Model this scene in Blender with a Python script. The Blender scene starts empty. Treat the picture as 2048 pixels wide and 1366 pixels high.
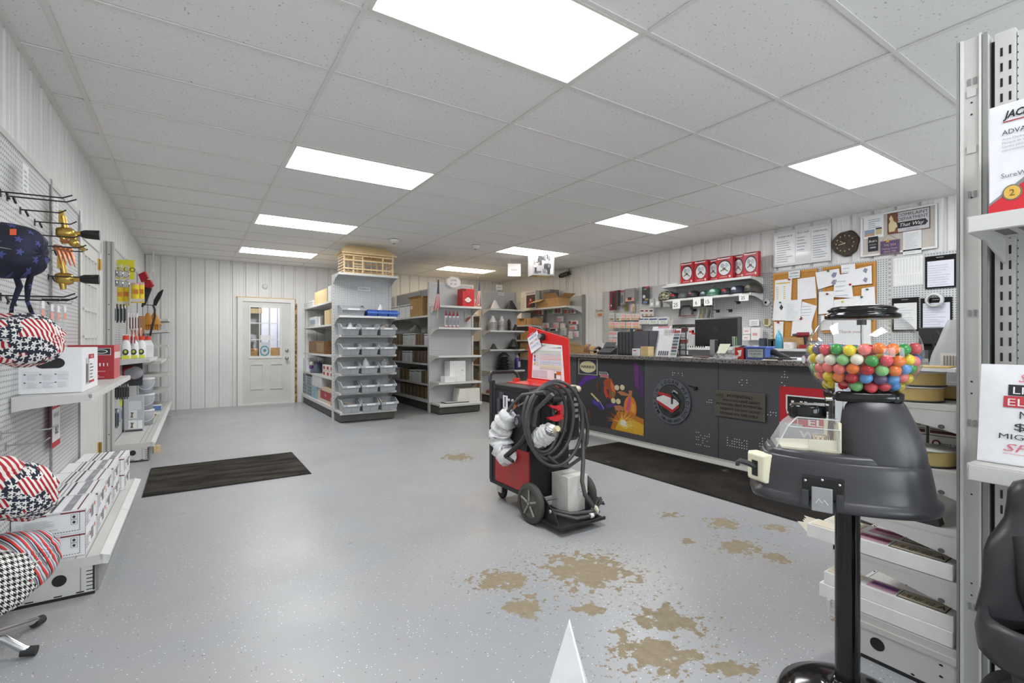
import bpy, math, random
from math import sin, cos, pi, radians as R_
from mathutils import Vector, Matrix
rnd = random.Random(11)
SC = bpy.context.scene
C = SC.collection
V = Vector
F, CX, CY, YAW, H = 976.0, 1024.0, 683.0, 0.5831, 1.235     # camera: focal in px of the 2048x1366 frame, eye height
cs, sn = cos(YAW), sin(YAW)
def ray(px, py):
    u = (px-CX)/F
    return V((cs*u+sn, -sn*u+cs, (CY-py)/F))
def onX(px, py, X):
    d = ray(px, py); t = X/d.x; return V((X, t*d.y, H+t*d.z))
def onY(px, py, Y):
    d = ray(px, py); t = Y/d.y; return V((t*d.x, Y, H+t*d.z))
def onZ(px, py, Z):
    d = ray(px, py); t = (Z-H)/d.z; return V((t*d.x, t*d.y, Z))
def onT(px, py, t):
    d = ray(px, py); return V((t*d.x, t*d.y, H+t*d.z))
CEIL, BACK, RW = 2.765, 10.70, 6.67
def LW(y): return -0.79+0.0112*y                                  # the left wall is a touch out of square
# ------------------------------------------------------------------ materials
def lin(c):
    return tuple(((x/12.92) if x <= .04045 else ((x+.055)/1.055)**2.4) for x in c)
def hexc(h):
    h = h.lstrip('#'); h = h if len(h) == 6 else ''.join(c*2 for c in h); return lin([int(h[i:i+2], 16)/255 for i in (0, 2, 4)])
MC = {}
class NT:
    def __init__(s, name):
        s.m = bpy.data.materials.new(name); s.m.use_nodes = True
        s.t = s.m.node_tree; s.t.nodes.clear()
        s.out = s.t.nodes.new('ShaderNodeOutputMaterial')
    def n(s, ty, **kw):
        nd = s.t.nodes.new('ShaderNode'+ty)
        for k, v in kw.items():
            if k in nd.inputs: nd.inputs[k].default_value = v
            else: setattr(nd, k, v)
        return nd
    def l(s, a, b): s.t.links.new(a, b)
    def math(s, op, a, b=None, c=None, clamp=False):
        nd = s.t.nodes.new('ShaderNodeMath'); nd.operation = op; nd.use_clamp = clamp
        for i, x in enumerate((a, b, c)):
            if x is None: continue
            if isinstance(x, (int, float)): nd.inputs[i].default_value = x
            else: s.l(x, nd.inputs[i])
        return nd.outputs[0]
    def mix(s, f, a, b, mode='MIX'):
        nd = s.t.nodes.new('ShaderNodeMix'); nd.data_type = 'RGBA'; nd.blend_type = mode
        for i, x in ((0, f), (6, a), (7, b)):
            if isinstance(x, (int, float)): nd.inputs[i].default_value = x
            elif isinstance(x, tuple): nd.inputs[i].default_value = (*x, 1) if len(x) == 3 else x
            else: s.l(x, nd.inputs[i])
        return nd.outputs[2]
    def obj(s): return s.n('TexCoord').outputs['Object']
    def pos(s): return s.n('NewGeometry').outputs['Position']
    def noise(s, scale, vec=None, detail=2.0, rough=.5):
        nd = s.n('TexNoise', Scale=scale, Detail=detail, Roughness=rough)
        if vec: s.l(vec, nd.inputs['Vector'])
        return nd.outputs['Fac']
    def map(s, x, a, b, c=0., d=1.):
        nd = s.n('MapRange'); s.l(x, nd.inputs[0])
        for i, v in enumerate((a, b, c, d)): nd.inputs[i+1].default_value = v
        return nd.outputs[0]
    def bsdf(s, col, rough=.5, metal=0., spec=.5, **kw):
        b = s.n('BsdfPrincipled')
        for nm, v in (('Base Color', col), ('Roughness', rough), ('Metallic', metal), ('Specular IOR Level', spec)):
            if isinstance(v, tuple): b.inputs[nm].default_value = (*v, 1)
            elif isinstance(v, (int, float)): b.inputs[nm].default_value = v
            else: s.l(v, b.inputs[nm])
        for k, v in kw.items(): b.inputs[k.replace('_', ' ')].default_value = v
        s.l(b.outputs[0], s.out.inputs[0]); return b
    def bump(s, b, h, strength=.3, dist=.002):
        nd = s.n('Bump', Strength=strength, Distance=dist); s.l(h, nd.inputs['Height']); s.l(nd.outputs[0], b.inputs['Normal'])
def plain(key, col, rough=.5, metal=0., var=.06, scale=14., spec=.5):
    s = NT(key); f = s.map(s.noise(scale, s.obj(), 3), .3, .7, 1-var, 1+var*.5)
    v = s.n('VectorMath', operation='SCALE'); v.inputs[0].default_value = col; s.l(f, v.inputs['Scale'])
    s.bsdf(v.outputs[0], rough, metal, spec); return s.m
def pegs(key, base, hole, pitch=.0254, r=.14, rough=.45):
    s = NT(key); sx = s.n('SeparateXYZ'); s.l(s.pos(), sx.inputs[0])
    a = s.math('FRACT', s.math('MULTIPLY', s.math('ADD', sx.outputs[0], sx.outputs[1]), 1/pitch))
    b = s.math('FRACT', s.math('MULTIPLY', sx.outputs[2], 1/pitch))
    a = s.math('SUBTRACT', a, .5); b = s.math('SUBTRACT', b, .5)
    d = s.math('SQRT', s.math('ADD', s.math('MULTIPLY', a, a), s.math('MULTIPLY', b, b)))
    k = s.math('LESS_THAN', d, r)
    base2 = s.mix(s.map(s.noise(3, s.pos()), .3, .7, 0, .12), base, tuple(c*.8 for c in base))
    s.bsdf(s.mix(k, base2, hole), rough); return s.m
def two_noise(key, a, b, scale, lo, hi, rough=.6, detail=4., stretch=(1, 1, 1), bump=0., spec=.5):
    s = NT(key); mp = s.n('Mapping'); mp.inputs['Scale'].default_value = stretch; s.l(s.obj(), mp.inputs[0])
    nz = s.noise(scale, mp.outputs[0], detail)
    b_ = s.bsdf(s.mix(s.map(nz, lo, hi), a, b), rough, 0., spec)
    if bump: s.bump(b_, nz, bump, .004)
    return s.m
def star_mask(s, vec2, scale, size):
    vo = s.n('TexVoronoi', voronoi_dimensions='2D', Scale=scale); vo.inputs['Randomness'].default_value = .55; s.l(vec2, vo.inputs['Vector'])
    sub = s.n('VectorMath', operation='SUBTRACT'); s.l(vec2, sub.inputs[0]); s.l(vo.outputs['Position'], sub.inputs[1])
    q = s.n('SeparateXYZ'); s.l(sub.outputs[0], q.inputs[0])
    an = s.math('ARCTAN2', q.outputs[1], q.outputs[0]); m = s.math('SUBTRACT', s.math('MODULO', s.math('ADD', an, 20.), 1.2566), .6283)
    r = s.math('SQRT', s.math('ADD', s.math('MULTIPLY', q.outputs[0], q.outputs[0]), s.math('MULTIPLY', q.outputs[1], q.outputs[1])))
    lim = s.math('MULTIPLY', s.math('ADD', s.math('MULTIPLY', s.math('ABSOLUTE', m), 1.0), .30), size)
    return s.math('LESS_THAN', r, lim)
def flat2(s, ang=.3):
    q = s.n('SeparateXYZ'); s.l(s.obj(), q.inputs[0]); c = s.n('CombineXYZ')
    s.l(s.math('ADD', q.outputs[0], s.math('MULTIPLY', q.outputs[1], .6)), c.inputs[0]); s.l(s.math('ADD', q.outputs[2], s.math('MULTIPLY', q.outputs[1], ang)), c.inputs[1])
    return c.outputs[0]
def stripes_of(s, vec, freq, cols):
    """cols: [(end fraction, colour)] repeated along vec.x+y"""
    q = s.n('SeparateXYZ'); s.l(vec, q.inputs[0])
    f = s.math('FRACT', s.math('MULTIPLY', s.math('ADD', q.outputs[0], s.math('MULTIPLY', q.outputs[1], .45)), freq))
    c = cols[-1][1]
    for e, col in reversed(cols[:-1]): c = s.mix(s.math('LESS_THAN', f, e), c, col)
    return c
def special(key):
    if key == 'flagcloth' or key == 'flagcloth2':
        s = NT(key); v = flat2(s, .3 if key == 'flagcloth' else -.5)
        st = s.mix(star_mask(s, v, 44, .0130), hexc('#25283a'), hexc('#e8e6e2'))
        sr = stripes_of(s, v, 52 if key == 'flagcloth' else 58, [(.5, hexc('#a81e2a')), (1, hexc('#e9e4de'))])
        k = s.math('GREATER_THAN', s.noise(13, s.obj(), 1), .52)
        s.bsdf(s.mix(k, st, sr), .8); return s.m
    if key == 'navystars':
        s = NT(key); v = flat2(s); k = star_mask(s, v, 17, .016)
        c = s.mix(s.map(s.noise(9, s.obj()), .4, .65), hexc('#171a28'), hexc('#222540'))
        s.bsdf(s.mix(k, c, hexc('#474c88')), .75); return s.m
    if key == 'redstripecloth':
        s = NT(key); v = flat2(s, .1)
        s.bsdf(stripes_of(s, v, 40, [(.5, hexc('#b02a33')), (1, hexc('#e9e2da'))]), .8); return s.m
    if key == 'stripecloth':
        s = NT(key); v = flat2(s, .1); w, b, g, r, k = hexc('#c9d0de'), hexc('#27303f'), hexc('#8d8987'), hexc('#d2392c'), hexc('#20242c')
        s.bsdf(stripes_of(s, v, 15, [(.12, w), (.16, b), (.30, r), (.36, w), (.5, g), (.55, b), (.62, w), (.7, k), (.84, r), (.9, w), (1, g)]), .8); return s.m
    if key == 'houndstooth':
        s = NT(key); v = flat2(s); q = s.n('SeparateXYZ'); s.l(v, q.inputs[0]); fr = 48.
        a = s.math('FRACT', s.math('MULTIPLY', q.outputs[0], fr)); b = s.math('FRACT', s.math('MULTIPLY', q.outputs[1], fr))
        d = s.math('FRACT', s.math('MULTIPLY', s.math('ADD', q.outputs[0], q.outputs[1]), fr*2))
        A = s.math('LESS_THAN', a, .5); B = s.math('LESS_THAN', b, .5); D = s.math('LESS_THAN', d, .5)
        both = s.math('MULTIPLY', A, B); one = s.math('ABSOLUTE', s.math('SUBTRACT', A, B))
        k = s.math('ADD', both, s.math('MULTIPLY', one, D), clamp=True)
        s.bsdf(s.mix(k, hexc('#ebe9e4'), hexc('#1c1b1a')), .8); return s.m
    if key == 'camo':
        s = NT(key); n1 = s.noise(22, s.obj(), 1); c = s.mix(s.math('GREATER_THAN', n1, .5), hexc('#8a8468'), hexc('#46483a'))
        c = s.mix(s.math('GREATER_THAN', s.noise(31, s.obj(), 1), .6), c, hexc('#c8c2ae')); s.bsdf(c, .85); return s.m
    if key == 'glass':
        s = NT(key); t = s.n('BsdfTransparent', Color=(.96, .97, .97, 1)); g = s.n('BsdfGlossy', Roughness=.03)
        lw_ = s.n('LayerWeight', Blend=.5); fr = s.math('ADD', s.math('MULTIPLY', s.math('POWER', lw_.outputs['Facing'], 3.), .6), .06); mx = s.n('MixShader'); s.l(fr, mx.inputs[0]); s.l(t.outputs[0], mx.inputs[1]); s.l(g.outputs[0], mx.inputs[2]); s.l(mx.outputs[0], s.out.inputs[0]); return s.m
    if key == 'covershell':
        s = NT(key); t = s.n('BsdfTransparent', Color=(.95, .95, .95, 1)); g = s.n('BsdfPrincipled', Roughness=.06); g.inputs['Base Color'].default_value = (.82, .82, .82, 1)
        lw_ = s.n('LayerWeight', Blend=.5); f_ = s.math('ADD', s.math('MULTIPLY', s.math('POWER', lw_.outputs['Facing'], 3.), .6), .13); mx = s.n('MixShader'); s.l(f_, mx.inputs[0]); s.l(t.outputs[0], mx.inputs[1]); s.l(g.outputs[0], mx.inputs[2]); s.l(mx.outputs[0], s.out.inputs[0]); return s.m  # white mixed in to paint the haze on the clear cover
    if key == 'plasticfilm':
        s = NT(key); t = s.n('BsdfTransparent', Color=(.95, .95, .95, 1)); g = s.n('BsdfPrincipled', Roughness=.2); g.inputs['Base Color'].default_value = (.8, .8, .8, 1)
        nz = s.map(s.noise(30, s.obj(), 3), .35, .7, .10, .5); mx = s.n('MixShader'); s.l(nz, mx.inputs[0]); s.l(t.outputs[0], mx.inputs[1]); s.l(g.outputs[0], mx.inputs[2]); s.l(mx.outputs[0], s.out.inputs[0]); return s.m
    if key == 'milky':
        s = NT(key); t = s.n('BsdfTransparent', Color=(.92, .92, .92, 1)); g = s.n('BsdfPrincipled', Roughness=.3); g.inputs['Base Color'].default_value = (.74, .76, .78, 1)
        mx = s.n('MixShader'); mx.inputs[0].default_value = .6; s.l(t.outputs[0], mx.inputs[1]); s.l(g.outputs[0], mx.inputs[2]); s.l(mx.outputs[0], s.out.inputs[0]); return s.m
    if key == 'granite':
        s = NT(key); n1 = s.noise(160, s.obj(), 2); c = s.mix(s.map(n1, .42, .58), hexc('#4a4746'), hexc('#98938f')); n2 = s.noise(60, s.obj(), 2)
        c = s.mix(s.map(n2, .55, .62), c, hexc('#3c3a39')); s.bsdf(c, .25); return s.m
    if key == 'mat':
        s = NT(key); mp = s.n('Mapping'); mp.inputs['Scale'].default_value = (1, 4, 1); s.l(s.obj(), mp.inputs[0])
        n1 = s.noise(2.2, mp.outputs[0], 5); n2 = s.noise(260, s.obj(), 2); c = s.mix(s.map(n1, .4, .68), hexc('#35332f'), hexc('#5b564e'))
        c = s.mix(s.map(n2, .35, .65), s.mix(.62, c, (0, 0, 0)), c); b = s.bsdf(c, .95, 0., .1); s.bump(b, n2, .8, .004); return s.m
    if key == 'matwide':
        s = NT(key); n1 = s.noise(2.5, s.obj(), 5); n2 = s.noise(170, s.obj(), 3); c = s.mix(s.map(n1, .4, .7), hexc('#33302d'), hexc('#4b4640'))
        c = s.mix(s.map(n2, .4, .62), s.mix(.7, c, (0, 0, 0)), c); c = s.mix(s.map(s.noise(4.5, s.obj(), 4), .66, .74, 0, .55), c, hexc('#8d8470')); b = s.bsdf(c, .95, 0., .1); s.bump(b, n2, .8, .004); return s.m
    if key == 'redscreen':
        s = NT(key); q = s.n('SeparateXYZ'); s.l(s.pos(), q.inputs[0]); a = s.math('FRACT', s.math('MULTIPLY', q.outputs[1], 400)); b = s.math('FRACT', s.math('MULTIPLY', q.outputs[2], 400))
        k = s.math('LESS_THAN', s.math('MINIMUM', a, b), .3); s.bsdf(s.mix(k, hexc('#c02630'), hexc('#d96a6a')), .35); return s.m
    if key == 'woodpale': return two_noise(key, hexc('#d8b988'), hexc('#e8d0a4'), 30, .3, .7, .6, 3, (1, 1, .15))
    if key == 'bark': return two_noise(key, hexc('#2b2119'), hexc('#4b3a2c'), 25, .3, .7, .35, 5, bump=.4)
    if key == 'roughwood': return two_noise(key, hexc('#6a5338'), hexc('#c0a578'), 26, .4, .6, .9, 3)
    if key == 'card': return two_noise(key, hexc('#b08a58'), hexc('#c19a68'), 18, .3, .7, .8)
    if key == 'cardlight': return two_noise(key, hexc('#cbb07c'), hexc('#d8c094'), 18, .3, .7, .8)
    if key == 'cardred': return two_noise(key, hexc('#7c5a3c'), hexc('#97714c'), 18, .3, .7, .8)
    if key == 'cork': return two_noise(key, hexc('#b07a34'), hexc('#c8924a'), 90, .35, .65, .9)
    if key == 'brass': return plain(key, hexc('#c9a85a'), .28, .9)
    if key == 'chrome': return plain(key, hexc('#c9cacc'), .16, 1., .05)
    if key == 'steel': return plain(key, hexc('#b4b5b6'), .35, .8, .08)
    if key == 'copper': return plain(key, hexc('#c07a58'), .3, .9)
    if key == 'fix': return plain(key, hexc('#c9c8c4'), .42, 0, .05, 3)
    if key == 'fixdark': return plain(key, hexc('#8f8f8d'), .45, 0, .05, 3)
    if key == 'rail': return plain(key, hexc('#d6d6d3'), .4, 0, .05, 8)
    if key == 'kick': return plain(key, hexc('#4a4843'), .5, 0, .15, 5)
    if key == 'peg': return pegs(key, hexc('#c9caca'), hexc('#4e4f54'), .0254, .2)
    if key == 'pegnear': return pegs(key, hexc('#c6c7c6'), hexc('#26262a'), .0254, .13)
    if key == 'peggrey': return pegs(key, hexc('#b2b4b5'), hexc('#5a5b5f'))
    if key == 'pegblack': return pegs(key, hexc('#545457'), hexc('#343436'), .0254, .13, .4)
    if key == 'black': return plain(key, hexc('#1d1d1e'), .4)
    if key == 'blackgloss': return plain(key, hexc('#111112'), .12, 0, .02)
    if key == 'rubber': return plain(key, hexc('#2a2a2a'), .7, 0, .15, 30)
    if key == 'cable': return plain(key, hexc('#484848'), .38, 0, .05)
    if key == 'charcoal':
        s = NT(key); n2 = s.noise(420, s.obj(), 2); b = s.bsdf(s.mix(s.map(s.noise(5, s.obj()), .3, .7), hexc('#37373a'), hexc('#404044')), .30, 0., .5); s.bump(b, n2, .25, .001); return s.m
    if key == 'darkmould': return plain(key, hexc('#2e2e30'), .4, 0, .08, 6)
    if key == 'wheelrubber': return plain(key, hexc('#43423f'), .65, 0, .12, 30)
    if key == 'cream': return plain(key, hexc('#e8e3c8'), .4)
    if key == 'paper': return plain(key, hexc('#e9e9ea'), .7, 0, .03)
    if key == 'binplastic': return plain(key, hexc('#a9acb0'), .4, 0, .06)
    if key == 'binblue': return plain(key, hexc('#4a74c8'), .4, 0, .06)
    if key == 'weldred': return two_noise(key, hexc('#b32a2c'), hexc('#a63c38'), 5, .4, .7, .4)
    if key == 'red': return plain(key, hexc('#d0211f'), .35, 0, .04)
    if key == 'plasticwrap': return two_noise(key, hexc('#dcdcde'), hexc('#f0f0f0'), 40, .35, .65, .3, 4, bump=.5)
    if key == 'doorpaint': return two_noise(key, hexc('#cfd0ca'), hexc('#d8d9d4'), 4, .3, .7, .4)
    if key == 'trimwhite': return plain(key, hexc('#e4e2dc'), .45, 0, .04, 4)
    if key == 'tee': return plain(key, hexc('#e4e2de'), .5, 0, .02, 4)
    return None
def M(key):
    if key in MC: return MC[key]
    m = special(key)
    if m is None:
        assert key[0] == '#', key
        col, *r = key.split(':')
        m = plain('paint_'+col[1:]+('_'+r[0] if r else ''), hexc(col), float(r[0]) if r else .5, float(r[1]) if len(r) > 1 else 0.)
    MC[key] = m; return m
# ------------------------------------------------------------------ mesh builder
TX = {}
def text2d(s, shear=0., font_w=0.):
    k = (s, shear, font_w)
    if k in TX: return TX[k]
    cu = bpy.data.curves.new('t', 'FONT'); cu.body = s; cu.size = 1.; cu.resolution_u = 2; cu.shear = shear; cu.offset = font_w
    ob = bpy.data.objects.new('t', cu); me = ob.to_mesh()
    vs = [(v.co.x, v.co.y) for v in me.vertices]; fs = [tuple(p.vertices) for p in me.polygons]
    ob.to_mesh_clear(); bpy.data.objects.remove(ob); bpy.data.curves.remove(cu)
    if vs:
        x0 = min(v[0] for v in vs); x1 = max(v[0] for v in vs); y0 = min(v[1] for v in vs); y1 = max(v[1] for v in vs)
    else: x0 = x1 = y0 = y1 = 0
    TX[k] = (vs, fs, x0, x1, y0, y1); return TX[k]
NX, NY, PX, PY = (V((0, -1, 0)), V((0, 0, 1)), V((-1, 0, 0))), (V((1, 0, 0)), V((0, 0, 1)), V((0, -1, 0))), (V((0, 1, 0)), V((0, 0, 1)), V((1, 0, 0))), (V((-1, 0, 0)), V((0, 0, 1)), V((0, 1, 0)))
UP = (V((1, 0, 0)), V((0, 1, 0)), V((0, 0, 1)))
class MB:
    def __init__(s, T=None):
        s.v, s.f, s.m, s.sm = [], [], [], []; s.T = T or Matrix.Identity(4); s.keys = []
    def mi(s, k):
        if k not in s.keys: s.keys.append(k)
        return s.keys.index(k)
    def add(s, vs, fs, m, smooth=False):
        b = len(s.v); s.v += [s.T @ V(p) for p in vs]; k = s.mi(m)
        flip = s.T.determinant() < 0
        for f in fs:
            f = tuple(b+i for i in f); s.f.append(f[::-1] if flip else f); s.m.append(k); s.sm.append(smooth)
        return s
    def box(s, x0, y0, z0, x1, y1, z1, m, mf=None):
        if x0 > x1: x0, x1 = x1, x0
        if y0 > y1: y0, y1 = y1, y0
        if z0 > z1: z0, z1 = z1, z0
        vs = [(x0, y0, z0), (x1, y0, z0), (x1, y1, z0), (x0, y1, z0), (x0, y0, z1), (x1, y0, z1), (x1, y1, z1), (x0, y1, z1)]
        fs = {'-z': (0, 3, 2, 1), '+z': (4, 5, 6, 7), '-y': (0, 1, 5, 4), '+x': (1, 2, 6, 5), '+y': (2, 3, 7, 6), '-x': (3, 0, 4, 7)}
        for k, f in fs.items(): s.add([vs[i] for i in f], [(0, 1, 2, 3)], (mf or {}).get(k, m))
        return s
    def cbox(s, c, sz, m, mf=None, skip=None):
        return s.box(c[0]-sz[0]/2, c[1]-sz[1]/2, c[2]-sz[2]/2, c[0]+sz[0]/2, c[1]+sz[1]/2, c[2]+sz[2]/2, m, mf)
    def prism(s, pts, z0, z1, m, mt=None):
        """pts: 2d polygon (x,y) ccw, extruded z0..z1 in local frame"""
        n = len(pts); vs = [(p[0], p[1], z0) for p in pts]+[(p[0], p[1], z1) for p in pts]
        s.add(vs, [tuple(range(n-1, -1, -1))], m); s.add(vs, [tuple(range(n, 2*n))], mt or m)
        return s.add(vs, [(i, (i+1) % n, n+(i+1) % n, n+i) for i in range(n)], m)
    def quad(s, a, b, c, d, m): return s.add([a, b, c, d], [(0, 1, 2, 3)], m)
    def tube(s, pts, r, m, n=8, caps=True, closed=False):
        pts = [V(p) for p in pts]; rs = r if isinstance(r, (list, tuple)) else [r]*len(pts); vs, fs = [], []
        N = len(pts); up = None
        for i, p in enumerate(pts):
            if closed: d = pts[(i+1) % N]-pts[i-1]
            else: d = pts[min(i+1, N-1)]-pts[max(i-1, 0)]
            d = d.normalized() if d.length > 1e-9 else V((0, 0, 1))
            if up is None:
                up = V((0, 0, 1)) if abs(d.z) < .9 else V((1, 0, 0))
            up = (up-d*up.dot(d)); up = up.normalized() if up.length > 1e-6 else d.orthogonal().normalized()
            w = d.cross(up)
            for k in range(n):
                a = 2*pi*k/n; vs.append(p+(up*cos(a)+w*sin(a))*rs[i])
        for i in range(N if closed else N-1):
            j = (i+1) % N
            for k in range(n):
                k2 = (k+1) % n; fs.append((i*n+k, i*n+k2, j*n+k2, j*n+k))
        s.add(vs, fs, m, True)
        if caps and not closed:
            s.add(vs[:n], [tuple(range(n-1, -1, -1))], m); s.add(vs[-n:], [tuple(range(n))], m)
        return s
    def cyl(s, p0, p1, r0, m, r1=None, n=16):
        return s.tube([p0, p1], [r0, r0 if r1 is None else r1], m, n)
    def lathe(s, prof, c, m, n=24, axis='z', sx=1., sy=1., caps=True):
        vs, fs = [], []
        for r, z in prof:
            for k in range(n):
                a = 2*pi*k/n; p = (r*cos(a)*sx, r*sin(a)*sy, z)
                if axis == 'x': p = (p[2], p[0], p[1])
                elif axis == 'y': p = (p[1], p[2], p[0])
                vs.append((p[0]+c[0], p[1]+c[1], p[2]+c[2]))
        for i in range(len(prof)-1):
            for k in range(n):
                k2 = (k+1) % n; fs.append((i*n+k, i*n+k2, (i+1)*n+k2, (i+1)*n+k))
        s.add(vs, fs, m, True)
        if not caps or prof[0] == prof[-1]: return s
        if prof[0][0] > 1e-6: s.add(vs[:n], [tuple(range(n-1, -1, -1))], m)
        if prof[-1][0] > 1e-6: s.add(vs[-n:], [tuple(range(n))], m)
        return s
    def ball(s, c, r, m, n=12, k=7, sc=(1, 1, 1)):
        pr = [(r*sin(pi*i/k), -r*cos(pi*i/k)) for i in range(k+1)]
        b = len(s.v); T = s.T; s.T = T @ Matrix.Translation(c) @ Matrix.Diagonal((*sc, 1)); s.lathe(pr, (0, 0, 0), m, n); s.T = T; return s
    def loft(s, rings, m, smooth=True, caps=True, closed=True):
        n = len(rings[0]); vs = [p for r in rings for p in r]; fs = []
        for i in range(len(rings)-1):
            for k in range(n if closed else n-1):
                k2 = (k+1) % n; fs.append((i*n+k, i*n+k2, (i+1)*n+k2, (i+1)*n+k))
        s.add(vs, fs, m, smooth)
        if caps: s.add(rings[0], [tuple(range(n-1, -1, -1))], m); s.add(rings[-1], [tuple(range(n))], m)
        return s
    def decal(s, o, fr, x, y, w, h, m, e=.0012):
        """rectangle in the frame fr=(right,up,normal) at o; x,y lower-left"""
        r, u, n = fr; o = V(o)+n*e
        return s.quad(o+r*x+u*y, o+r*(x+w)+u*y, o+r*(x+w)+u*(y+h), o+r*x+u*(y+h), m)
    def poly(s, o, fr, pts, m, e=.0015):
        r, u, n = fr; o = V(o)+n*(e+.00003*(len(s.f) % 60))
        return s.add([o+r*p[0]+u*p[1] for p in pts], [tuple(range(len(pts)))], m)
    def disc(s, o, fr, x, y, rx, ry, m, e=.0018, n=28):
        return s.poly(o, fr, [(x+rx*cos(2*pi*k/n), y+ry*sin(2*pi*k/n)) for k in range(n)], m, e)
    def text(s, t, o, fr, x, y, h, m, align='c', e=.003, w=None, shear=0., bold=0., cap=.72):
        """text of cap height h; x,y = anchor of baseline (c/l); w squeezes to that width"""
        vs, fs, x0, x1, y0, y1 = text2d(t, shear, bold)
        if not vs: return s
        k = h/cap; kx = (w/(x1-x0)) if w else k
        ox = x-(x0*kx if align == 'l' else (x0+x1)/2*kx)
        r, u, n = fr; o = V(o)+n*e
        return s.add([o+r*(ox+p[0]*kx)+u*(y+p[1]*k) for p in vs], fs, m)
    def lines(s, o, fr, x, y, w, h, n, m, e=.002, th=.3, seed=1):
        """print lines: n grey lines filling the rectangle"""
        q = random.Random(seed)
        for i in range(n):
            yy = y+h-(i+1)*h/n; s.decal(o, fr, x, yy, w*q.uniform(.55, 1.), h/n*th, m, e)
        return s
    def build(s, name, parent=None, world=False, bevel=0., smooth_all=False, sub=0, solid=0., rm=False):
        me = bpy.data.meshes.new(name); off = V((0, 0, 0))
        if world and parent is not None:
            p = parent
            while p is not None: off += p.location; p = p.parent
        me.from_pydata([tuple(v-off) for v in s.v], [], s.f)
        for k in s.keys: me.materials.append(M(k))
        me.polygons.foreach_set('material_index', s.m); me.polygons.foreach_set('use_smooth', [True]*len(s.f) if smooth_all else s.sm)
        me.update()
        o = bpy.data.objects.new(name, me); C.objects.link(o)
        if parent is not None: o.parent = parent
        if bevel:
            wd = o.modifiers.new('w', 'WELD'); wd.merge_threshold = 1e-5
            b = o.modifiers.new('b', 'BEVEL'); b.width = bevel; b.segments = 2; b.limit_method = 'ANGLE'; b.angle_limit = .7
        if sub:
            wd = o.modifiers.new('w', 'WELD'); wd.merge_threshold = 1e-5
            b = o.modifiers.new('s', 'SUBSURF'); b.levels = b.render_levels = sub
        if solid:
            b = o.modifiers.new('so', 'SOLIDIFY'); b.thickness = solid
        return o
def tag(o, label, cat, group=None):
    o['label'] = label; o['category'] = cat
    if group: o['group'] = group
    return o
def thing(name, label, cat, loc=(0, 0, 0), rz=0., group=None):
    o = bpy.data.objects.new(name, None); o.empty_display_size = .05; C.objects.link(o); o.location = loc; o.rotation_euler = (0, 0, rz)
    return tag(o, label, cat, group)
def solo(name, label, cat, mb, loc=(0, 0, 0), rz=0., group=None, **kw):
    o = mb.build(name, **kw); o.location = loc; o.rotation_euler = (0, 0, rz); return tag(o, label, cat, group)
def wsolo(name, label, cat, mb, group=None, **kw):
    """single mesh built in room coordinates: origin moved to its base"""
    xs = [v.x for v in mb.v]; ys = [v.y for v in mb.v]; zs = [v.z for v in mb.v]
    c = V(((min(xs)+max(xs))/2, (min(ys)+max(ys))/2, min(zs)))
    mb.v = [v-c for v in mb.v]; return solo(name, label, cat, mb, c, 0., group, **kw)
def struct(name, mb, parent=None, **kw):
    o = mb.build(name, parent, **kw)
    if parent is None: o['kind'] = 'structure'
    return o
def dup(root, loc=None, rz=None, label=None, group=None, scale=None):
    r = root.copy(); C.objects.link(r)
    if loc is not None: r.location = loc
    if rz is not None: r.rotation_euler = (0, 0, rz)
    if scale is not None: r.scale = scale
    if label: r['label'] = label
    if group: r['group'] = group
    for ch in list(root.children):
        c = ch.copy(); C.objects.link(c); c.parent = r
        for g in list(ch.children):
            d = g.copy(); C.objects.link(d); d.parent = c
    return r
def face(fc, ox, oy, oz=0.):
    """frame: local u along the shelf, v out of the panel, z up"""
    u, v = {'-y': ((-1, 0), (0, -1)), '-x': ((0, 1), (-1, 0)), '+x': ((0, -1), (1, 0)), '+y': ((1, 0), (0, 1))}[fc]
    return Matrix(((u[0], v[0], 0, ox), (u[1], v[1], 0, oy), (0, 0, 1, oz), (0, 0, 0, 1)))
def shelf(root, T, w, d, z, m='fix', name='shelf', lip=.032, brackets=True, rail=True, d0=0., bh=.14):
    """one metal shelf of width w, depth d from the panel, top at z, with angled end brackets and a price rail"""
    b = MB(T); b.box(-w/2, d0, z-.018, w/2, d, z, m); b.box(-w/2, d-.012, z-lip, w/2, d+.002, z+.002, m)
    o = b.build(name, root, True)
    if brackets:
        for sx in (-1, 1):
            q = MB(T); x = sx*(w/2-.004)
            pr = [(d0, z-bh), (d0+.04, z-bh+.01), (d*.55, z-.035-bh*.15), (d, z-lip), (d, z-.002), (d0, z-.002)]
            vs = [(x-.003, p[0], p[1]) for p in pr]+[(x+.003, p[0], p[1]) for p in pr]; n = len(pr)
            q.add(vs, [tuple(range(n)), tuple(range(2*n-1, n-1, -1))]+[(i, i+n, (i+1) % n+n, (i+1) % n) for i in range(n)], m)
            k = q.build('bracket', o, True)
    if rail:
        q = MB(T); q.box(-w/2+.005, d+.002, z-lip+.002, w/2-.005, d+.006, z-.002, 'rail'); q.build('price_rail', o, True)
    return o
ORD = ['first', 'second', 'third', 'fourth', 'fifth', 'sixth', 'seventh', 'eighth', 'ninth', 'tenth', 'eleventh', 'twelfth', 'thirteenth', 'fourteenth']
GREY = '#8a8a8e:.7'
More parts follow.
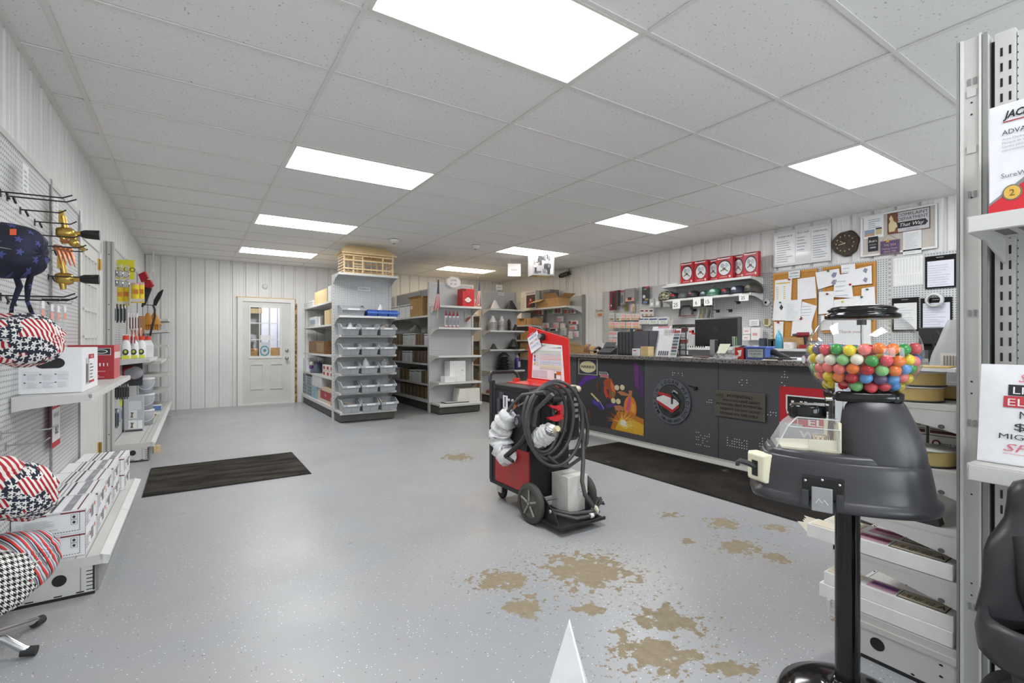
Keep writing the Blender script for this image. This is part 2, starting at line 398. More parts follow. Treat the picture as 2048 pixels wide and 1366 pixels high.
# ------------------------------------------------------------------ camera
cam = bpy.data.cameras.new('camera'); co = bpy.data.objects.new('camera', cam); C.objects.link(co)
cam.sensor_width = 36; cam.lens = F/2048*36; cam.clip_start = .05; cam.clip_end = 60
co.location = (0, 0, H); co.rotation_euler = (pi/2, 0, -YAW); SC.camera = co
vs_ = SC.view_settings; vs_.view_transform = 'Standard'; vs_.look = 'None'; vs_.exposure = 0.62; vs_.gamma = 1.; vs_.use_curve_mapping = False
# ------------------------------------------------------------------ floor with worn patches
PATCH = [(1175,1140,100,40),(1000,1160,62,20),(1045,1215,45,20),(1180,1218,32,13),(1335,1240,72,30),(1310,1308,105,36),(1478,1094,48,15),(1447,1046,36,11),(1553,1057,28,8),
         (1375,1083,16,6),(915,914,32,8),(1345,1030,22,6),(1548,1115,30,11),(1470,1338,70,16),(1062,1193,16,6),(1240,1262,26,8),(1690,1240,30,6)]
def floor_mat():
    s = NT('painted concrete'); p = s.pos(); best = None
    for px, py, rx, ry in PATCH:
        c = onZ(px, py, 0); t = c.x*sn+c.y*cs; a = rx*t/F; b = ry*t*t/(H*F)
        sub = s.n('VectorMath', operation='SUBTRACT'); s.l(p, sub.inputs[0]); sub.inputs[1].default_value = c
        d1 = s.n('VectorMath', operation='DOT_PRODUCT'); s.l(sub.outputs[0], d1.inputs[0]); d1.inputs[1].default_value = (cs/a, -sn/a, 0)
        d2 = s.n('VectorMath', operation='DOT_PRODUCT'); s.l(sub.outputs[0], d2.inputs[0]); d2.inputs[1].default_value = (sn/b, cs/b, 0)
        d = s.math('SQRT', s.math('ADD', s.math('MULTIPLY', d1.outputs['Value'], d1.outputs['Value']), s.math('MULTIPLY', d2.outputs['Value'], d2.outputs['Value'])))
        best = d if best is None else s.math('MINIMUM', best, d)
    n1 = s.noise(13, p, 5, .65); e = s.math('ADD', best, s.math('MULTIPLY', s.math('SUBTRACT', s.math('ADD', s.math('MULTIPLY', n1, .7), s.math('MULTIPLY', s.noise(30, p, 3, .6), .3)), .5), 4.6))
    k = s.math('MULTIPLY', s.math('LESS_THAN', e, .80), s.math('LESS_THAN', best, 1.55))
    sc = s.n('Mapping'); sc.inputs['Scale'].default_value = (1.2, .35, 1); sc.inputs['Rotation'].default_value = (0, 0, .5); s.l(p, sc.inputs[0])
    chip = s.math('MULTIPLY', s.math('GREATER_THAN', s.noise(38, p, 3, .6), .62), s.math('LESS_THAN', s.math('ADD', best, s.math('MULTIPLY', n1, 1.2)), 2.3)); k = s.math('MAXIMUM', k, chip)
    scr = s.map(s.noise(9, sc.outputs[0], 6, .7), .70, .74)
    base = s.mix(s.map(s.noise(.9, p, 3), .35, .65), hexc('#9d9fa2'), hexc('#a6a5a4'))
    base = s.mix(s.math('MULTIPLY', scr, .35), base, hexc('#93907f'))
    vo = s.n('TexVoronoi', Scale=62.); s.l(p, vo.inputs['Vector']); hi = s.n('SeparateColor'); s.l(vo.outputs['Color'], hi.inputs[0])
    fl = s.math('MULTIPLY', s.math('LESS_THAN', vo.outputs['Distance'], .16), s.math('GREATER_THAN', hi.outputs[0], .45))
    base = s.mix(s.math('MULTIPLY', fl, s.math('LESS_THAN', hi.outputs[1], .6)), base, hexc('#e6e6e6'))
    base = s.mix(s.math('MULTIPLY', fl, s.math('GREATER_THAN', hi.outputs[1], .82)), base, hexc('#4a4a4a'))
    tan = s.mix(s.map(s.noise(30, p, 4), .3, .7), hexc('#857862'), hexc('#94876f'))
    col = s.mix(k, base, tan)
    b = s.bsdf(col, s.math('ADD', s.map(s.noise(2, p, 3), .3, .7, .27, .4), s.math('MULTIPLY', k, .35)), 0., .4); s.bump(b, s.noise(40, p, 3), .06, .004)
    return s.m
MC['floorpaint'] = floor_mat()
b = MB(); b.quad((-1.2, -3.2, 0), (RW+.2, -3.2, 0), (RW+.2, BACK+.05, 0), (-1.2, BACK+.05, 0), 'floorpaint'); struct('floor', b)
# ------------------------------------------------------------------ corrugated walls
def wallpaint():
    s = NT('wall steel'); c = s.mix(s.map(s.noise(1.2, s.pos(), 4), .35, .65), hexc('#dedddb'), hexc('#e6e5e2')); b = s.bsdf(c, .38, 0., .5); return s.m
MC['wallsteel'] = wallpaint()
PER = .2225
def wall(b, T, u0, u1, z0, z1):
    us = []; k = math.floor(u0/PER)
    while k*PER < u1:
        o = k*PER
        us += [(o, -.024), (o+.018, -.024), (o+.034, 0), (o+.085, 0), (o+.091, .002), (o+.099, .002), (o+.105, 0), (o+.135, 0), (o+.141, .002), (o+.149, .002), (o+.155, 0), (o+PER-.016, 0)]; k += 1
    us.append((k*PER, -.024)); pts = []
    for i in range(len(us)-1):
        (a, da), (c, dc) = us[i], us[i+1]
        if c <= u0 or a >= u1: continue
        lo, hi = max(a, u0), min(c, u1); f = lambda x: da+(dc-da)*(x-a)/(c-a)
        if not pts: pts.append((lo, f(lo)))
        pts.append((hi, f(hi)))
    n = len(pts); OT = b.T; b.T = T
    vs = [(p[0], p[1], z0) for p in pts]+[(p[0], p[1], z1) for p in pts]
    b.add(vs, [(i, i+1, n+i+1, n+i) for i in range(n-1)], 'wallsteel'); b.T = OT
DX0, DX1, DZ = .79, 1.735, 2.06
DBY0, DBY1 = 5.02, 5.93
bk = MB(); TB = Matrix(((-1, 0, 0, 0), (0, -1, 0, BACK), (0, 0, 1, 0), (0, 0, 0, 1)))
wall(bk, TB, -RW-.1, -DX1, 0, CEIL+.02); wall(bk, TB, -DX1, -DX0, DZ, CEIL+.02); wall(bk, TB, -DX0, 1.3, 0, CEIL+.02); struct('wall_back', bk)
a = math.atan(.0112); TL = Matrix.Translation((-.79, 0, 0)) @ Matrix.Rotation(-a, 4, 'Z') @ Matrix(((0, 1, 0, 0), (-1, 0, 0, 0), (0, 0, 1, 0), (0, 0, 0, 1)))
lw = MB(); wall(lw, TL, -BACK-.12, -DBY1, 0, CEIL+.02); wall(lw, TL, -DBY1, -DBY0, 2.10, CEIL+.02); wall(lw, TL, -DBY0, 3.2, 0, CEIL+.02); struct('wall_left', lw)
rw = MB(); wall(rw, Matrix(((0, -1, 0, RW), (1, 0, 0, 0), (0, 0, 1, 0), (0, 0, 0, 1))), -3.2, BACK, 0, CEIL+.02); struct('wall_right', rw)
fw = MB(); TF = Matrix(((1, 0, 0, 0), (0, 1, 0, -3.2), (0, 0, 1, 0), (0, 0, 0, 1))); FILL_WINS = ((-.3, 1.5), (2.0, 3.8), (4.3, 6.1)); xa = -1.  # unseen windows added behind the viewpoint to flatten the lighting
for x0_, x1_ in FILL_WINS: wall(fw, TF, xa, x0_, 0, CEIL+.02); wall(fw, TF, x0_, x1_, 0, .75); wall(fw, TF, x0_, x1_, 2.25, CEIL+.02); xa = x1_
wall(fw, TF, xa, RW+.1, 0, CEIL+.02); struct('wall_front', fw)
for i, (x0_, x1_) in enumerate(FILL_WINS):
    b = MB()
    for q in ((x0_-.05, .70, x1_+.05, .77), (x0_-.05, 2.23, x1_+.05, 2.30), (x0_-.05, .77, x0_+.02, 2.23), (x1_-.02, .77, x1_+.05, 2.23), ((x0_+x1_)/2-.02, .77, (x0_+x1_)/2+.02, 2.23)): b.box(q[0], -3.23, q[1], q[2], -3.17, q[3], 'trimwhite')
    wn = struct('window_%d' % (i+1), b); b = MB(); b.quad((x0_, -3.2, .75), (x1_, -3.2, .75), (x1_, -3.2, 2.25), (x0_, -3.2, 2.25), 'glass'); struct('pane', b, wn)
wd_ = bpy.data.worlds.new('daylight'); SC.world = wd_; wd_.use_nodes = True; wd_.node_tree.nodes['Background'].inputs[0].default_value = (.86, .93, 1., 1); wd_.node_tree.nodes['Background'].inputs[1].default_value = 5.0  # bright sky that shines in through the added windows
# ------------------------------------------------------------------ ceiling grid
def tilemat():
    s = NT('ceiling tile'); p = s.pos(); n1 = s.noise(75, p, 2, .4); k = s.map(n1, .69, .72)
    br = s.n('TexBrick'); col = s.mix(s.map(s.noise(.7, p, 2), .3, .7), hexc('#ecebe8'), hexc('#f0efed'))
    b = s.bsdf(s.mix(s.math('MULTIPLY', k, .6), col, hexc('#7a7772')), .9, 0., .15); s.bump(b, s.noise(140, p, 3), .25, .003); return s.m
MC['tile'] = tilemat()
X0, Y0, TX_, TY_ = -.549, 3.477, 1.2192, .6096
b = MB(); b.quad((-1.2, -3.2, CEIL+.005), (-1.2, BACK+.05, CEIL+.005), (RW+.2, BACK+.05, CEIL+.005), (RW+.2, -3.2, CEIL+.005), 'tile'); struct('ceiling', b)
b = MB()
for i in range(-1, 7):
    x = X0+i*TX_
    if x < -.85 or x > RW: continue
    b.box(x-.012, -3.2, CEIL-.0025, x+.012, BACK, CEIL+.003, 'tee')
for j in range(-12, 13):
    y = Y0+j*TY_
    if y > -3.2 and y < BACK: b.box(-.8, y-.012, CEIL-.002, RW, y+.012, CEIL+.003, 'tee')
struct('trim_1', b)
b = MB(); b.box(-.74, -3.2, CEIL-.003, RW-.02, -3.17, CEIL+.003, 'tee'); b.box(-.74, BACK-.022, CEIL-.003, RW-.02, BACK, CEIL+.003, 'tee'); b.box(RW-.024, -3.2, CEIL-.003, RW, BACK, CEIL+.003, 'tee')
T0 = Matrix.Translation((-.79, 0, 0)) @ Matrix.Rotation(-a, 4, 'Z'); b.T = T0; b.box(0, -3.2, CEIL-.003, .026, BACK, CEIL+.003, 'tee'); struct('trim_2', b)
# ------------------------------------------------------------------ troffer lights
def emit(key, col, st):
    s = NT(key); e = s.n('Emission', Strength=st); e.inputs[0].default_value = (*col, 1); s.l(e.outputs[0], s.out.inputs[0]); MC[key] = s.m
LS = 11.5
emit('lamp_cool', (.97, .985, 1.), LS); emit('lamp_warm', (1., .80, .56), LS*.75); emit('lamp_mid', (1., .93, .82), LS*.8)
LNAMES = {(1,-3): 'ceiling light panel in the near row, largest in view', (1,1): 'second ceiling light panel from the camera over the open floor', (1,5): 'third ceiling light panel, before the wooden trap', (1,9): 'far ceiling light panel over the white door end',
          (4,-3): 'ceiling light panel beside the tall grey upright, over the counter', (4,1): 'ceiling light panel over the counter, yellowed on its near side', (4,5): 'ceiling light panel just above the hanging printed box', (4,9): 'warm ceiling light panel farthest along the counter side',
          (1,-7): 'ceiling light panel behind the viewpoint, open floor side', (4,-7): 'ceiling light panel behind the viewpoint, counter side'}
for (i, j), lb in LNAMES.items():
    x, y = X0+i*TX_, Y0+j*TY_; r = thing('ceiling_light', lb, 'ceiling light', (x+TX_/2, y+TY_/2, CEIL), 0, 'ceiling light panels')
    k = {(4, 9): 'lamp_warm', (4, 5): 'lamp_mid'}.get((i, j), 'lamp_cool')
    b = MB(); w, d = TX_/2-.014, TY_/2-.014
    for (q0, q1, q2, q3) in ((-w, -d, w, -d+.016), (-w, d-.016, w, d), (-w, -d+.016, -w+.016, d-.016), (w-.016, -d+.016, w, d-.016)): b.box(q0, q1, -.003, q2, q3, .0015, 'trimwhite')
    b.build('frame', r); b = MB(); b.quad((-w+.016, -d+.016, -.001), (-w+.016, d-.016, -.001), (w-.016, d-.016, -.001), (w-.016, -d+.016, -.001), k); b.build('diffuser', r)
for (px, py, lb) in ((788, 479, 'white smoke detector on the ceiling near the wooden trap'), (951, 491, 'white round sensor on the ceiling near the warm light')):
    p = onZ(px, py, CEIL); b = MB(); b.lathe([(.0, -.055), (.03, -.055), (.035, -.04), (.06, -.035), (.068, -.015), (.07, 0)], (0, 0, 0), 'trimwhite', 24); b.lathe([(0, -.062), (.018, -.06), (.02, -.05)], (0, 0, 0), '#55565a', 12)
    solo('smoke_detector', lb, 'smoke detector', b, (p.x, p.y, CEIL-.004))
p = onZ(309, 505, CEIL); b = MB(); b.box(-.012, -.002, -.30, .012, .002, 0, 'paper'); b.quad((-.03, 0, -.34), (.03, .0, -.36), (.012, 0, -.28), (-.012, 0, -.28), 'paper')
p = onY(307, 505, 10.2); solo('paper_strip', 'white paper strip hanging from the ceiling in the back corner', 'paper', b, (p.x, 10.2, CEIL-.004))
# ------------------------------------------------------------------ back door
d2 = MB(); y = BACK-.03
d2.box(DX0+.05, y, .03, DX1-.05, y+.04, .93, 'doorpaint'); d2.box(DX0+.05, y, 1.93, DX1-.05, y+.04, DZ-.05, 'doorpaint'); d2.box(DX0+.05, y, .93, .96, y+.04, 1.93, 'doorpaint'); d2.box(1.51, y, .93, DX1-.05, y+.04, 1.93, 'doorpaint')
for x0, x1 in ((.97, 1.2), (1.32, 1.55)):
    for z0, z1 in ((.30, .80),):
        for q in ((x0, z0, x1, z0+.02), (x0, z1-.02, x1, z1), (x0, z0+.02, x0+.02, z1-.02), (x1-.02, z0+.02, x1, z1-.02)): d2.box(q[0], y-.014, q[1], q[2], y-.0005, q[3], 'doorpaint')
door2 = struct('door_2', d2, None, bevel=.003)
b = MB()
for q in ((.945, .905, 1.525, .95), (.945, 1.9, 1.525, 1.93), (.945, .95, .975, 1.9), (1.495, .95, 1.525, 1.9)): b.box(q[0], y-.012, q[1], q[2], y+.03, q[3], 'trimwhite')
for k in (1, 2): b.box(.95+k*.183-.008, y-.008, .951, .95+k*.183+.008, y+.012, 1.899, 'trimwhite'); b.box(.976, y-.006, .95+k*.322-.008, 1.494, y+.010, .95+k*.322+.008, 'trimwhite')
struct('window_frame', b, door2); b = MB(); b.quad((.96, y+.015, .94), (1.51, y+.015, .94), (1.51, y+.015, 1.91), (.96, y+.015, 1.91), 'glass'); struct('window_pane', b, door2)
b = MB(); kx = DX1-.115; b.lathe([(0, -.075), (.027, -.072), (.03, -.055), (.014, -.035), (.013, -.01), (.033, -.006), (.033, 0)], (kx, y, .90), 'steel', 20, 'y'); b.build('door_knob', door2)
b = MB(); b.lathe([(0, -.03), (.02, -.03), (.032, -.022), (.034, 0)], (kx, y, 1.06), 'steel', 20, 'y'); b.build('deadbolt', door2)
b = MB()
for q in ((DX0-.035, .03, DX0+.05, DZ-.05), (DX1-.05, .03, DX1+.03, DZ-.05), (DX0-.035, DZ-.05, DX1+.03, DZ+.02)): b.box(q[0], BACK-.055, q[1], q[2], BACK+.03, q[3], 'trimwhite')
b.box(DX0-.035, BACK-.06, 0, DX1+.03, BACK+.05, .03, 'trimwhite'); b.box(DX0-.05, BACK-.04, DZ+.02, DX1+.045, BACK+.01, DZ+.038, 'cardlight'); struct('trim_3', b, None)
b = MB(); b.box(DX1+.034, BACK-.03, 0, DX1+.075, BACK+.0, 2.0, 'roughwood'); struct('trim_4', b)
b = MB(); b.lathe([(0, -.02), (.05, -.02), (.055, 0)], (0, 0, 0), 'wallsteel', 20, 'y'); p = onY(530, 573, BACK)
solo('vent_cap', 'small round cover on the wall above the white back door', 'cover', b, (p.x, BACK-.002, p.z))
# room glimpsed through the door window
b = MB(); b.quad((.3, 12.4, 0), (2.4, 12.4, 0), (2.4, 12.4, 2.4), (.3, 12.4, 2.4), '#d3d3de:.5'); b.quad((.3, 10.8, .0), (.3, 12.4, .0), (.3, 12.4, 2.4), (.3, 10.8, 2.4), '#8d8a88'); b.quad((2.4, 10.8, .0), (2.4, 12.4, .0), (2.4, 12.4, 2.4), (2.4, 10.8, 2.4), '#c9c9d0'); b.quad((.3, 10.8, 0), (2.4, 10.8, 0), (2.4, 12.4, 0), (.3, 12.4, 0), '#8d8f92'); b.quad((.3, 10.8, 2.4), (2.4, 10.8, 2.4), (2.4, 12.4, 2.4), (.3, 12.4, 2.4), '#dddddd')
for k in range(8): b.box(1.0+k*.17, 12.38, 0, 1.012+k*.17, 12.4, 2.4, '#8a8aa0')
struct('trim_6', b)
r = thing('ceiling_light', 'light panel of the room behind the white back door', 'ceiling light', (1.6, 11.6, 2.38), 0, 'ceiling light panels'); b = MB(); b.quad((-.4, -.3, 0), (-.4, .3, 0), (.4, .3, 0), (.4, -.3, 0), 'lamp_cool'); b.build('diffuser', r)  # unseen panel added so the room beyond the door is lit
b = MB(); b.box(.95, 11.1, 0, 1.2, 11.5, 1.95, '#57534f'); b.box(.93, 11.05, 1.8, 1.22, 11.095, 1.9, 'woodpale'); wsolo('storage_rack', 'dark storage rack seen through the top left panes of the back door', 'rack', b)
for x0, x1, z1, lb, k in ((.90, 1.13, 1.10, 'brown carton with dark lettering seen through the lower left door pane', 1), (1.36, 1.55, 1.11, 'brown carton seen through the lower right door pane', 0)):
    b = MB(); b.box(x0, 10.95, 0, x1, 11.05, z1, 'card'); 
    if k: b.text('GEN', ((x0+x1)/2, 10.95, 1.04), PX and NY, 0, 0, .04, '#5a2a20')
    wsolo('carton', lb, 'carton', b)
b = MB(); b.box(1.13, y+.006, .955, 1.315, y+.010, 1.22, '#c9cdd0'); o = (1.222, y+.006, 0)
for rr, m in ((.082, '#4d93a0'), (.062, '#c9cdd0')): b.poly(o, NY, [(rr*1.0*cos(a_), 1.05+rr*1.25*sin(a_)) for a_ in [2*pi*k/24 for k in range(24)]], m, .002 if rr > .07 else .003)
b.disc(o, NY, 0, 1.06, .03, .03, '#4d93a0', .004); wsolo('door_sign', 'grey sign with a teal ring emblem on the lower middle door pane', 'sign', b)
b = MB(); b.box(1.15, y+.004, 1.28, 1.31, y+.008, 1.36, 'paper'); wsolo('paper_notice', 'white paper taped to the glass of the back door', 'paper', b)
# ------------------------------------------------------------------ left wall door
T1 = Matrix.Translation((-.79, 0, 0)) @ Matrix.Rotation(-a, 4, 'Z')
b = MB(T1); b.box(-.03, DBY0+.04, .02, .012, DBY1-.04, 1.05, 'trimwhite'); b.box(-.03, DBY0+.04, 1.95, .012, DBY1-.04, 2.06, 'trimwhite'); b.box(-.03, DBY0+.04, 1.05, .012, DBY0+.16, 1.95, 'trimwhite'); b.box(-.03, DBY1-.16, 1.05, .012, DBY1-.04, 1.95, 'trimwhite')
door1 = struct('door_1', b, None, bevel=.003)
b = MB(T1)
for k in range(0, 5): z = 1.05+k*.225; b.box(-.01, DBY0+.15, z-.012, .022, DBY1-.15, z+.012, 'trimwhite')
for k in range(0, 5): yy = DBY0+.16+k*.1475; b.box(-.01, yy-.010, 1.05, .022, yy+.010, 1.95, 'trimwhite')
struct('window_frame', b, door1); b = MB(T1); b.quad((0, DBY0+.15, 1.05), (0, DBY1-.15, 1.05), (0, DBY1-.15, 1.95), (0, DBY0+.15, 1.95), '#d9d9e2:.2'); struct('window_pane', b, door1)
for z in (1.95, .25):
    b = MB(T1); b.cyl((.03, DBY1-.035, z-.05), (.03, DBY1-.035, z+.05), .009, 'brass'); b.box(.012, DBY1-.06, z-.05, .022, DBY1-.01, z+.05, 'brass'); b.build('hinge', door1)
b = MB(T1); b.box(-.02, DBY0-.05, 0, .025, DBY0+.04, 2.16, 'trimwhite'); b.box(-.02, DBY1-.04, 0, .025, DBY1+.05, 2.16, 'trimwhite'); b.box(-.02, DBY0-.05, 2.06, .025, DBY1+.05, 2.16, 'trimwhite'); struct('trim_5', b)
# ------------------------------------------------------------------ floor mats
def matobj(name, lab, pts, m):
    c = V((sum(p[0] for p in pts)/4, sum(p[1] for p in pts)/4, 0)); P = [V((p[0], p[1], 0))-c for p in pts]; r = thing(name, lab, 'floor mat', c)
    b = MB(); b.prism([(p.x*.985, p.y*.985) for p in P], .001, .010, m); b.build('carpet', r); b = MB(); b.prism([(p.x, p.y) for p in P], 0, .005, 'rubber'); b.build('rubber_border', r)
q = [onZ(622, 948, 0), onZ(585, 905, 0)]; xa = (q[0].x+q[1].x)/2
matobj('floor_mat', 'dark worn carpet mat on the open floor beside the left shelving', [(-.32, q[0].y), (xa, q[0].y), (xa, q[1].y), (-.32, q[1].y)], 'mat')
y1 = onZ(1228, 886, 0).y; xm0 = onZ(1140, 897, 0).x; xm1 = 4.38
xm0 = (onZ(1290, 955, 0).x+onZ(1500, 1014, 0).x)/2
matobj('floor_mat', 'long dark dusty mat running along the foot of the black counter', [(xm0, 1.35), (xm1, 1.35), (xm1, y1), (xm0, y1)], 'matwide')
# ================================================================== left wall shelving
def onL(px, py, dx):
    d = ray(px, py); t = (-.79+dx)/(d.x-.0112*d.y); return V((t*d.x, t*d.y, H+t*d.z))
def LX(x, y, z=0): return T1 @ V((x, y, z))
TA = math.atan(.0112)
def wall_run(name, lab, y0, y1, top, secs, deckd, deckz, shelves, pm='peg', endpost=True, base=True):
    """metal wall shelving standing along the left wall, y0 nearest"""
    r = thing(name, lab, 'shelving', LX(.1, (y0+y1)/2))
    n = len(secs)-1
    for i in range(n):
        b = MB(T1); b.box(.045, secs[i]+.012, .12, .057, secs[i+1]-.012, top-.01, pm); b.box(.05, secs[i]+.012, top-.03, .063, secs[i+1]-.012, top, 'fix'); b.build('back_panel', r, True)
    for y in secs:
        b = MB(T1); b.box(.03, y-.014, 0, .066, y+.014, top+.005, 'fixdark')
        for k in range(int((top-.3)/.05)): b.box(.066, y-.008, .25+k*.05, .0665, y-.002, .275+k*.05, 'black')
        b.build('upright', r, True)
    if base:
        b = MB(T1); b.box(.066, y0, deckz-.025, deckd-.01, y1, deckz, 'fix')
        for q in (.045, .085): b.box(deckd-.03-q, y0, deckz, deckd-.026-q, y1, deckz+.002, 'fixdark')
        b.build('deck', r, True)
        b = MB(T1); P = [(deckd-.02, deckz-.045), (deckd+.01, deckz-.05), (deckd+.018, deckz-.01), (deckd-.02, deckz+.004)]
        for i in range(n):
            ya, yb = secs[i]+.002 if i else y0, secs[i+1]-.002
            vs = [(p[0], ya, p[1]) for p in P]+[(p[0], yb, p[1]) for p in P]
            b.add(vs, [(0, 1, 2, 3), (7, 6, 5, 4), (0, 4, 5, 1), (1, 5, 6, 2), (2, 6, 7, 3), (3, 7, 4, 0)], 'rail')
        b.build('deck_rail', r, True)
        b = MB(T1); b.box(deckd-.045, y0+.03, 0.0, deckd-.03, y1, deckz-.03, 'fixdark'); b.build('kick_plate', r, True)
        b = MB(T1); b.box(.066, y0, .012, deckd-.04, y0+.012, deckz-.03, 'fix'); b.box(.066, y0-.003, deckz-.045, deckd-.01, y0+.02, deckz-.025, 'fix')
        b.box(.066, y0-.002, .0, deckd-.04, y0+.01, .014, 'black')
        o = LX(deckd-.17, y0); fr = (T1.to_3x3() @ V((1, 0, 0)), V((0, 0, 1)), T1.to_3x3() @ V((0, -1, 0)))
        b2 = MB(); b2.disc(o, fr, 0, .095, .027, .027, 'black', .002); b2.decal(o, fr, .075, .015, .004, .125, 'fixdark')
        for k in range(6): b2.decal(o, fr, .098, .025+k*.018, .03, .004, 'black')
        b2.decal(o, fr, .122, .02, .008, .12, 'black', .0015)
        for q in (-.02, -.12, .06): b2.decal(o, fr, q, .018, .03, .006, 'black')
        e = b.build('end_panel', r, True); b2.build('slots', e, True)
    for (ya, yb, d, z) in shelves:
        T = T1 @ face('+x', .066, (ya+yb)/2); shelf(r, T, yb-ya, d-.066, z, bh=.07)
    return r
S1 = [2.90, 3.90, 4.72]
run1 = wall_run('pegboard_shelving', 'near grey pegboard shelving on the left wall holding the white cartons', 3.13, 4.72, 2.185, S1, .405, .185, [(3.15, 3.93, .35, .975), (3.935, 4.74, .35, .975)])
S2 = [6.33, 7.55, 8.77, 9.6, 10.5]
run2 = wall_run('pegboard_shelving', 'far grey shelving on the left wall with brushes and white bottles', 6.30, 10.52, 2.235, S2, .40, .19,
    [(6.36, 7.54, .36, 1.05), (7.56, 8.76, .40, .99)]+[(9.62, 10.48, .38, z) for z in (1.60, 1.42, 1.185, .95, .71, .45)])
b = MB(T1); b.box(.0, 6.285, 0, .085, 6.315, 2.235, 'fix'); b.box(.018, 6.28, 0, .03, 6.29, 2.235, 'fixdark'); b.box(.055, 6.28, 0, .067, 6.29, 2.235, 'fixdark')
for z in (.3, .9, 1.35, 1.6, 2.1): b.box(.038, 6.283, z, .047, 6.288, z+.01, 'black')
b.build('end_upright', run2, True)
FRX = (T1.to_3x3() @ V((0, 1, 0)), V((0, 0, 1)), T1.to_3x3() @ V((1, 0, 0)))     # facing into the room
FRN = (T1.to_3x3() @ V((1, 0, 0)), V((0, 0, 1)), T1.to_3x3() @ V((0, -1, 0)))    # facing the viewpoint
def lbox(x0, y0, z0, x1, y1, z1, m, mf=None): return MB(T1).box(x0, y0, z0, x1, y1, z1, m, mf)
# --- cartons of electrodes on the near deck
def carton():
    r = thing('electrode_carton', '', 'carton', (0, 0, 0)); L, W, Hh = .262, .292, .112
    b = MB(); b.box(-L/2, -W/2, 0, L/2, W/2, Hh, 'paper')
    f = NY; o = (0, -W/2, 0)
    b.decal(o, f, -L/2, Hh-.014, L, .007, '#7a2a2e'); b.decal(o, f, -.01, Hh-.0135, .05, .006, '#c9c9c9', .002)
    b.lines(o, f, -.09, .028, .13, .055, 8, '#b4b4b8', seed=3); b.lines(o, f, -.115, .03, .02, .05, 6, '#c4c4c8', seed=5)
    for y in (.068, .042):
        b.decal(o, f, .078, y, .024, .024, '#77777b'); b.decal(o, f, .0795, y+.0015, .021, .021, 'paper', .002); b.disc(o, f, .09, y+.012, .006, .007, '#3a3a3d', .003, 10)
    for k in range(9): b.decal(o, f, .109, .012+k*.010, .003, .006, '#3a3a3d')
    for k in range(22): b.decal(o, f, -.115+k*.0103, .010, .006, .003, '#3a3a3d')
    u = (V((1, 0, 0)), V((0, 1, 0)), V((0, 0, 1))); o = (0, 0, Hh)
    for x, w, m in ((-.06, .004, '#6a6a6e'), (-.045, .010, '#55555a'), (-.02, .004, '#6a6a6e'), (.0, .010, '#47474c'), (.045, .034, '#9a9a9e'), (.10, .006, '#6a2a2c')): b.decal(o, u, x, -W/2, w, W, m)
    b.text('STICK', (.062, 0, Hh), (V((0, -1, 0)), V((1, 0, 0)), V((0, 0, 1))), 0, -.010, .020, '#e4e4e4', e=.003)
    o = (L/2, 0, 0)
    b.lines(o, PX, -W/2+.02, .02, .10, .07, 5, '#7b7b80', seed=2); b.decal(o, PX, -W/2+.16, .02, .06, .06, '#8a8a8e'); b.decal(o, PX, W/2-.05, .06, .03, .02, '#e0805a'); b.decal(o, PX, -.02, .05, .02, .02, '#b0442e')
    b.decal(o, PX, -W/2, 0, .006, Hh, '#2c2c2e')
    c = b.build('box', r); return r
c0 = carton(); ys = [3.315, 3.625, 3.935, 4.245, 4.545]; first = True
for i, yy in enumerate(ys):
    for k in range(2):
        dx = [0, .004, -.006, .0, .03][i]; p = LX(.192+dx, yy, .187+k*.1135)
        lb = 'white electrode carton, %s from the viewpoint in the %s layer on the near deck' % (['nearest', 'second', 'third', 'fourth', 'farthest'][i], ['bottom', 'top'][k])
        if first: c0.location = p; c0.rotation_euler = (0, 0, -TA+.0); c0['label'] = lb; c0['group'] = 'white electrode cartons'; first = False
        else: dup(c0, p, -TA+[0, .02, -.015, .01, -.03][i]*(k*.7), lb, 'white electrode cartons')
# --- helmet boxes on the near upper shelf
r = thing('helmet_box', 'large white carton with an oval hand hole on the near shelf', 'carton', LX(.165, 3.5, .977))
b = lbox(.05, 3.30, .977, .292, 3.755, 1.203, 'paper'); b.build('box', r, True)
b = MB(); o = LX(.17, 3.30, .977); 
hh = [(.03*cos(t)+(.026 if cos(t) > 0 else -.026), .150+.026*sin(t)) for t in [2*pi*k/32 for k in range(32)]]; b.poly(o, FRN, hh, 'black'); b.build('hand_hole', r, True)
b = MB(); b.decal(o, FRN, -.10, .025, .17, .085, '#dedfe2')
for i in range(3):
    for j in range(2): b.decal(o, FRN, -.095+i*.056, .092-j*.04, .008, .005, '#4a4a4e', .002); b.lines(o, FRN, -.083+i*.056, .068-j*.04, .042, .030, 6, '#b5b7bc', seed=i+j)
b.build('label', r, True)
b = MB(); o = LX(.292, 3.53, .977); b.decal(o, FRX, -.13, .03, .13, .14, '#c9c9cc'); b.decal(o, FRX, -.13, .04, .05, .10, '#6d6e72', .002); b.decal(o, FRX, -.06, .035, .15, .155, '#f0f0ee', .0025); b.decal(o, FRX, -.06, .165, .15, .025, '#c02a2e', .003); b.text('SPECIAL', o, FRX, .015, .171, .013, 'paper', e=.004)
b.lines(o, FRX, -.04, .06, .11, .09, 5, '#55555a', e=.0035); b.decal(o, FRX, -.06, .035, .15, .012, '#c02a2e', .003); b.build('price_card', r, True)
r = thing('helmet_box', 'dark red carton with a white lens logo beside the large white carton', 'carton', LX(.17, 4.5, .977))
b = lbox(.055, 4.36, .977, .30, 4.66, 1.21, '#a8202c:.35', {'+x': 'redscreen'}); b.build('box', r, True); b = MB(); o = LX(.178, 4.36, .977)
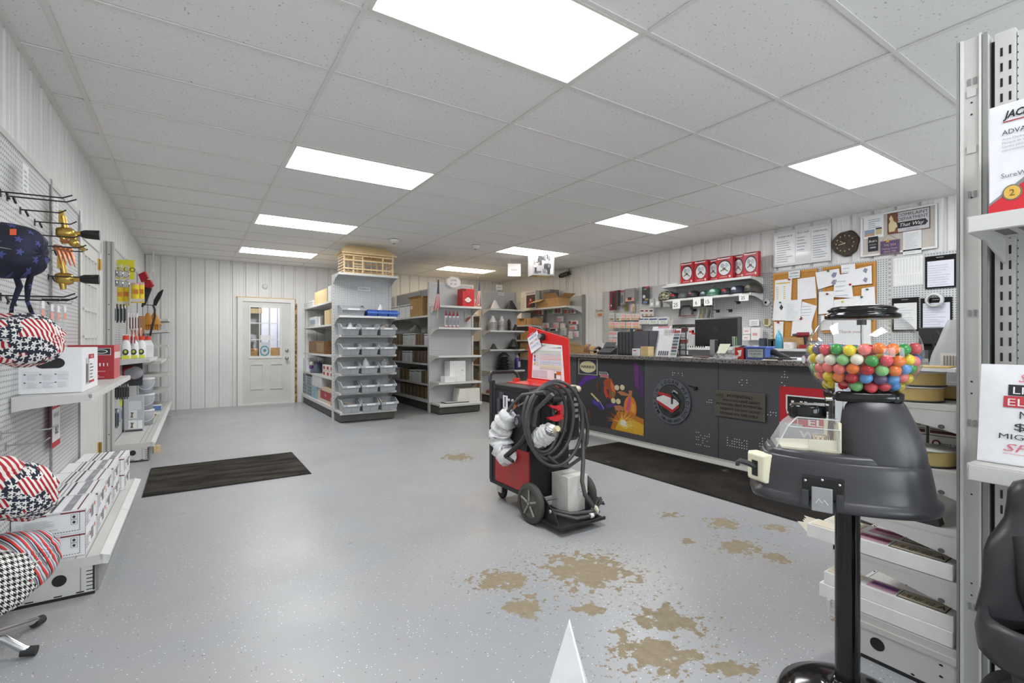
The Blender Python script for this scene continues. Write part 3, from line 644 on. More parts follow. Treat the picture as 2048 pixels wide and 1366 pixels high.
b.decal(o, FRN, .0, .165, .105, .048, '#e8e8e8'); b.decal(o, FRN, .003, .168, .099, .042, '#1c1c1e', .002); b.disc(o, FRN, .052, .189, .036, .014, '#e8e8e8', .003); b.disc(o, FRN, .052, .189, .030, .010, '#3a3a3e', .0035)
for k in range(5): b.decal(o, FRN, .0+k*.021, .088, .012-.002*k, .022, '#e8e8e8')
b.text('AUTO DARKENING', o, FRN, -.01, .05, .007, '#f0e6e6', 'l'); b.text('HELMET', o, FRN, -.01, .035, .007, '#f0e6e6', 'l'); b.lines(o, FRN, -.01, .012, .08, .018, 2, '#e8d6d6', seed=8)
b.build('print', r, True); b = MB(); b.decal(LX(.30, 4.36, .977), FRX, 0, .14, .30, .045, '#e4d4d2'); b.build('white_band', r, True)
# --- red and white price tag below
r = thing('price_sign', 'red and white SPECIAL price card hanging under the near shelf', 'sign', LX(.085, 3.86, .64))
b = MB(); o = LX(.09, 3.86, .62); fr = FRX
b.poly(o, fr, [(-.10, .02), (-.09, .0), (.10, .0), (.11, .02), (.11, .27), (.10, .29), (-.09, .29), (-.10, .27)], '#c1272d', .0); b.decal(o, fr, -.09, .035, .19, .19, '#ececec', .001); b.text('SPECIAL', o, fr, .005, .238, .034, '#f2f2f2', w=.17)
b.text('OFF LAST', o, fr, -.0, .175, .026, '#3a3a3e', w=.13, shear=.2); b.text('82', o, fr, .01, .075, .055, '#3a3a3e', shear=.2); b.build('card', r, True)
b = MB(); b.tube([LX(.06, 3.86, .95), LX(.09, 3.86, .93), LX(.09, 3.86, .89)], .006, 'fixdark'); b.build('clip', r, True)
# --- hooks and their goods on the near pegboard
def hook(p, L, m='black', nm='peg_hook', lab='', double=True, grp='empty hooks on the near pegboard'):
    b = MB(); r_ = .0035
    b.tube([(0, 0, 0), (L*.85, 0, .004), (L, 0, .022)], r_, m, 6); b.box(-.002, -.009, -.022, .004, .009, .012, m)
    if double: b.tube([(.02, 0, -.004), (.03, 0, -.03)], .005, m, 6)
    return solo(nm, lab, 'hook', b, p, -TA, grp)
for px, py, L, lb in ((0, 383, .24, 'black peg hook at the top left edge of the near pegboard'), (14, 392, .24, 'second black peg hook from the top of the near pegboard'), (40, 419, .17, 'black peg hook below and beyond the top pair'), (69, 443, .17, 'black peg hook just before the upper brass torch'),
                      (0, 591, .25, 'upper of the black peg hooks behind the navy cap tails'), (15, 599, .24, 'lower of the black peg hooks behind the navy cap tails'), (84, 598, .15, 'black peg hook over the clear tip packs'), (100, 500, .17, 'black peg hook carrying the copper tips'), (96, 552, .22, 'black peg hook carrying the lower brass torch'), (62, 469, .2, 'black peg hook between the navy cap and the upper brass torch'), (62, 490, .22, 'long black peg hook right above the copper tips')):
    hook(onL(px, py, .057), L, lab=lb)
for px, py, L, lb in ((0, 867, .19, 'upper chrome hook low on the near pegboard'), (10, 892, .15, 'lower chrome hook low on the near pegboard')): hook(onL(px, py, .057), L, 'steel', lab=lb, double=False, grp='chrome hooks on the near pegboard')
def torch(p, lab):
    r = thing('regulator', lab, 'brass regulator', p, -TA, 'brass regulators on the near pegboard')
    b = MB(); b.lathe([(.0, -.045), (.028, -.04), (.036, -.02), (.036, .02), (.028, .04), (0, .045)], (.06, 0, 0), 'brass', 18, 'x'); b.cyl((.06, 0, .02), (.05, -.01, .10), .016, 'brass'); b.cyl((.05, 0, -.02), (.055, 0, -.065), .02, 'brass', .014); b.box(.03, -.022, .06, .055, .022, .13, 'brass'); b.build('body', r)
    b = MB(); b.cyl((.10, 0, 0), (.14, 0, .004), .016, 'brass'); b.build('nozzle', r)
    b = MB(); b.tube([(.13, 0, .003), (.15, 0, .004), (.22, 0, .006)], [.018, .026, .030], 'black', 14); b.build('knob', r)
torch(onL(104, 464, .06), 'brass regulator with a black knob, upper one on the near pegboard'); torch(onL(102, 556, .06), 'brass regulator with a black knob, lower one on the near pegboard')
p = onL(148, 486, .17); b = MB(); b.ball((0, 0, 0), .025, 'brass'); b.cyl((0, 0, 0), (.05, 0, -.04), .012, 'brass'); b.cyl((0, 0, 0), (-.06, 0, .01), .01, 'copper'); b.cyl((0, 0, .0), (.01, .0, .05), .012, 'brass'); solo('torch_valve', 'small brass torch valve hanging beyond the upper regulator', 'valve', b, p, -TA)
for k in range(4):
    p = onL(112+k*9, 497+k*2, .10+.03*k); b = MB(); b.tube([(0, 0, 0), (.01, 0, -.02), (.025, 0, -.085)], [.008, .009, .003], 'copper', 8); b.ball((0, 0, .008), .016, 'copper', 10, 6)
    solo('torch_tip', 'copper torch tip, %s along the hook below the navy cap rods' % ORD[k], 'torch tip', b, p, -TA, 'copper torch tips on one hook')
for k in range(4):
    p = onL([86, 104, 117, 130][k], [596, 603, 606, 607][k], .10); b = MB(); b.box(-.012, -.03, -.17, .0, .03, -.02, 'plasticfilm'); b.box(.0005, -.028, -.10, .001, .028, -.06, '#e89a88'); b.box(.0005, -.028, -.055, .0012, .028, -.015, 'paper'); b.tube([(-.05, 0, .0), (.03, 0, 0), (.035, 0, .015)], .003, 'steel', 6)
    solo('tip_pack', 'clear bag with an orange tag, %s from the left on the near pegboard' % ORD[k], 'pack', b, p, -TA, 'clear tip packs on the near pegboard')
for k, (px, py, lb) in enumerate(((52, 358, 'white price card nearest the top of the near pegboard'), (113, 417, 'white price card above the upper brass regulator'))):
    p = onL(px, py, .10); b = MB(); b.box(-.002, -.045, -.075, 0, .045, .065, 'paper'); b.lines((0, 0, 0), PX, -.03, -.06, .06, .11, 5, '#b9bcc2'); solo('price_card', lb, 'price card', b, p, -TA, 'price cards on the near pegboard')
# --- cap rack with welding caps
rk = V((-.66, 2.66, 0)); r = thing('cap_rack', 'floor rack with chrome rods holding the patterned welding caps', 'rack', rk)
b = MB(); b.cyl((0, 0, .06), (0, 0, 1.55), .014, 'chrome'); b.build('post', r)
for q in (onZ(80, 1241, .02), onZ(66, 1302, .02), V((-.72, 2.96, .02))):
    q = q-rk; q.z = .02; d = V((q.x, q.y, 0)).normalized(); b = MB(); b.tube([(0, 0, .10), d*.06+V((0, 0, .09)), d*(q.length-.03)+V((0, 0, .035)), q], .0145, 'chrome', 12); lg = b.build('leg', r)
    b = MB(); b.tube([q-d*.035+V((0, 0, .006)), q+d*.012], .0185, 'rubber', 12); b.build('foot_cap', lg)
def cap(lab, px, py, t, ax, rad, dep, m, seed, sq=1., rough=.16, tails=False, up=V((0, 0, 1))):
    p = onT(px, py, t); q = random.Random(seed); z = V(ax).normalized(); x = up.cross(z).normalized(); y = z.cross(x)
    r = thing('welding_hat', lab, 'cap', p, 0, 'welding caps on the rack'); Mx = Matrix((x, y, z)).transposed().to_4x4(); b = MB(Mx); rings = []; n = 28
    ph = [q.uniform(0, 6.28) for _ in range(6)]
    for i in range(11):
        f = i/10; rr = rad*(cos(f*pi/2)**.55 if f < 1 else 0.02); zz = dep*sin(f*pi/2)-dep*.45; ring = []
        for k in range(n):
            a_ = 2*pi*k/n; w = 1+rough*(.5*sin(2*a_+ph[0]+f*2)+.35*sin(5*a_+ph[1]-f*3)+.22*sin(9*a_+ph[2]+f*5))*(1-.3*f); ring.append((rr*w*cos(a_), rr*w*sin(a_)*sq, zz+dep*.10*sin(3*a_+ph[3])*(1-f)+.006*sin(11*a_+ph[4])))
        rings.append(ring)
    b.loft(rings, m, True, False); b.add([v for v in rings[-1]], [tuple(range(n))], m, True); b.build('crown', r, smooth_all=True)
    b = MB(Mx); b.loft([[(v[0]*.95, v[1]*.95, v[2]+.002) for v in R0] for R0 in rings[:6]], '#1b1c24', True, False); inner = [(v[0]*.95, v[1]*.95, v[2]+.002) for v in rings[5]]; b.add(inner, [tuple(range(n-1, -1, -1))], '#1b1c24'); b.build('lining', r)
    b = MB(); e = Mx @ V((0, 0, dep*.5)); s_ = rk-p; b.tube([V((s_.x, s_.y, e.z-.0)), e*.6, ], .0025, 'chrome', 6); b.build('rod', r)
    if tails:
        for k, (dx, l1) in enumerate(((-.02, .17), (.045, .14))):
            b = MB(Mx.inverted() @ Matrix.Identity(4)) if False else MB(); g = V((cs, -sn, 0)); b0 = g*(dx-.01)+V((0, 0, -.095)); pts = [b0, b0+g*.015*(1-2*k)+V((0, 0, -.05)), b0+g*(-.02)+V((0, 0, -l1*.8)), b0+g*(-.03+.03*k)+V((0, 0, -l1-.03))]
            vs = []; 
            for j, c in enumerate(pts): w = .013+.004*(j % 2); vs += [c-g*w+V((.003, .003, 0))*j, c+g*w]
            b.add(vs, [(2*j, 2*j+1, 2*j+3, 2*j+2) for j in range(3)], m, True); b.build('tie', r, solid=.003)
    return r
AX = (.86, -.42, .06)
cap('navy welding cap with pale stars, orange tag and tie tails', 46, 504, 2.05, (.88, -.42, -.10), .098, .125, 'navystars', 3, 1.22, .07, True)
p = onT(22, 463, 2.05)+V((.10, -.12, .03)); 
cap('stars and stripes flag welding cap hanging below the navy cap', 55, 680, 2.05, (.9, -.3, .05), .118, .20, 'flagcloth', 7, 1., .2)
cap('stars and stripes flag welding cap hanging over the white cartons', 54, 984, 2.0, (.85, -.5, .10), .115, .16, 'flagcloth2', 9, 1., .2)
cap('red and white striped welding cap at the very edge, beside the lower flag cap', -2, 952, 1.95, (.8, -.5, .2), .085, .14, 'redstripecloth', 12, 1., .25)
cap('blue, white, black and red striped welding cap, lowest but one on the rack', 52, 1122, 2.0, (.75, -.5, .35), .135, .13, 'stripecloth', 15, 1., .12)
cap('black and white houndstooth welding cap, lowest on the rack', 12, 1162, 1.9, (.7, -.6, .1), .130, .10, 'houndstooth', 18, 1., .08)
b = MB(); b.box(-.012, -.001, -.012, .012, .001, .012, '#f0603c'); o = solo('price_tag', 'orange price tag pinned on the navy welding cap', 'tag', b, onT(26, 464, 1.945), -YAW)
# --- goods on the far left shelving
def ly(px, py, Y): return onY(px, py, Y)
def packrow(px, py, Y, n, dx, w, h, m1, m2, nm, cat, lab, grp, step=.03):
    """n identical hanging packs one behind the other on one hook, facing into the room"""
    p = ly(px, py, Y)
    for k in range(n):
        b = MB(); b.box(-.006, -w/2, -h, .004, w/2, 0, m1); b.box(.004, -w/2+.008, -h+.02, .012, w/2-.008, -h*.25, m2); b.box(.0045, -w/2, -h*.18, .005, w/2, -.01, 'paper')
        solo(nm, '%s, %s out' % (lab, ORD[k]), cat, b, (p.x+k*step, p.y, p.z), -TA, grp)
packrow(221, 608, 6.46, 5, 0, .06, .19, '#20262a', '#2c3a3a', 'blister_pack', 'pack', 'black blister pack on the top hook of the far left shelving', 'black blister packs on the far left shelving', .028)
packrow(246, 668, 6.6, 4, 0, .07, .12, '#e6d8dc', '#9c2b40', 'blister_pack', 'pack', 'pink and maroon pack above the white bottles', 'maroon packs above the white bottles', .03)
packrow(258, 626, 6.9, 4, 0, .05, .19, '#efefef', '#6b2430', 'wire_brush', 'brush', 'dark red handled brush pack by the gloves', 'dark red brushes on the far left shelving', .025)
packrow(262, 655, 6.95, 4, 0, .06, .11, '#e8d2cc', '#d0705a', 'blister_pack', 'pack', 'salmon red pack right above the red caps', 'salmon packs above the red caps', .03)
packrow(224, 768, 6.46, 7, 0, .06, .16, '#4a4548', '#2b282b', 'blister_pack', 'pack', 'dark pack hanging under the bottle shelf', 'dark packs under the bottle shelf', .021)
packrow(221, 818, 6.46, 4, 0, .06, .20, '#6b7376', '#3c4a50', 'blister_pack', 'pack', 'grey green pack low beside the grey product box', 'grey packs low on the far left shelving', .018)
p = ly(242, 806, 6.5); b = MB(); b.box(-.005, -.04, -.03, .005, .04, .06, '#d8e03c'); solo('tool_tag', 'lime yellow tag on a hook low on the far left shelving', 'tag', b, p)
p = ly(240, 817, 6.55); b = MB(); b.box(-.02, -.03, -.14, .015, .03, 0, '#b8bec6'); b.box(.015, -.02, -.11, .02, .02, -.02, '#44577a'); solo('blister_pack', 'blue grey pack beside the lime tag', 'pack', b, p)
n = 0
for i in range(3):
    for j in range(2):
        p = ly(227+i*12, 546+j*20+i*1.5, 6.5+.02*i); r = thing('chrome_cup', 'chrome cup magnet, %s in the %s row under the yellow cards' % (ORD[i], ['upper', 'lower'][j]), 'magnet', p, -TA, 'chrome cups under the yellow cards')
        b = MB(); b.lathe([(.028, -.035), (.036, -.02), (.036, .02), (.026, .035), (.0, .036)], (0, 0, 0), 'chrome', 18, 'y'); b.build('cup', r); b = MB(); b.box(-.006, -.002, .03, .03, .002, .10, 'plasticfilm'); b.build('hang_tab', r)
for px, t_, lb in ((238, 'C', 'yellow hang card lettered C on the far left shelving'), (259, 'GO', 'yellow hang card lettered GO on the far left shelving')):
    p = ly(px, 538, 6.75); b = MB(); b.box(-.045, -.002, -.11, .045, .002, .10, '#e4d92a'); b.text(t_, (0, -.002, 0), NY, 0, -.03, .05, '#22241c'); solo('hang_card', lb, 'card', b, p, 0, 'yellow hang cards')
for i, px in enumerate((238, 251, 270, 281)):
    p = ly(px, 575 if i < 2 else 570, 6.8+.1*(i % 2)); r = thing('caulk_tube', 'yellow tube, %s from the left under the chrome cups' % ORD[i], 'tube', p, 0, 'yellow tubes on the far left shelving')
    b = MB(); b.cyl((0, 0, -.2), (0, 0, 0), .036, '#e6cf2c'); b.box(-.037, -.038, -.19, .037, .0, -.155, '#d8d4c8'); b.box(-.02, -.0385, -.1, .03, 0, -.05, '#d88a30'); b.build('barrel', r); b = MB(); b.cyl((0, 0, 0), (0, 0, .02), .037, '#d8a0a0'); b.build('end_cap', r)
p = ly(289, 568, 7.9); r = thing('hand_broom', 'red and black hand broom hanging on the far left shelving', 'broom', p)
g = V((cs, -sn, 0)); b = MB(); fr = (g, V((0, 0, 1)), V((-sn, -cs, 0)))
for (pts, m, nm) in (([(-.06, .12), (.02, .16), (.06, .08), (-.02, .02)], '#b01a26', 'upper_pad'), ([(.02, .06), (.09, .05), (.13, -.02), (.06, -.08), (.02, -.04)], '#b01a26', 'lower_pad'), ([(.02, -.04), (.10, -.06), (.02, -.26), (-.02, -.30)], '#232325', 'bristles')):
    b = MB(); b.poly((0, 0, 0), fr, pts, m, 0); b.build(nm, r, solid=.03)
p = ly(306, 610, 8.2); r = thing('scoop', 'black curved scoop with a bent handle pointing up on the far left shelving', 'scoop', p); b = MB(); fr = (g, V((0, 0, 1)), V((-sn, -cs, 0)))
b.poly((0, 0, 0), fr, [(.0, .0), (.03, -.01), (.10, .12), (.13, .21), (.07, .17), (.01, .07)], 'black', 0); b.build('blade', r, solid=.02); b = MB(); b.tube([(0, 0, 0), (.02, 0, -.06), (.02, -.02, -.16), (-.01, -.04, -.30), (-.03, -.04, -.42)], .013, 'black'); b.build('handle', r)
b = MB(); b.tube([(-.10, 0, -.0), (.04, 0, -.005)], .005, 'black', 6); b.build('wire_rest', r)
for i, px in enumerate((296, 309)):
    p = ly(px, 630, 8.3); r = thing('leather_glove', 'orange leather glove, %s of the pair hanging by the black scoop' % ['left', 'right'][i], 'glove', p, 0, 'orange leather gloves'); b = MB(); 
    b.loft([[(rr*cos(a_)+x0, rr*.5*sin(a_), z0) for a_ in [2*pi*k/10 for k in range(10)]] for rr, x0, z0 in ((.015, 0, .03), (.03, 0, .0), (.055, .01, -.08), (.06, .015, -.13))], '#c8872c'); b.build('cuff', r, smooth_all=True)
    b = MB(); 
    for k in range(4): b.tube([(-.03+k*.022, 0, -.12), (-.03+k*.024, .01, -.17), (-.028+k*.022, .0, -.20-.01*(k % 2))], .012, '#c07e28', 7)
    b.tube([(.05, 0, -.10), (.075, 0, -.14)], .012, '#c07e28', 7); b.build('fingers', r)
p = ly(283, 632, 7.6); b = MB(); b.box(-.03, -.02, -.22, .03, .02, .0, '#a0764a'); b.box(-.03, -.025, -.26, .03, .025, -.22, '#3a332c'); solo('bench_brush', 'wooden backed brush beside the orange gloves', 'brush', b, p)
for i, (px, Y) in enumerate(((252, 6.55), (268, 6.68), (283, 6.8))):
    p = ly(px, 722, Y); r = thing('spray_bottle', 'white bottle with a red cap, %s from the left on the far left shelving' % ORD[i], 'bottle', (p.x, p.y, 1.052), 0, 'white bottles with red caps')
    b = MB(); b.lathe([(.0, 0), (.040, .0), (.042, .02), (.042, .13), (.036, .17), (.018, .20), (.018, .21)], (0, 0, 0), '#ededee:.35', 18); b.build('bottle_body', r); b = MB(); b.cyl((0, 0, .20), (0, 0, .245), .026, '#e0442a'); b.build('bottle_cap', r)
    b = MB(); b.box(-.032, -.046, .0, .032, -.040, .035, '#dbe04a'); b.disc((0, -.046, .07), NY, 0, 0, .026, .032, '#3d403c', .001); b.disc((0, -.046, .075), NY, 0, 0, .012, .016, '#c8d23e', .002); b.build('front_label', r)
p = ly(296, 722, 6.95); r = thing('jug', 'plain white square jug with a red cap beside the white bottles', 'jug', (p.x, p.y, 1.052)); b = MB(); b.loft([[(-w, -w, z), (w, -w, z), (w, w, z), (-w, w, z)] for w, z in ((.048, 0), (.05, .14), (.03, .19), (.02, .20))], '#ececee:.35', False); b.build('jug_body', r); b = MB(); b.cyl((0, 0, .2), (0, 0, .24), .028, '#e0442a'); b.build('jug_cap', r)
b = MB(T1); b.box(.10, 7.75, .992, .33, 8.05, 1.005, '#dcdcdc'); b.box(.16, 8.05, .992, .36, 8.4, 1.000, '#cfd0d2'); wsolo('paper_stack', 'loose white sheets on the far left shelf', 'papers', b)
p = ly(265, 725, 7.15); r = thing('face_shield', 'boxed face shield with a red band hanging under the bottle shelf', 'face shield', (p.x, p.y+.02, .72)); b = MB(); b.box(-.09, .0, .0, .09, .06, .28, '#2b2c2f'); b.build('box', r)
b = MB(); b.lathe([(0, -.05), (.05, -.045), (.075, -.02), (.08, 0)], (0, 0, .15), '#a8aaae:.25', 24, 'y', 1, 1.25); b.build('visor', r); b = MB(); b.lathe([(.06, -.035), (.078, -.02), (.082, -.002)], (-.02, 0, .15), '#9a1f28', 24, 'y', 1, 1.25); b.build('red_band', r)
r = thing('product_box', 'tall grey carton with two tool pictures on the far left deck', 'carton', LX(.165, 7.2, .192)); b = lbox(.08, 7.15, .192, .25, 7.30, .60, '#b9bcc0', {'-x': 'black'}); b.build('box', r, True); b = MB(); o = LX(.165, 7.15, .192)
b.decal(o, FRN, -.05, .25, .12, .10, '#d4d6d9'); b.decal(o, FRN, -.045, .15, .075, .095, '#e2e2df'); b.decal(o, FRN, -.05, .03, .08, .10, '#ebebe8'); b.decal(o, FRN, .035, .03, .045, .095, '#efeff0')
for z in (.07, .19): b.poly(o, FRN, [(-.035, z-.03), (-.005, z-.03), (-.012, z), (-.0, z+.03), (-.03, z+.035), (-.025, z)], '#6d675c', .003)
b.decal(o, FRN, -.08, .0, .16, .02, '#4a4b4e'); b.build('print', r, True)
for k in range(3):
    p = onZ(292, 849, .192); r = thing('bucket', 'clear lidded bucket, %s of the stack on the far left deck' % ['bottom', 'middle', 'top'][k], 'bucket', (p.x, p.y, .192+k*.198), 0, 'stacked clear buckets'); b = MB(); b.lathe([(0, 0), (.072, .0), (.082, .165), (.082, .17)], (0, 0, 0), 'milky', 24); b.lathe([(0, .01), (.068, .01), (.073, .1), (0, .1)], (0, 0, 0), '#6f7f92', 20); b.build('tub', r)
    b = MB(); b.lathe([(.086, .168), (.09, .172), (.09, .19), (.0, .193)], (0, 0, 0), '#dfe1e4:.3', 24); b.build('lid', r)
    b = MB(); b.tube([(.088*cos(t), .088*sin(t), .15-.10*abs(sin(t))) for t in [-pi+pi*q/10 for q in range(11)]], .003, 'paper', 6); b.build('bail', r)
p = onZ(312, 822, .192); b = MB(); b.box(-.10, -.08, 0, .08, .10, .07, '#5c7fb8', {'+z': '#e4e6ea', '+x': '#d8dde4'}); solo('wipes_pack', 'blue and white pack lying on the far left deck', 'pack', b, (p.x-.02, p.y+.15, .192))
p = onZ(308, 830, .192); b = MB(); b.box(-.09, -.06, 0, .07, .06, .03, '#e0dccb'); b.box(-.05, -.062, .0, .03, .05, .02, '#a98446'); solo('loose_pack', 'small cream and brown pack before the blue pack', 'pack', b, (p.x, p.y, .192))
p = onZ(306, 905, 0); b = MB(); b.box(-.03, -.03, 0, .03, .03, .075, 'woodpale'); solo('wood_block', 'small wooden block on the floor under the far left deck corner', 'block', b, (p.x+.04, p.y, 0))
# ================================================================== aisle shelving
def kickrun(r, x0, y0, x1, y1, z=.13):
    b = MB(); b.box(x0, y0, .012, x1, y1, z, 'kick'); b.build('kick_plate', r, True, bevel=.004)
def endcap(name, lab, x0, x1, yp, yd, top, zs, d, dz, topshelf=None):
    r = thing(name, lab, 'shelving', ((x0+x1)/2, (yp+yd)/2, 0)); w = x1-x0; xc = (x0+x1)/2; T = face('-y', xc, yp)
    b = MB(); b.box(x0+.02, yp, .12, x1-.02, yp+.012, top-.01, 'peg'); b.build('back_panel', r, True)
    for x in (x0, x1):
        b = MB(); b.box(x-.016, yp-.012, .0, x+.016, yp+.05, top, 'fix')
        for k in range(int((top-.35)/.05)): b.box(x-.003, yp-.0125, .28+k*.05, x+.003, yp-.012, .305+k*.05, '#6a6a6c')
        b.build('upright', r, True)
    b = MB(); b.box(x0, yp-.006, top-.035, x1, yp+.02, top, 'fix'); b.build('top_bar', r, True)
    for z in zs: shelf(r, T, w-.01, d, z)
    if topshelf: shelf(r, T, w+.02, topshelf, top, lip=.03)
    b = MB(); b.box(x0-.005, yd, dz-.03, x1-.04, yp, dz, 'fix'); b.build('deck', r, True)
    b = MB(); P = [(yd+.02, dz-.05), (yd-.012, dz-.045), (yd-.016, dz-.01), (yd+.02, dz+.004)]
    vs = [(x0-.005, p[0], p[1]) for p in P]+[(x1-.04, p[0], p[1]) for p in P]; b.add(vs, [(0, 3, 2, 1), (4, 5, 6, 7), (0, 1, 5, 4), (1, 2, 6, 5), (2, 3, 7, 6), (3, 0, 4, 7)], 'rail'); b.build('deck_rail', r, True)
    b = MB(); b.box(x0+.01, yd+.03, .012, x1-.06, yp-.01, dz-.045, 'kick'); b.build('kick_plate', r, True, bevel=.004)
    for q in (x0+.05, x1-.10): b = MB(); b.cyl((q, yd+.06, 0), (q, yd+.06, .015), .018, 'black'); b.build('foot', r, True)
    return r
def aisle(name, lab, x0, xs, x1, y0, y1, top, zl, zr, dl, dr, secs, pm='peggrey', dz=.18):
    r = thing(name, lab, 'shelving', (xs, (y0+y1)/2, 0)); n = len(secs)-1
    for i in range(n):
        b = MB(); b.box(xs-.012, secs[i]+.012, .12, xs+.012, secs[i+1]-.012, top-.02, pm); b.box(xs-.016, secs[i]+.012, top-.03, xs+.016, secs[i+1]-.012, top, 'fix'); b.build('back_panel', r, True)
    for y in secs: b = MB(); b.box(xs-.025, y-.014, 0, xs+.025, y+.014, top+.008, 'fix'); b.build('upright', r, True)
    for (zz, fc, d) in ((zl, '-x', dl), (zr, '+x', dr)):
        for z in zz:
            for i in range(n): shelf(r, face(fc, xs, (secs[i]+secs[i+1])/2), secs[i+1]-secs[i]-.008, d, z)
    for (xa, xb, e) in ((x0, xs, x0), (xs, x1, x1)):
        if abs(xa-xb) < .05: continue
        b = MB(); b.box(xa, y0, dz-.03, xb, y1, dz, 'fix'); b.build('deck', r, True); s_ = 1 if e == x1 else -1
        b = MB(); b.box(e-.006, y0, dz-.05, e+.006, y1, dz+.003, 'rail'); b.build('deck_rail', r, True); b = MB()
        for i in range(n): b.box(e-s_*.02, max(secs[i], y0)+.002, .012, e-s_*.035, secs[i+1]-.002, dz-.05, 'kick')
        b.build('kick_plate', r, True)
    return r
A_Z = [1.635, 1.332, 1.028, .737, .444]
endcap('endcap_shelving', 'grey endcap shelving with rows of plastic bins under the wooden trap', 1.885, 2.80, 7.97, 7.55, 2.285, A_Z, .33, .168, .36)
aisle('aisle_shelving', 'left aisle shelving behind the bin endcap, with loose cartons', 1.895, 2.33, 2.78, 8.0, 10.62, 2.0, [1.905, 1.52, 1.01, .635], [1.55, 1.0, .6], .40, .42, [8.03, 9.30, 10.58])
B_Z = [1.847, 1.477, .992, .534]
endcap('endcap_shelving', 'grey endcap shelving with the red carton and small flags', 3.49, 4.335, 7.9, 7.48, 2.275, B_Z, .35, .175)
aisle('aisle_shelving', 'middle aisle shelving packed with rows of brown and white parts boxes', 3.50, 3.91, 4.33, 7.93, 10.62, 2.27, [1.70, 1.17, .842, .479], [1.7, 1.2, .7], .40, .40, [7.96, 9.28, 10.6], dz=.2)
C_Z = [1.90, 1.46, 1.074, .64]
endcap('endcap_shelving', 'grey endcap shelving holding the white and black pipe boots', 5.04, 5.90, 8.8, 8.40, 2.30, C_Z, .35, .18)
aisle('aisle_shelving', 'right aisle shelving glimpsed behind the pipe boots', 5.04, 5.47, 5.9, 8.83, 10.62, 2.2, [1.80, 1.27, .75], [1.7, 1.2, .7], .40, .40, [8.86, 9.7, 10.58])
# --- hopper bins
def make_bin(w=.268, d=.30, h=.175, m='binplastic', lab=True):
    r = thing('storage_bin', '', 'bin'); b = MB(); prof = [(0, 0), (0, h), (-d*.55, h), (-d*.97, h*.66), (-d*.86, 0)]
    for sx in (-1, 1):
        t = .004
        for x in (sx*w/2*.94,): b.add([(x*(.9 if p[1] == 0 else 1), p[0], p[1]) for p in prof], [tuple(range(5)) if sx < 0 else tuple(range(4, -1, -1))], m)
    e = w/2*.94; e0 = e*.9
    b.quad((-e0, 0, 0), (e0, 0, 0), (e, 0, h), (-e, 0, h), m); b.quad((-e0, 0, 0), (-e0, -d*.86, 0), (e0, -d*.86, 0), (e0, 0, 0), m); b.quad((-e0, -d*.86, 0), (-e, -d*.97, h*.66), (e, -d*.97, h*.66), (e0, -d*.86, 0), m)
    b.build('tub', r, solid=.004)
    b = MB()
    for sx in (-1, 1):
        x = sx*e; pts = [(x, 0, h), (x, -d*.55, h), (x, -d*.97, h*.66)]; o = .012*sx
        for i in range(2):
            a_, c = V(pts[i]), V(pts[i+1]); b.add([a_, c, c+V((o, 0, 0)), a_+V((o, 0, 0))]+[v-V((0, 0, .014)) for v in (a_, c, c+V((o, 0, 0)), a_+V((o, 0, 0)))], [(0, 1, 2, 3), (3, 2, 6, 7), (4, 7, 6, 5), (0, 4, 5, 1)], m)
    b.box(-e-.012, -d*.97-.022, h*.66-.03, e+.012, -d*.97, h*.66+.004, m); b.box(-.004, -d*.95, .01, .004, -d*.90, h*.5, m); b.build('rim', r, bevel=.002)
    if lab: b = MB(); b.box(-e*.55, -d*.97-.0235, h*.66-.025, e*.5, -d*.97-.022, h*.66-.002, 'paper'); b.build('label_strip', r)
    return r
bin0 = make_bin(); cont = MB(); q = random.Random(4)
for k in range(16): cont.cbox((q.uniform(-.09, .09), q.uniform(-.23, -.03), q.uniform(.03, .09)), (q.uniform(.03, .06), q.uniform(.03, .07), q.uniform(.02, .05)), q.choice(['#5a5956', '#77746e', '#8c8a86', '#4a3b36', '#9a9ca0']))
co_ = cont.build('contents', bin0); co_['kind'] = 'stuff'
first = True; POS = ['left', 'middle', 'right']
for j, z in enumerate([1.332, 1.028, .737, .444, .168]):
    for i in range(3):
        p = (2.035+i*.289, 7.895-(.10 if j < 4 else .16), z+.002); lb = 'grey hopper bin, %s of three on the %s bin shelf counted from the top' % (POS[i], ORD[j])
        if first: bin0.location = p; bin0['label'] = lb; bin0['group'] = 'grey hopper bins'; first = False
        else: dup(bin0, p, rnd.uniform(-.02, .02), lb, 'grey hopper bins')
bb = make_bin(.37, .28, .165); bb['label'] = 'wide grey bin beside the blue bins on the top bin shelf'; bb.location = (2.11, 7.90, 1.637)
b0 = make_bin(.165, .22, .105, 'binblue', False)
for i in range(3):
    p = (2.41+i*.168, 7.86, 1.637); lb = 'small blue bin, %s of three on the top bin shelf' % POS[i]
    if i == 0: b0.location = p; b0['label'] = lb; b0['group'] = 'small blue bins'; b = MB(); b.box(-.068, -.20, .065, .068, -.02, .10, '#2e55b0'); c = b.build('contents', b0)
    else: dup(b0, p, .03*(i-1), lb, 'small blue bins')
def lump(m, r, z, seed, n=12, name=None):
    q = random.Random(seed); b = MB(); rings = []
    for i in range(6):
        f = i/5; rings.append([((r*(1-f**2*.8)+.0)*(1+.25*q.uniform(-1, 1))*cos(2*pi*k/n), (r*.7*(1-f**2*.8))*(1+.25*q.uniform(-1, 1))*sin(2*pi*k/n), z*f+q.uniform(-.01, .01)) for k in range(n)])
    b.loft(rings, m, True); return b
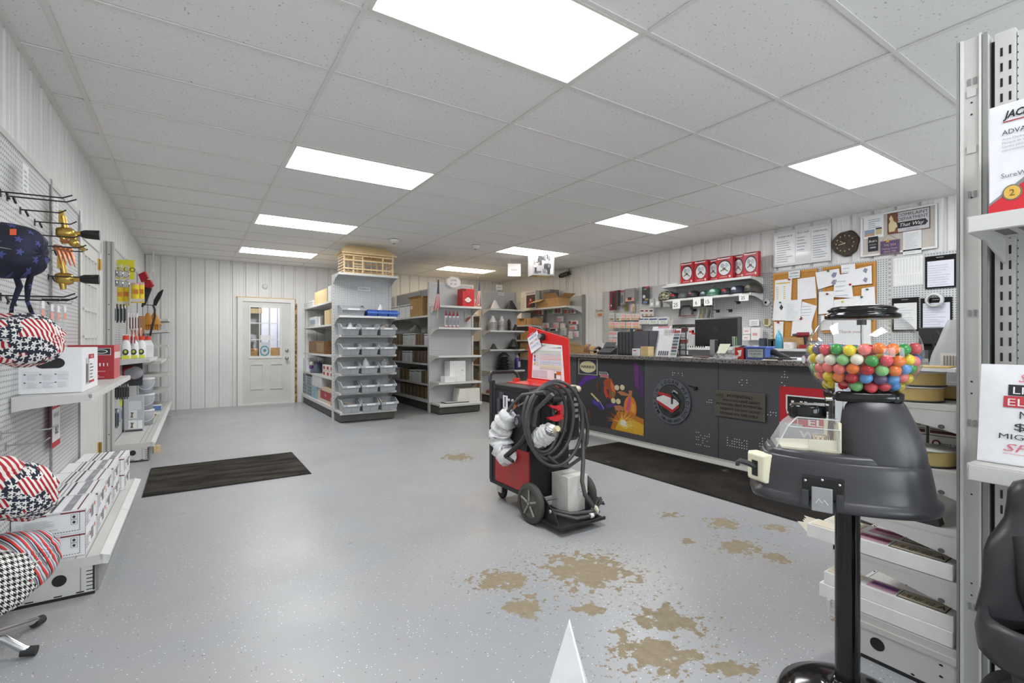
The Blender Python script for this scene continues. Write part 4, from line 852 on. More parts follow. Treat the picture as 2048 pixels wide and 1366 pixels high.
for (x, z, m, r_, hh, lb) in ((2.325, .737, 'plasticwrap', .07, .19, 'white plastic bag puffing up from the middle bin of the third row'), (2.61, 1.332, '#a09a92', .08, .14, 'crumpled clear bag in the right bin of the upper row'), (2.08, 1.332, 'plasticwrap', .06, .15, 'crumpled white bag in the left bin of the upper row'), (2.56, 1.637, 'plasticwrap', .045, .15, 'small white bag sticking out of the blue bins'), (2.62, .737, 'plasticfilm', .08, .18, 'clear bag in the right bin of the third row')):
    solo('plastic_bag', lb, 'bag', lump(m, r_, hh, int(x*100)), (x, 7.74, z+.04), group='loose bags in the bins')
for (x, a_, lb) in ((2.08, .5, 'wooden stick lying across the lowest left bin'), (2.63, .7, 'wooden stick lying across the lowest right bin')):
    b = MB(); b.cyl((-.10, .02, .0), (.06, -.1, -.05), .006, 'woodpale', n=6); solo('stick', lb, 'stick', b, (x, 7.65, .30))
def sign(name, lab, cat, o, fr, w, h, txt, m='paper', tm='#55585c', th=.02, grp=None, lines=()):
    b = MB(); r, u, n = fr; o = V(o); a_ = o-r*w/2; c = a_-n*.003
    b.add([a_, a_+r*w, a_+r*w+u*h, a_+u*h, c, c+r*w, c+r*w+u*h, c+u*h], [(0, 1, 2, 3), (7, 6, 5, 4), (0, 4, 5, 1), (1, 5, 6, 2), (2, 6, 7, 3), (3, 7, 4, 0)], m)
    if txt: b.text(txt, o, fr, 0, h/2-th/2, th, tm)
    for (t, y, hh, c_) in lines: b.text(t, o, fr, 0, y, hh, c_)
    return wsolo(name, lab, cat, b, grp)
sign('shelf_sign', 'white SCREWS label on the bin endcap panel', 'sign', (2.37, 7.963, 2.06), NY, .20, .06, 'SCREWS', th=.030)
sign('shelf_strip', 'small white strip label under the fourth bin row', 'label', (2.46, 7.63, .415), NY, .33, .024, 'NEW, USED PLU LUGS', th=.013)
# --- wooden trap
r = thing('wooden_trap', 'slatted wooden lobster trap shaped like a house on top of the bin endcap', 'wooden trap', (2.345, 7.77, 2.287))
x0, x1, y0, y1, hz = -.385, .375, -.15, .14, .30
for x in (x0, x0+.14, x0+.28, x1-.16, x1): 
    for y in (y0, y1): b = MB(); b.box(x-.010, y-.010, 0, x+.010, y+.010, hz, 'woodpale'); b.build('post', r)
for z in (.07, .20, .275):
    for y in (y0-.014, y1+.014): b = MB(); b.box(x0-.02, y-.004, z-.011, x1+.02, y+.004, z+.011, 'woodpale'); b.build('long_slat', r)
for z in (.03, .07, .115, .16, .205, .25, .285):
    for x in (x0-.014, x1+.014): b = MB(); b.box(x-.004, y0-.01, z-.009, x+.004, y1+.01, z+.009, 'woodpale'); b.build('end_slat', r)
for z in (.105, .145, .24): b = MB(); b.box(x0+.14, y0-.012, z-.006, x0+.28, y0-.004, z+.006, 'woodpale'); b.build('short_slat', r)
for x in (-.05, .06): b = MB(); b.cyl((x, -.05, 0), (x, -.05, hz), .006, 'woodpale', n=6); b.build('rod', r)
for s_ in (-1, 1):
    b = MB(); yc = (y0+y1)/2; b.add([(x0-.05, yc+s_*.205, hz-.005), (x1+.06, yc+s_*.205, hz-.005), (x1-.05, yc, hz+.14), (x0+.07, yc, hz+.14), (x0-.05, yc+s_*.205, hz+.010), (x1+.06, yc+s_*.205, hz+.010), (x1-.05, yc, hz+.152), (x0+.07, yc, hz+.152)], [(0, 1, 2, 3), (7, 6, 5, 4), (0, 4, 5, 1), (1, 5, 6, 2), (2, 6, 7, 3), (3, 7, 4, 0)], 'woodpale'); b.build('roof_slope', r)
b = MB(); b.box(x0, y0, 0, x1, y1, .012, 'woodpale'); b.build('floor_board', r)
# --- left side of the bin aisle
def abox(lab, pxl, pxr, zb, h, X, d, m, name='carton', mf=None, deco=None, grp=None, cat='carton', py=650):
    ya, yb = onX(pxr, py, X).y, onX(pxl, py, X).y; b = MB(); b.box(X, ya, zb+.001, X+d, yb, zb+h, m, mf)
    if deco: deco(b, (X, (ya+yb)/2, zb), (yb-ya), h)
    return wsolo(name, lab, cat, b, grp)
for k in range(3): abox('white flat tray, %s of the stack at the far end of the top shelf' % ['lowest', 'middle', 'topmost'][k], 595, 626, 1.907+k*.04, .035, 1.95, .3, '#eeeeee', 'tray', cat='tray', grp='stacked white trays')
abox('tan carton on the top shelf of the left aisle shelving', 629, 654, 1.907, .24, 1.95, .3, 'cardlight')
abox('pale bin box beside the endcap on the top left shelf', 656, 667, 1.907, .26, 1.95, .3, '#dfe3e4')
abox('white and blue small carton on the second left shelf', 619, 633, 1.522, .18, 1.96, .1, '#d6d6d4', deco=lambda b, o, w, h: (b.decal(o, NX, -w*.4, h*.2, w*.7, h*.5, '#8fa0b4'), b.decal(o, NX, -w*.4, h*.05, w*.6, h*.1, '#aaa')))
b = MB(); p = onX(637, 640, 2.0); b.box(0, -.05, 0, .02, .05, .17, '#ededed'); solo('booklet', 'white booklet leaning on the second left shelf', 'booklet', b, (p.x, p.y, 1.522), .4)
abox('darker tan carton of the pair on the second left shelf', 649, 660, 1.522, .25, 1.96, .2, 'cardlight'); abox('tan carton beside the bins on the second left shelf', 661, 668, 1.522, .26, 1.96, .2, 'cardlight')
def face2(b, o, w, h):
    b.decal(o, NX, -w*.3, h*.2, w*.22, h*.6, '#6a5a48'); b.decal(o, NX, w*.05, h*.15, w*.4, h*.7, '#8d7551'); b.decal(o, NX, -.004, 0, .008, h, '#6d5736', .002)
abox('brown twin carton on the third left shelf', 618, 648, 1.012, .23, 1.97, .2, 'cardred', deco=face2)
abox('white carton at the far end of the fourth left shelf', 600, 613, .637, .26, 1.93, .15, '#e4e6ea')
for k, (px, dz, c_) in enumerate(((613, 0, '#d8d850'), (618, .03, '#c45a8a'), (617, .10, '#e0c850'), (623, .05, '#7a4a8a'), (624, .12, '#e8e4d8'), (612, .08, '#d9d0a0'))):
    p = onX(px, 725, 2.0); b = MB(); b.ball((0, 0, .045), .045, c_); solo('tape_roll', '%s coloured roll in the heap on the fourth left shelf' % ['lime', 'rose', 'yellow', 'purple', 'cream', 'pale yellow'][k], 'roll', b, (p.x, p.y, .637+dz), group='coloured rolls on the fourth left shelf')
p = onX(633, 728, 2.02); solo('plastic_bag', 'bag of blue grey parts on the fourth left shelf', 'bag', lump('#5c6478', .13, .2, 31), (p.x+.04, p.y, .64))
for k in range(6):
    i, j = k % 3, k//3; px0 = 645+i*7.5
    abox('small red and white carton, %s in the %s row on the fourth left shelf' % (ORD[i], ['lower', 'upper'][j]), px0, px0+7, .637+j*.10, .095, 1.95, .12, '#e6ded8', deco=lambda b, o, w, h: b.decal(o, NX, -w*.35, h*.2, w*.6, h*.55, '#b03a34' if h else ''), grp='small red and white cartons')
for k, (a_, c_, z, h, m) in enumerate(((604, 614, .182, .22, 'milky'), (614, 624, .182, .2, 'milky'), (604, 612, .41, .18, 'milky'), (613, 623, .39, .16, 'milky'))):
    abox('clear plastic organizer, %s, far end of the left deck' % ['lower far', 'lower near', 'upper far', 'upper near'][k], a_, c_, z, h, 1.93, .25, m, 'organizer', cat='organizer', grp='clear organizers on the left deck', deco=lambda b, o, w, h: [b.decal(o, NX, -w*.4, h*(.1+.3*t), w*.8, h*.22, '#6f7c86') for t in range(3)])
abox('blue tote under the grey tote on the left deck', 624, 633, .182, .22, 1.93, .25, '#8fb0c4', 'tote', cat='tote'); abox('grey lidded tote on the left deck', 624, 643, .405, .2, 1.93, .25, '#d2d2d6', 'tote', cat='tote', mf={'+y': '#555'})
r_ = abox('open white carton with a red label on the left deck', 634, 664, .182, .26, 1.95, .3, '#d9c6ad', deco=lambda b, o, w, h: (b.decal(o, NX, -w*.25, h*.18, w*.72, h*.55, '#a82430'), b.decal(o, NX, -w*.25, h*.12, w*.72, h*.07, '#c9c4c0'), b.text('Flute', o, NX, w*.1, h*.42, h*.16, '#f0e8e8', shear=.2)))
abox('orange small carton beside the bins on the left deck', 661, 667, .182, .13, 1.92, .12, '#d49a78')
for i, (a_, c_, lb) in enumerate(((782, 786, 'cream carton half hidden behind the bin endcap'), (786, 790, 'brown carton half hidden behind the bin endcap'))): pass
# --- middle aisle parts boxes
BR, PU, WH, DK = '#8c7446', '#63585f', '#e2e3e4', '#5d5448'
rows = [(1.172, [(783, 805, 3, 'b'), (805.5, 830, 2, 'w'), (831, 847, 3, 'b'), (847.5, 859, 1, 'w')], .215, 'second'), (.844, [(784, 804, 3, 'b'), (805, 824, 2, 'w'), (825, 836, 1, 'b'), (836.5, 859.5, 4, 'b')], .22, 'third'), (.481, [(787, 799, 1, 'w'), (799.5, 812, 2, 'b'), (818.5, 841.5, 2, 'w'), (842, 859.5, 2, 'b')], .22, 'fourth'), (.202, [(784, 800, 2, 'w'), (800.5, 859.5, 8, 'b')], .225, 'lowest')]
seen = {}
for z, segs, h, nm in rows:
    idx = {'b': 0, 'w': 0}
    for (a_, c_, n, kd) in reversed(segs):
        ya, yb = onX(c_, 700, 3.55).y, onX(a_, 700, 3.55).y; w = (yb-ya)/n
        for k in range(n):
            y0_ = ya+k*w; X = 3.545+rnd.uniform(0, .02); hh = h*rnd.uniform(.93, 1.04); q = idx[kd]; idx[kd] += 1; b = MB()
            if kd == 'b':
                b.box(X, y0_+.003, z, X+.3, y0_+w-.003, z+hh, BR if rnd.random() < .6 else '#7d6a4a'); b.decal((X, y0_+w/2, z), NX, -w*.15, 0, w*.55, hh, PU if rnd.random() < .7 else DK); b.decal((X, y0_+w/2, z), NX, -w*.42, hh*.3, w*.2, hh*.4, '#a08a5c', .002)
            else:
                b.box(X, y0_+.003, z, X+.3, y0_+w-.003, z+hh, WH); b.decal((X, y0_+w/2, z), NX, -w*.45, hh*.84, w*.9, hh*.07, '#4a5560'); b.lines((X, y0_+w/2, z), NX, -w*.35, hh*.1, w*.7, hh*.6, 5, '#b8bcc4', seed=q)
            wsolo('parts_box', '%s parts box, %s from the near end, %s shelf of the middle aisle' % ({'b': 'brown', 'w': 'white'}[kd], ORD[q], nm), 'box', b, 'parts boxes in the middle aisle')
for i, (a_, c_) in enumerate(((781, 798), (799, 811), (811.5, 823))): abox('white file box with a dark stripe, %s on the top middle aisle shelf' % ['farthest', 'second', 'nearest'][i], a_, c_, 1.702, .26, 3.56, .25, '#e6e8ea', deco=lambda b, o, w, h: b.decal(o, NX, -w*.46, h*.86, w*.92, h*.06, '#4a5560'), grp='white file boxes')
r = thing('carton', 'open brown carton on the top middle aisle shelf', 'carton', (3.66, (onX(847, 620, 3.56).y+onX(822, 620, 3.56).y)/2, 1.702)); ya, yb = onX(847, 620, 3.56).y, onX(822, 620, 3.56).y; hw = (yb-ya)/2
b = MB(); b.box(-.12, -hw, 0, .14, hw, .34, 'card', {'+z': '#4b3823'}); b.decal((-.12, 0, 0), NX, -hw*.9, .15, hw*.35, .06, '#e0dccf'); b.build('box', r); b = MB(); b.quad((-.12, -hw, .34), (-.12, hw, .34), (-.17, hw, .375), (-.17, -hw, .375), 'card'); b.quad((-.12, hw, .34), (.14, hw, .34), (.14, hw+.06, .38), (-.12, hw+.06, .38), 'card'); b.quad((-.12, -hw, .34), (.14, -hw, .34), (.14, -hw-.05, .36), (-.12, -hw-.05, .36), 'card'); b.build('flap', r)
abox('reddish carton behind the flag on the top middle aisle shelf', 853, 859.5, 1.702, .25, 3.56, .2, 'cardred')
solo('plastic_bag', 'clear bag heaped over the second shelf boxes of the middle aisle', 'bag', lump('#8a8a80', .13, .16, 77), (3.68, 9.0, 1.39)); solo('plastic_bag', 'grey bag on top of the near white box in the middle aisle', 'bag', lump('#b0b0ac', .09, .2, 78), (3.66, 8.05, 1.39))
# --- goods on the middle endcap
bz = lambda px, py, y=7.62: onY(px, py, y)
r = thing('product_box', 'bright red carton with a white diamond on the middle endcap top shelf', 'carton', (bz(936, 609).x, 7.68, 1.85)); b = MB(); b.box(-.125, -.1, 0, .105, .1, .31, '#c8262a:.4'); b.build('box', r); b = MB(); o = (0, -.1, 0)
b.poly(o, NY, [(-.09, .115), (-.02, .06), (.05, .115), (-.02, .17)], '#e8e4e0'); b.disc(o, NY, -.02, .115, .008, .008, '#c8262a', .003); b.poly(o, NY, [(-.05, .16), (-.02, .135+.03), (.01, .16), (-.02, .185)], '#3a2a2a', .0022); b.poly(o, NY, [(-.05, .07), (-.02, .045), (.01, .07), (-.02, .075)], '#3a2a2a', .0022)
b.decal(o, NY, -.115, .27, .05, .03, '#3a1a1c'); b.decal(o, NY, -.07, .225, .03, .012, '#7a1418'); b.decal(o, NY, .03, .23, .02, .010, '#7a1418'); b.build('print', r)
pts = []
for k in range(48): a_ = 2*pi*k/48; q = (.165, .115) if k % 2 == 0 else (.12, .085); pts.append((q[0]*cos(a_), q[1]*sin(a_)))
p = onY(907.5, 564.5, 7.86); b = MB(); b.poly((0, 0, 0), NY, pts, 'paper', 0); b.text('LEXEL', (0, 0, 0), NY, 0, .02, .035, '#8a8d92'); b.text('10" - 45"', (0, 0, 0), NY, 0, -.045, .028, '#6a6d72'); solo('starburst_sign', 'white starburst sign taped to the top of the middle endcap', 'sign', b, p)
def flag(px, py, Y, lab):
    p = onY(px, py, Y); r = thing('small_flag', lab, 'flag', p, 0, 'small flags on the middle endcap'); g = V((-.25, -.15, 1)).normalized(); b = MB(); b.cyl((0, 0, -.24), (.0, 0, .42), .006, 'woodpale', n=6); b.build('staff', r)
    b = MB(); n = 13
    for i in range(n):
        f0, f1 = i/n, (i+1)/n; w0 = lambda f: (.005+.10*f*(1 if f < .8 else .85)) 
        for c in range(2):
            pass
    for i in range(7):
        x0_, x1_ = -.085+i*.018, -.085+(i+1)*.018; b.quad((x0_*.9, -.01-.012*(i % 2), -.10-.03*sin(i)), (x1_*.9, -.01-.012*((i+1) % 2), -.10-.03*sin(i+1)), (x1_*.35+.012, -.01, .16), (x0_*.35+.012, -.01, .16), '#b23a44' if i % 2 == 0 else '#e6e0dc')
    b.quad((-.018, -.012, .16), (.03, -.012, .16), (.022, -.012, .40), (.002, -.012, .40), '#3c4254'); b.build('cloth', r)
flag(875, 607, 7.52, 'small flag on a stick hanging down at the left edge of the middle endcap'); flag(957, 600, 7.58, 'small flag on a stick at the right edge of the middle endcap')
for k in range(4):
    x = bz(894+k*7.6, 654).x; r = thing('adhesive_tube', 'adhesive tube with a red base, %s from the left on the middle endcap' % ORD[k], 'tube', (x, 7.66, 1.479), 0, 'adhesive tubes on the middle endcap')
    b = MB(); b.cyl((0, 0, 0), (0, 0, .2), .025, '#d8d9dc:.3'); b.box(-.02, -.027, .04, .02, -.02, .17, '#8e9196'); b.text('SEAL', (0, -.027, .1), (V((0, 0, 1)), V((-1, 0, 0)), V((0, -1, 0))), 0, -.008, .016, '#3a3a3c'); b.build('barrel', r); b = MB(); b.cyl((0, 0, 0), (0, 0, .015), .027, '#a02a2c'); b.build('base_cap', r); b = MB(); b.tube([(0, 0, .2), (0, 0, .215), (0, 0, .22), (0, 0, .285)], [.025, .02, .014, .005], '#b4222a'); b.build('nozzle', r)
p = onY(934, 640, 7.86); r = thing('hang_pack', 'small clear pack with red pieces hung right of the adhesive tubes', 'pack', p); b = MB(); b.box(-.045, -.01, -.05, .05, .0, .17, 'plasticfilm'); b.build('bag', r); b = MB(); b.cyl((-.03, -.02, -.02), (.05, -.02, .05), .018, '#b0503c', n=8); b.build('piece', r)
b = MB(); b.box(-.155, -.12, 0, .15, .1, .36, '#efefed'); b.poly((.04, -.12, .17), NY, [(.03, .02), (.03, .035), (.055, .03), (.065, .01), (.055, -.01), (.06, .01), (.05, .022)], '#9a8f80'); solo('carton', 'tall white carton on the fourth shelf of the middle endcap', 'carton', b, (bz(916, 765).x, 7.74, .536))
for k in range(3): b = MB(); b.box(-.10, -.09, 0, .10, .08, .032, '#f1f1f0'); solo('flat_carton', 'flat white carton, %s in the stack on the middle endcap' % ['lowest', 'middle', 'topmost'][k], 'carton', b, (bz(898, 765).x, 7.66, .536+k*.033), .01*k, 'flat white cartons')
b = MB(); b.loft([[(-.22, -.15, 0), (.23, -.15, 0), (.23, .15, 0), (-.16, .15, 0)], [(-.17, -.15, .235), (.225, -.15, .235), (.225, .15, .235), (-.13, .15, .235)]], '#e4e2d8', False); b.decal((.0, -.15, 0), NY, -.0, 0, .003, .235, '#b9b6aa'); solo('carton', 'large cream carton on the middle endcap deck', 'carton', b, (bz(932, 805).x, 7.68, .177))
b = MB(); b.box(-.2, -.11, 0, .24, .11, .012, '#3a3833'); b.box(-.18, -.09, .012, .22, .09, .014, '#d6d5cf'); solo('framed_sheet', 'black framed sheet lying on the middle endcap deck', 'frame', b, (3.82, 7.62, .177))
# --- pipe boots on the right endcap
def boot(lab, px, y, z, r0, h, m, n=6, base=True, sq=1., grp='pipe boots'):
    r = thing('pipe_boot', lab, 'pipe boot', (onY(px, 660, y).x, y, z), rnd.uniform(0, .4), grp); b = MB(); pr = [(r0*(.78 if n > 2 else .55), .006)]
    for k in range(n): f = k/n; rr = r0*((.75 if n > 2 else .55)-.6*f*(1 if n > 2 else .6)); pr += [(rr, .006+h*(f+.5/n)), (rr-.1*r0*.6, .006+h*(f+.9/n))]
    pr += [(r0*.10, .006+h), (0, .007+h)]; b.lathe(pr, (0, 0, 0), m, 20); b.build('cone', r); b = MB(); b.lathe([(0, 0), (r0, 0), (r0, .004), (r0*.7, .009)], (0, 0, 0), m, 24, sx=1.02, sy=sq); b.build('flange', r); return r
WB, BB_ = '#e9e9ea:.4', '#3a3b3e:.45'; YC = 8.6
boot('white pipe boot alone on the top boot shelf', 990, YC, 1.917, .12, .16, WB); boot('white pipe boot flange under the lone white boot', 988, YC-.02, 1.902, .13, .014, WB, 1)
boot('large black pipe boot on the top boot shelf', 1022, YC, 1.902, .17, .19, BB_)
for k in range(8): boot('white pipe boot, %s from the bottom of the wide white stack' % ORD[k], 985+.6*(k % 2), YC, 1.462+k*.024, .095, .02 if k < 7 else .13, WB, 2 if k < 7 else 5, grp='wide white stack of pipe boots')
for k in range(10): boot('white pipe boot, %s from the bottom of the narrow white stack' % ORD[k], 1003+.4*(k % 2), YC, 1.462+k*.021, .07, .02 if k < 9 else .11, '#dcdbd4:.4' if 2 < k < 6 else WB, 2 if k < 9 else 5, grp='narrow white stack of pipe boots')
for k in range(9): boot('dark pipe boot, %s from the bottom of the dark stack' % ORD[k], 1018+.4*(k % 2), YC, 1.462+k*.021, .055, .02 if k < 8 else .07, '#4a3a3a:.4' if k % 2 else BB_, 2 if k < 8 else 4, grp='dark stack of pipe boots')
boot('small black pipe boot beside the dark stack', 1031, YC, 1.462, .085, .13, BB_)
boot('small black pipe boot alone on the third boot shelf', 987, YC, 1.076, .10, .11, BB_)
for k in range(3): boot('wide black pipe boot, %s of the pile on the third boot shelf' % ['bottom', 'middle', 'top'][k], 1023+k*2, YC, 1.076+k*.022, .19-.02*k, .03 if k < 2 else .16, BB_, 2 if k < 2 else 4, grp='wide black pipe boots')
for k in range(9): boot('flat black pipe boot, %s from the bottom of the large stack' % ORD[k], 1008+1.5*(k % 2), YC, .642+k*.034, .20-.006*k, .03 if k < 8 else .09, BB_, 2 if k < 8 else 3, grp='large stack of black pipe boots')
r = thing('jug', 'purple bottle with a clear neck at the right end of the fourth boot shelf', 'jug', (onY(1035, 740, 8.6).x, 8.6, .642)); b = MB(); b.lathe([(0, 0), (.065, 0), (.065, .2), (.045, .25)], (0, 0, 0), '#453a78:.25', 18); b.box(-.03, -.067, .05, .03, -.06, .17, '#b8b0cc'); b.build('jug_body', r); b = MB(); b.lathe([(.045, .25), (.02, .29), (.02, .31), (0, .31)], (0, 0, 0), 'milky', 14); b.build('neck', r)
b = MB(); b.lathe([(0, 0), (.09, 0), (.085, .05), (.05, .07)], (0, 0, 0), '#8a4a3a', 16); solo('clay_boot', 'rust coloured pipe boot on the lowest boot shelf', 'pipe boot', b, (5.14, 8.6, .182))
sign('shelf_sign', 'white BOOTS label on the right endcap panel', 'sign', onY(1002, 588, 8.79)-V((0, 0, .03)), NY, .14, .06, 'BOOTS', th=.022)
sign('shelf_sign', 'white card standing above the right endcap', 'sign', onY(998.5, 580, 8.81), NY, .155, .11, 'BOOTS', th=.022)
# right aisle glimpse
for i, (a_, c_, z, h, m, lb) in enumerate(((944, 958, 1.802, .2, '#c9c0b4', 'pale carton on the upper right aisle shelf'), (944, 958, 1.272, .26, '#cfc9bf', 'grey white carton on the middle right aisle shelf'), (958, 964, 1.272, .38, '#dcdcd8', 'tall white carton on the middle right aisle shelf'), (945, 957, .752, .3, 'cardred', 'brown carton with a white panel in the right aisle'), (945, 954, .182, .24, 'cardlight', 'tan carton low in the right aisle'), (955, 964, .182, .4, 'card', 'taller brown carton low in the right aisle'))): abox(lb, a_, c_, z, h, 5.1, .25, m)
solo('plastic_bag', 'white bag on the upper right aisle shelf', 'bag', lump('plasticwrap', .13, .3, 55), (5.2, 9.15, 1.81))
# ================================================================== right wall
WX = 6.63
def rX(px0, y0, px1, y1, X):
    """rectangle on a plane facing the room from the right wall: centre-bottom point, width, height"""
    a_ = onX(px0, y0, X); c = onX(px1, y1, X); return V((X, (a_.y+c.y)/2, c.z)), abs(a_.y-c.y), a_.z-c.z
def wsheet(name, lab, cat, rc, X, m='paper', deco=None, grp=None, th=.003):
    o, w, h = rX(*rc, X); b = MB(); b.box(X, o.y-w/2, o.z, X+th, o.y+w/2, o.z+h, m)
    if deco: deco(b, o, w, h)
    return wsolo(name, lab, cat, b, grp)
r = thing('pegboard_shelving', 'grey pegboard shelving running along the right wall behind the counter', 'shelving', (6.6, 4.0, 0)); ups = [6.85, 5.97, 4.49, 3.60, 2.26, 1.0]
for i in range(5): b = MB(); b.box(WX, ups[i+1]+.012, .1, WX+.012, ups[i]-.012, 2.19, 'peg'); b.build('back_panel', r, True)
for y in ups:
    b = MB(); b.box(WX-.012, y-.014, 0, WX+.03, y+.014, 2.195, 'fix')
    for k in range(40): b.box(WX-.0125, y-.008, .2+k*.05, WX-.012, y-.003, .225+k*.05, '#55565a'); b.box(WX-.0125, y+.003, .2+k*.05, WX-.012, y+.008, .225+k*.05, '#55565a')
    b.build('upright', r, True)
SY0, SY1 = 3.72, 5.2
for z in (2.12, 1.897): shelf(r, face('-x', WX-.012, (SY0+SY1)/2), SY1-SY0, .30, z, bh=.10)
shelf(r, face('-x', WX-.012, 3.6), 3.4, .42, 1.145, bh=.10); shelf(r, face('-x', WX-.012, 5.55), 2.5, .25, .60, brackets=False)
# --- torch kits on the top shelf
for i, (a_, c_, y0_, dx, lb) in enumerate(((1361, 1387, 527, .08, 'first'), (1388.5, 1415, 523, .08, 'second'), (1416, 1438, 518, .15, 'third, tucked back'), (1433, 1465, 516, .04, 'fourth, set forward'), (1466, 1488, 509, .12, 'fifth, tucked back'), (1487, 1516, 506, .06, 'sixth'))):
    X = 6.36+dx; ya, yb = onX(c_, 540, X).y, onX(a_, 540, X).y; w = yb-ya; z0 = 2.123; h = min(onX(a_, y0_, X).z-z0, .34); r = thing('torch_kit', 'red boxed torch kit with a round window, %s on the top shelf' % lb, 'torch kit', (X, (ya+yb)/2, z0), 0, 'red torch kits on the top shelf')
    b = MB(); b.box(0, -w/2, 0, .07, w/2, h, '#b3202c:.4'); b.build('box', r); b = MB(); o = (0, 0, 0); b.disc(o, NX, 0, h*.52, w*.42, h*.34, '#1c1618', .001); b.disc(o, NX, 0, h*.50, w*.37, h*.30, '#d6d7d8', .002); b.disc(o, NX, -w*.12, h*.62, w*.12, h*.10, '#a5a8ab', .003); b.disc(o, NX, w*.14, h*.62, w*.12, h*.10, '#b9bbbd', .003); b.poly(o, NX, [(-w*.25, h*.40), (-.0, h*.50), (w*.25, h*.36), (w*.2, h*.33), (0, h*.45), (-w*.22, h*.36)], '#6b5a48', .004); b.box(-.004, -w*.08, h*.42, 0, w*.10, h*.52, '#4a4444'); b.build('window', r)
    b = MB(); b.decal(o, NX, -w*.45, h*.9, w*.8, h*.05, '#e6d4d4'); b.decal(o, NX, -w*.3, h*.945, w*.6, h*.04, '#2a2022'); b.text('COMPLETE', o, NX, -w*.05, h*.10, h*.05, '#f0dada', shear=.2); b.disc(o, NX, w*.34, h*.13, h*.045, h*.05, '#e0c9c4', .003); b.build('print', r)
b = MB(); b.box(6.36, onX(1357, 560, 6.4).y, 2.122, 6.5, onX(1336, 560, 6.4).y, 2.15, '#e2e3e4'); wsolo('flat_pack', 'white flat pack lying at the far end of the top shelf', 'pack', b)
# --- ball caps on the second shelf
def ballcap(lab, px, m, bm, fm=None, sc=1., rz=0.):
    p = onX(px, 590, 6.46); r = thing('baseball_hat', lab, 'cap', (6.47, p.y, 1.90), rz, 'ball caps on the lower shelf'); pr = [(.088*sc, 0), (.09*sc, .03*sc), (.082*sc, .065*sc), (.06*sc, .09*sc), (.025*sc, .104*sc), (0, .106*sc)]
    b = MB(); b.lathe(pr, (0, 0, 0), m, 20, sx=1.12); b.build('crown', r); b = MB(); pts = [(-.088*sc*cos(t)*1.0-.07*sc*max(0, cos(t))**.6, .078*sc*sin(t)) for t in [-1.35+2.7*k/12 for k in range(13)]]
    n = len(pts); vs = [(p_[0], p_[1], .004) for p_ in pts]+[(-.06*sc, .07*sc*sin(-1.35+2.7*k/12), .022) for k in range(n)]; b.add(vs, [(i, i+1, n+i+1, n+i) for i in range(n-1)], bm, True); b.build('brim', r, solid=.004)
    if fm: b = MB(); b.ball((-.083*sc, 0, .055*sc), .034*sc, fm, 10, 6, (.35, 1.1, .9)); b.build('front_badge', r)
ballcap('camouflage ball cap at the far end of the cap shelf', 1333, 'camo', 'camo', None, 1.5, .5); ballcap('black ball cap with a red front beside the camouflage cap', 1349, '#26272b', '#1c1d20', '#a8202a', 1.05, .2); ballcap('grey ball cap, third on the cap shelf', 1368, '#5a5b5e', '#3c3d40', None, 1.05, -.2); ballcap('maroon and grey ball cap, fourth on the cap shelf', 1388, '#2a2628', '#1e1c1e', '#8a5560', 1.1, -.2)
ballcap('dark ball cap with a teal front on the cap shelf', 1410, '#3c464c', '#303438', '#8fb0b0', .95, .1); ballcap('green ball cap with a white back on the cap shelf', 1428, '#3f7358', '#9fb8ac', '#b8cdc4', 1.2, .3); ballcap('black ball cap with a red front near the middle of the cap shelf', 1455, '#2b2c33', '#1d1e22', '#b32630', 1.05, -.1); ballcap('navy ball cap with a pale emblem on the cap shelf', 1477, '#2c3040', '#23252e', '#c9d0e0', 1.2, -.2); ballcap('brown and black mesh ball cap at the near end of the cap shelf', 1506, '#38342f', '#2a2724', '#7a6e62', 1.3, -.2)
for a_, c_, y0_, y1_, t, lb in ((1345, 1360, 600, 617, '25', 'white price card reading 25 at the far end of the cap shelf'), (1386, 1401, 597, 612, '6', 'white price card reading 6 under the cap shelf'), (1408, 1424.5, 594, 610, '15', 'white price card reading 15 under the cap shelf'), (1478, 1497, 588, 601, '25', 'white price card reading 25 at the near end of the cap shelf')):
    wsheet('price_card', lb, 'price card', (a_, y0_, c_, y1_), 6.305, '#efefeb', lambda b, o, w, h: b.text(t, o, NX, -.01, h*.22, h*.45, '#4a4b4e'), 'price cards on the cap shelf')
# --- goods hung on the pegboard
def hung(name, lab, cat, rc, dx=.06, m='paper', th=.02, deco=None, grp=None): return wsheet(name, lab, cat, rc, WX-dx, m, deco, grp, th)
hung('tool_pack', 'tall dark red and black pack at the far end of the wall pegboard', 'pack', (1219, 583, 1231, 620), .1, '#7a2a38', .03, lambda b, o, w, h: (b.decal(o, NX, -w*.1, h*.05, w*.5, h*.85, '#2e2226'), b.decal(o, NX, -w*.3, h*.2, w*.3, h*.1, '#d0c0c4')))
hung('tool_pack', 'narrow black pack beside the tall dark red pack', 'pack', (1232, 581, 1239, 612), .12, '#4a4440', .03, lambda b, o, w, h: b.decal(o, NX, w*.0, 0, w*.5, h, '#17181a'))
hung('tool_pack', 'grey and red pack beside the silver bag', 'pack', (1239.5, 581, 1249, 609), .1, '#8d8c8e', .02, lambda b, o, w, h: (b.decal(o, NX, -w*.4, h*.86, w*.8, h*.12, '#a83a44'), b.decal(o, NX, -w*.3, h*.15, w*.5, h*.5, '#5c6468')))
hung('foil_bag', 'shiny silver bag with an orange band on the wall pegboard', 'bag', (1250, 578, 1269, 602), .11, 'chrome', .05, lambda b, o, w, h: (b.decal(o, NX, -w*.45, h*.02, w*.9, h*.25, '#d89a88'), b.decal(o, NX, -w*.2, h*.1, w*.4, h*.22, '#4a2c28', .002)))
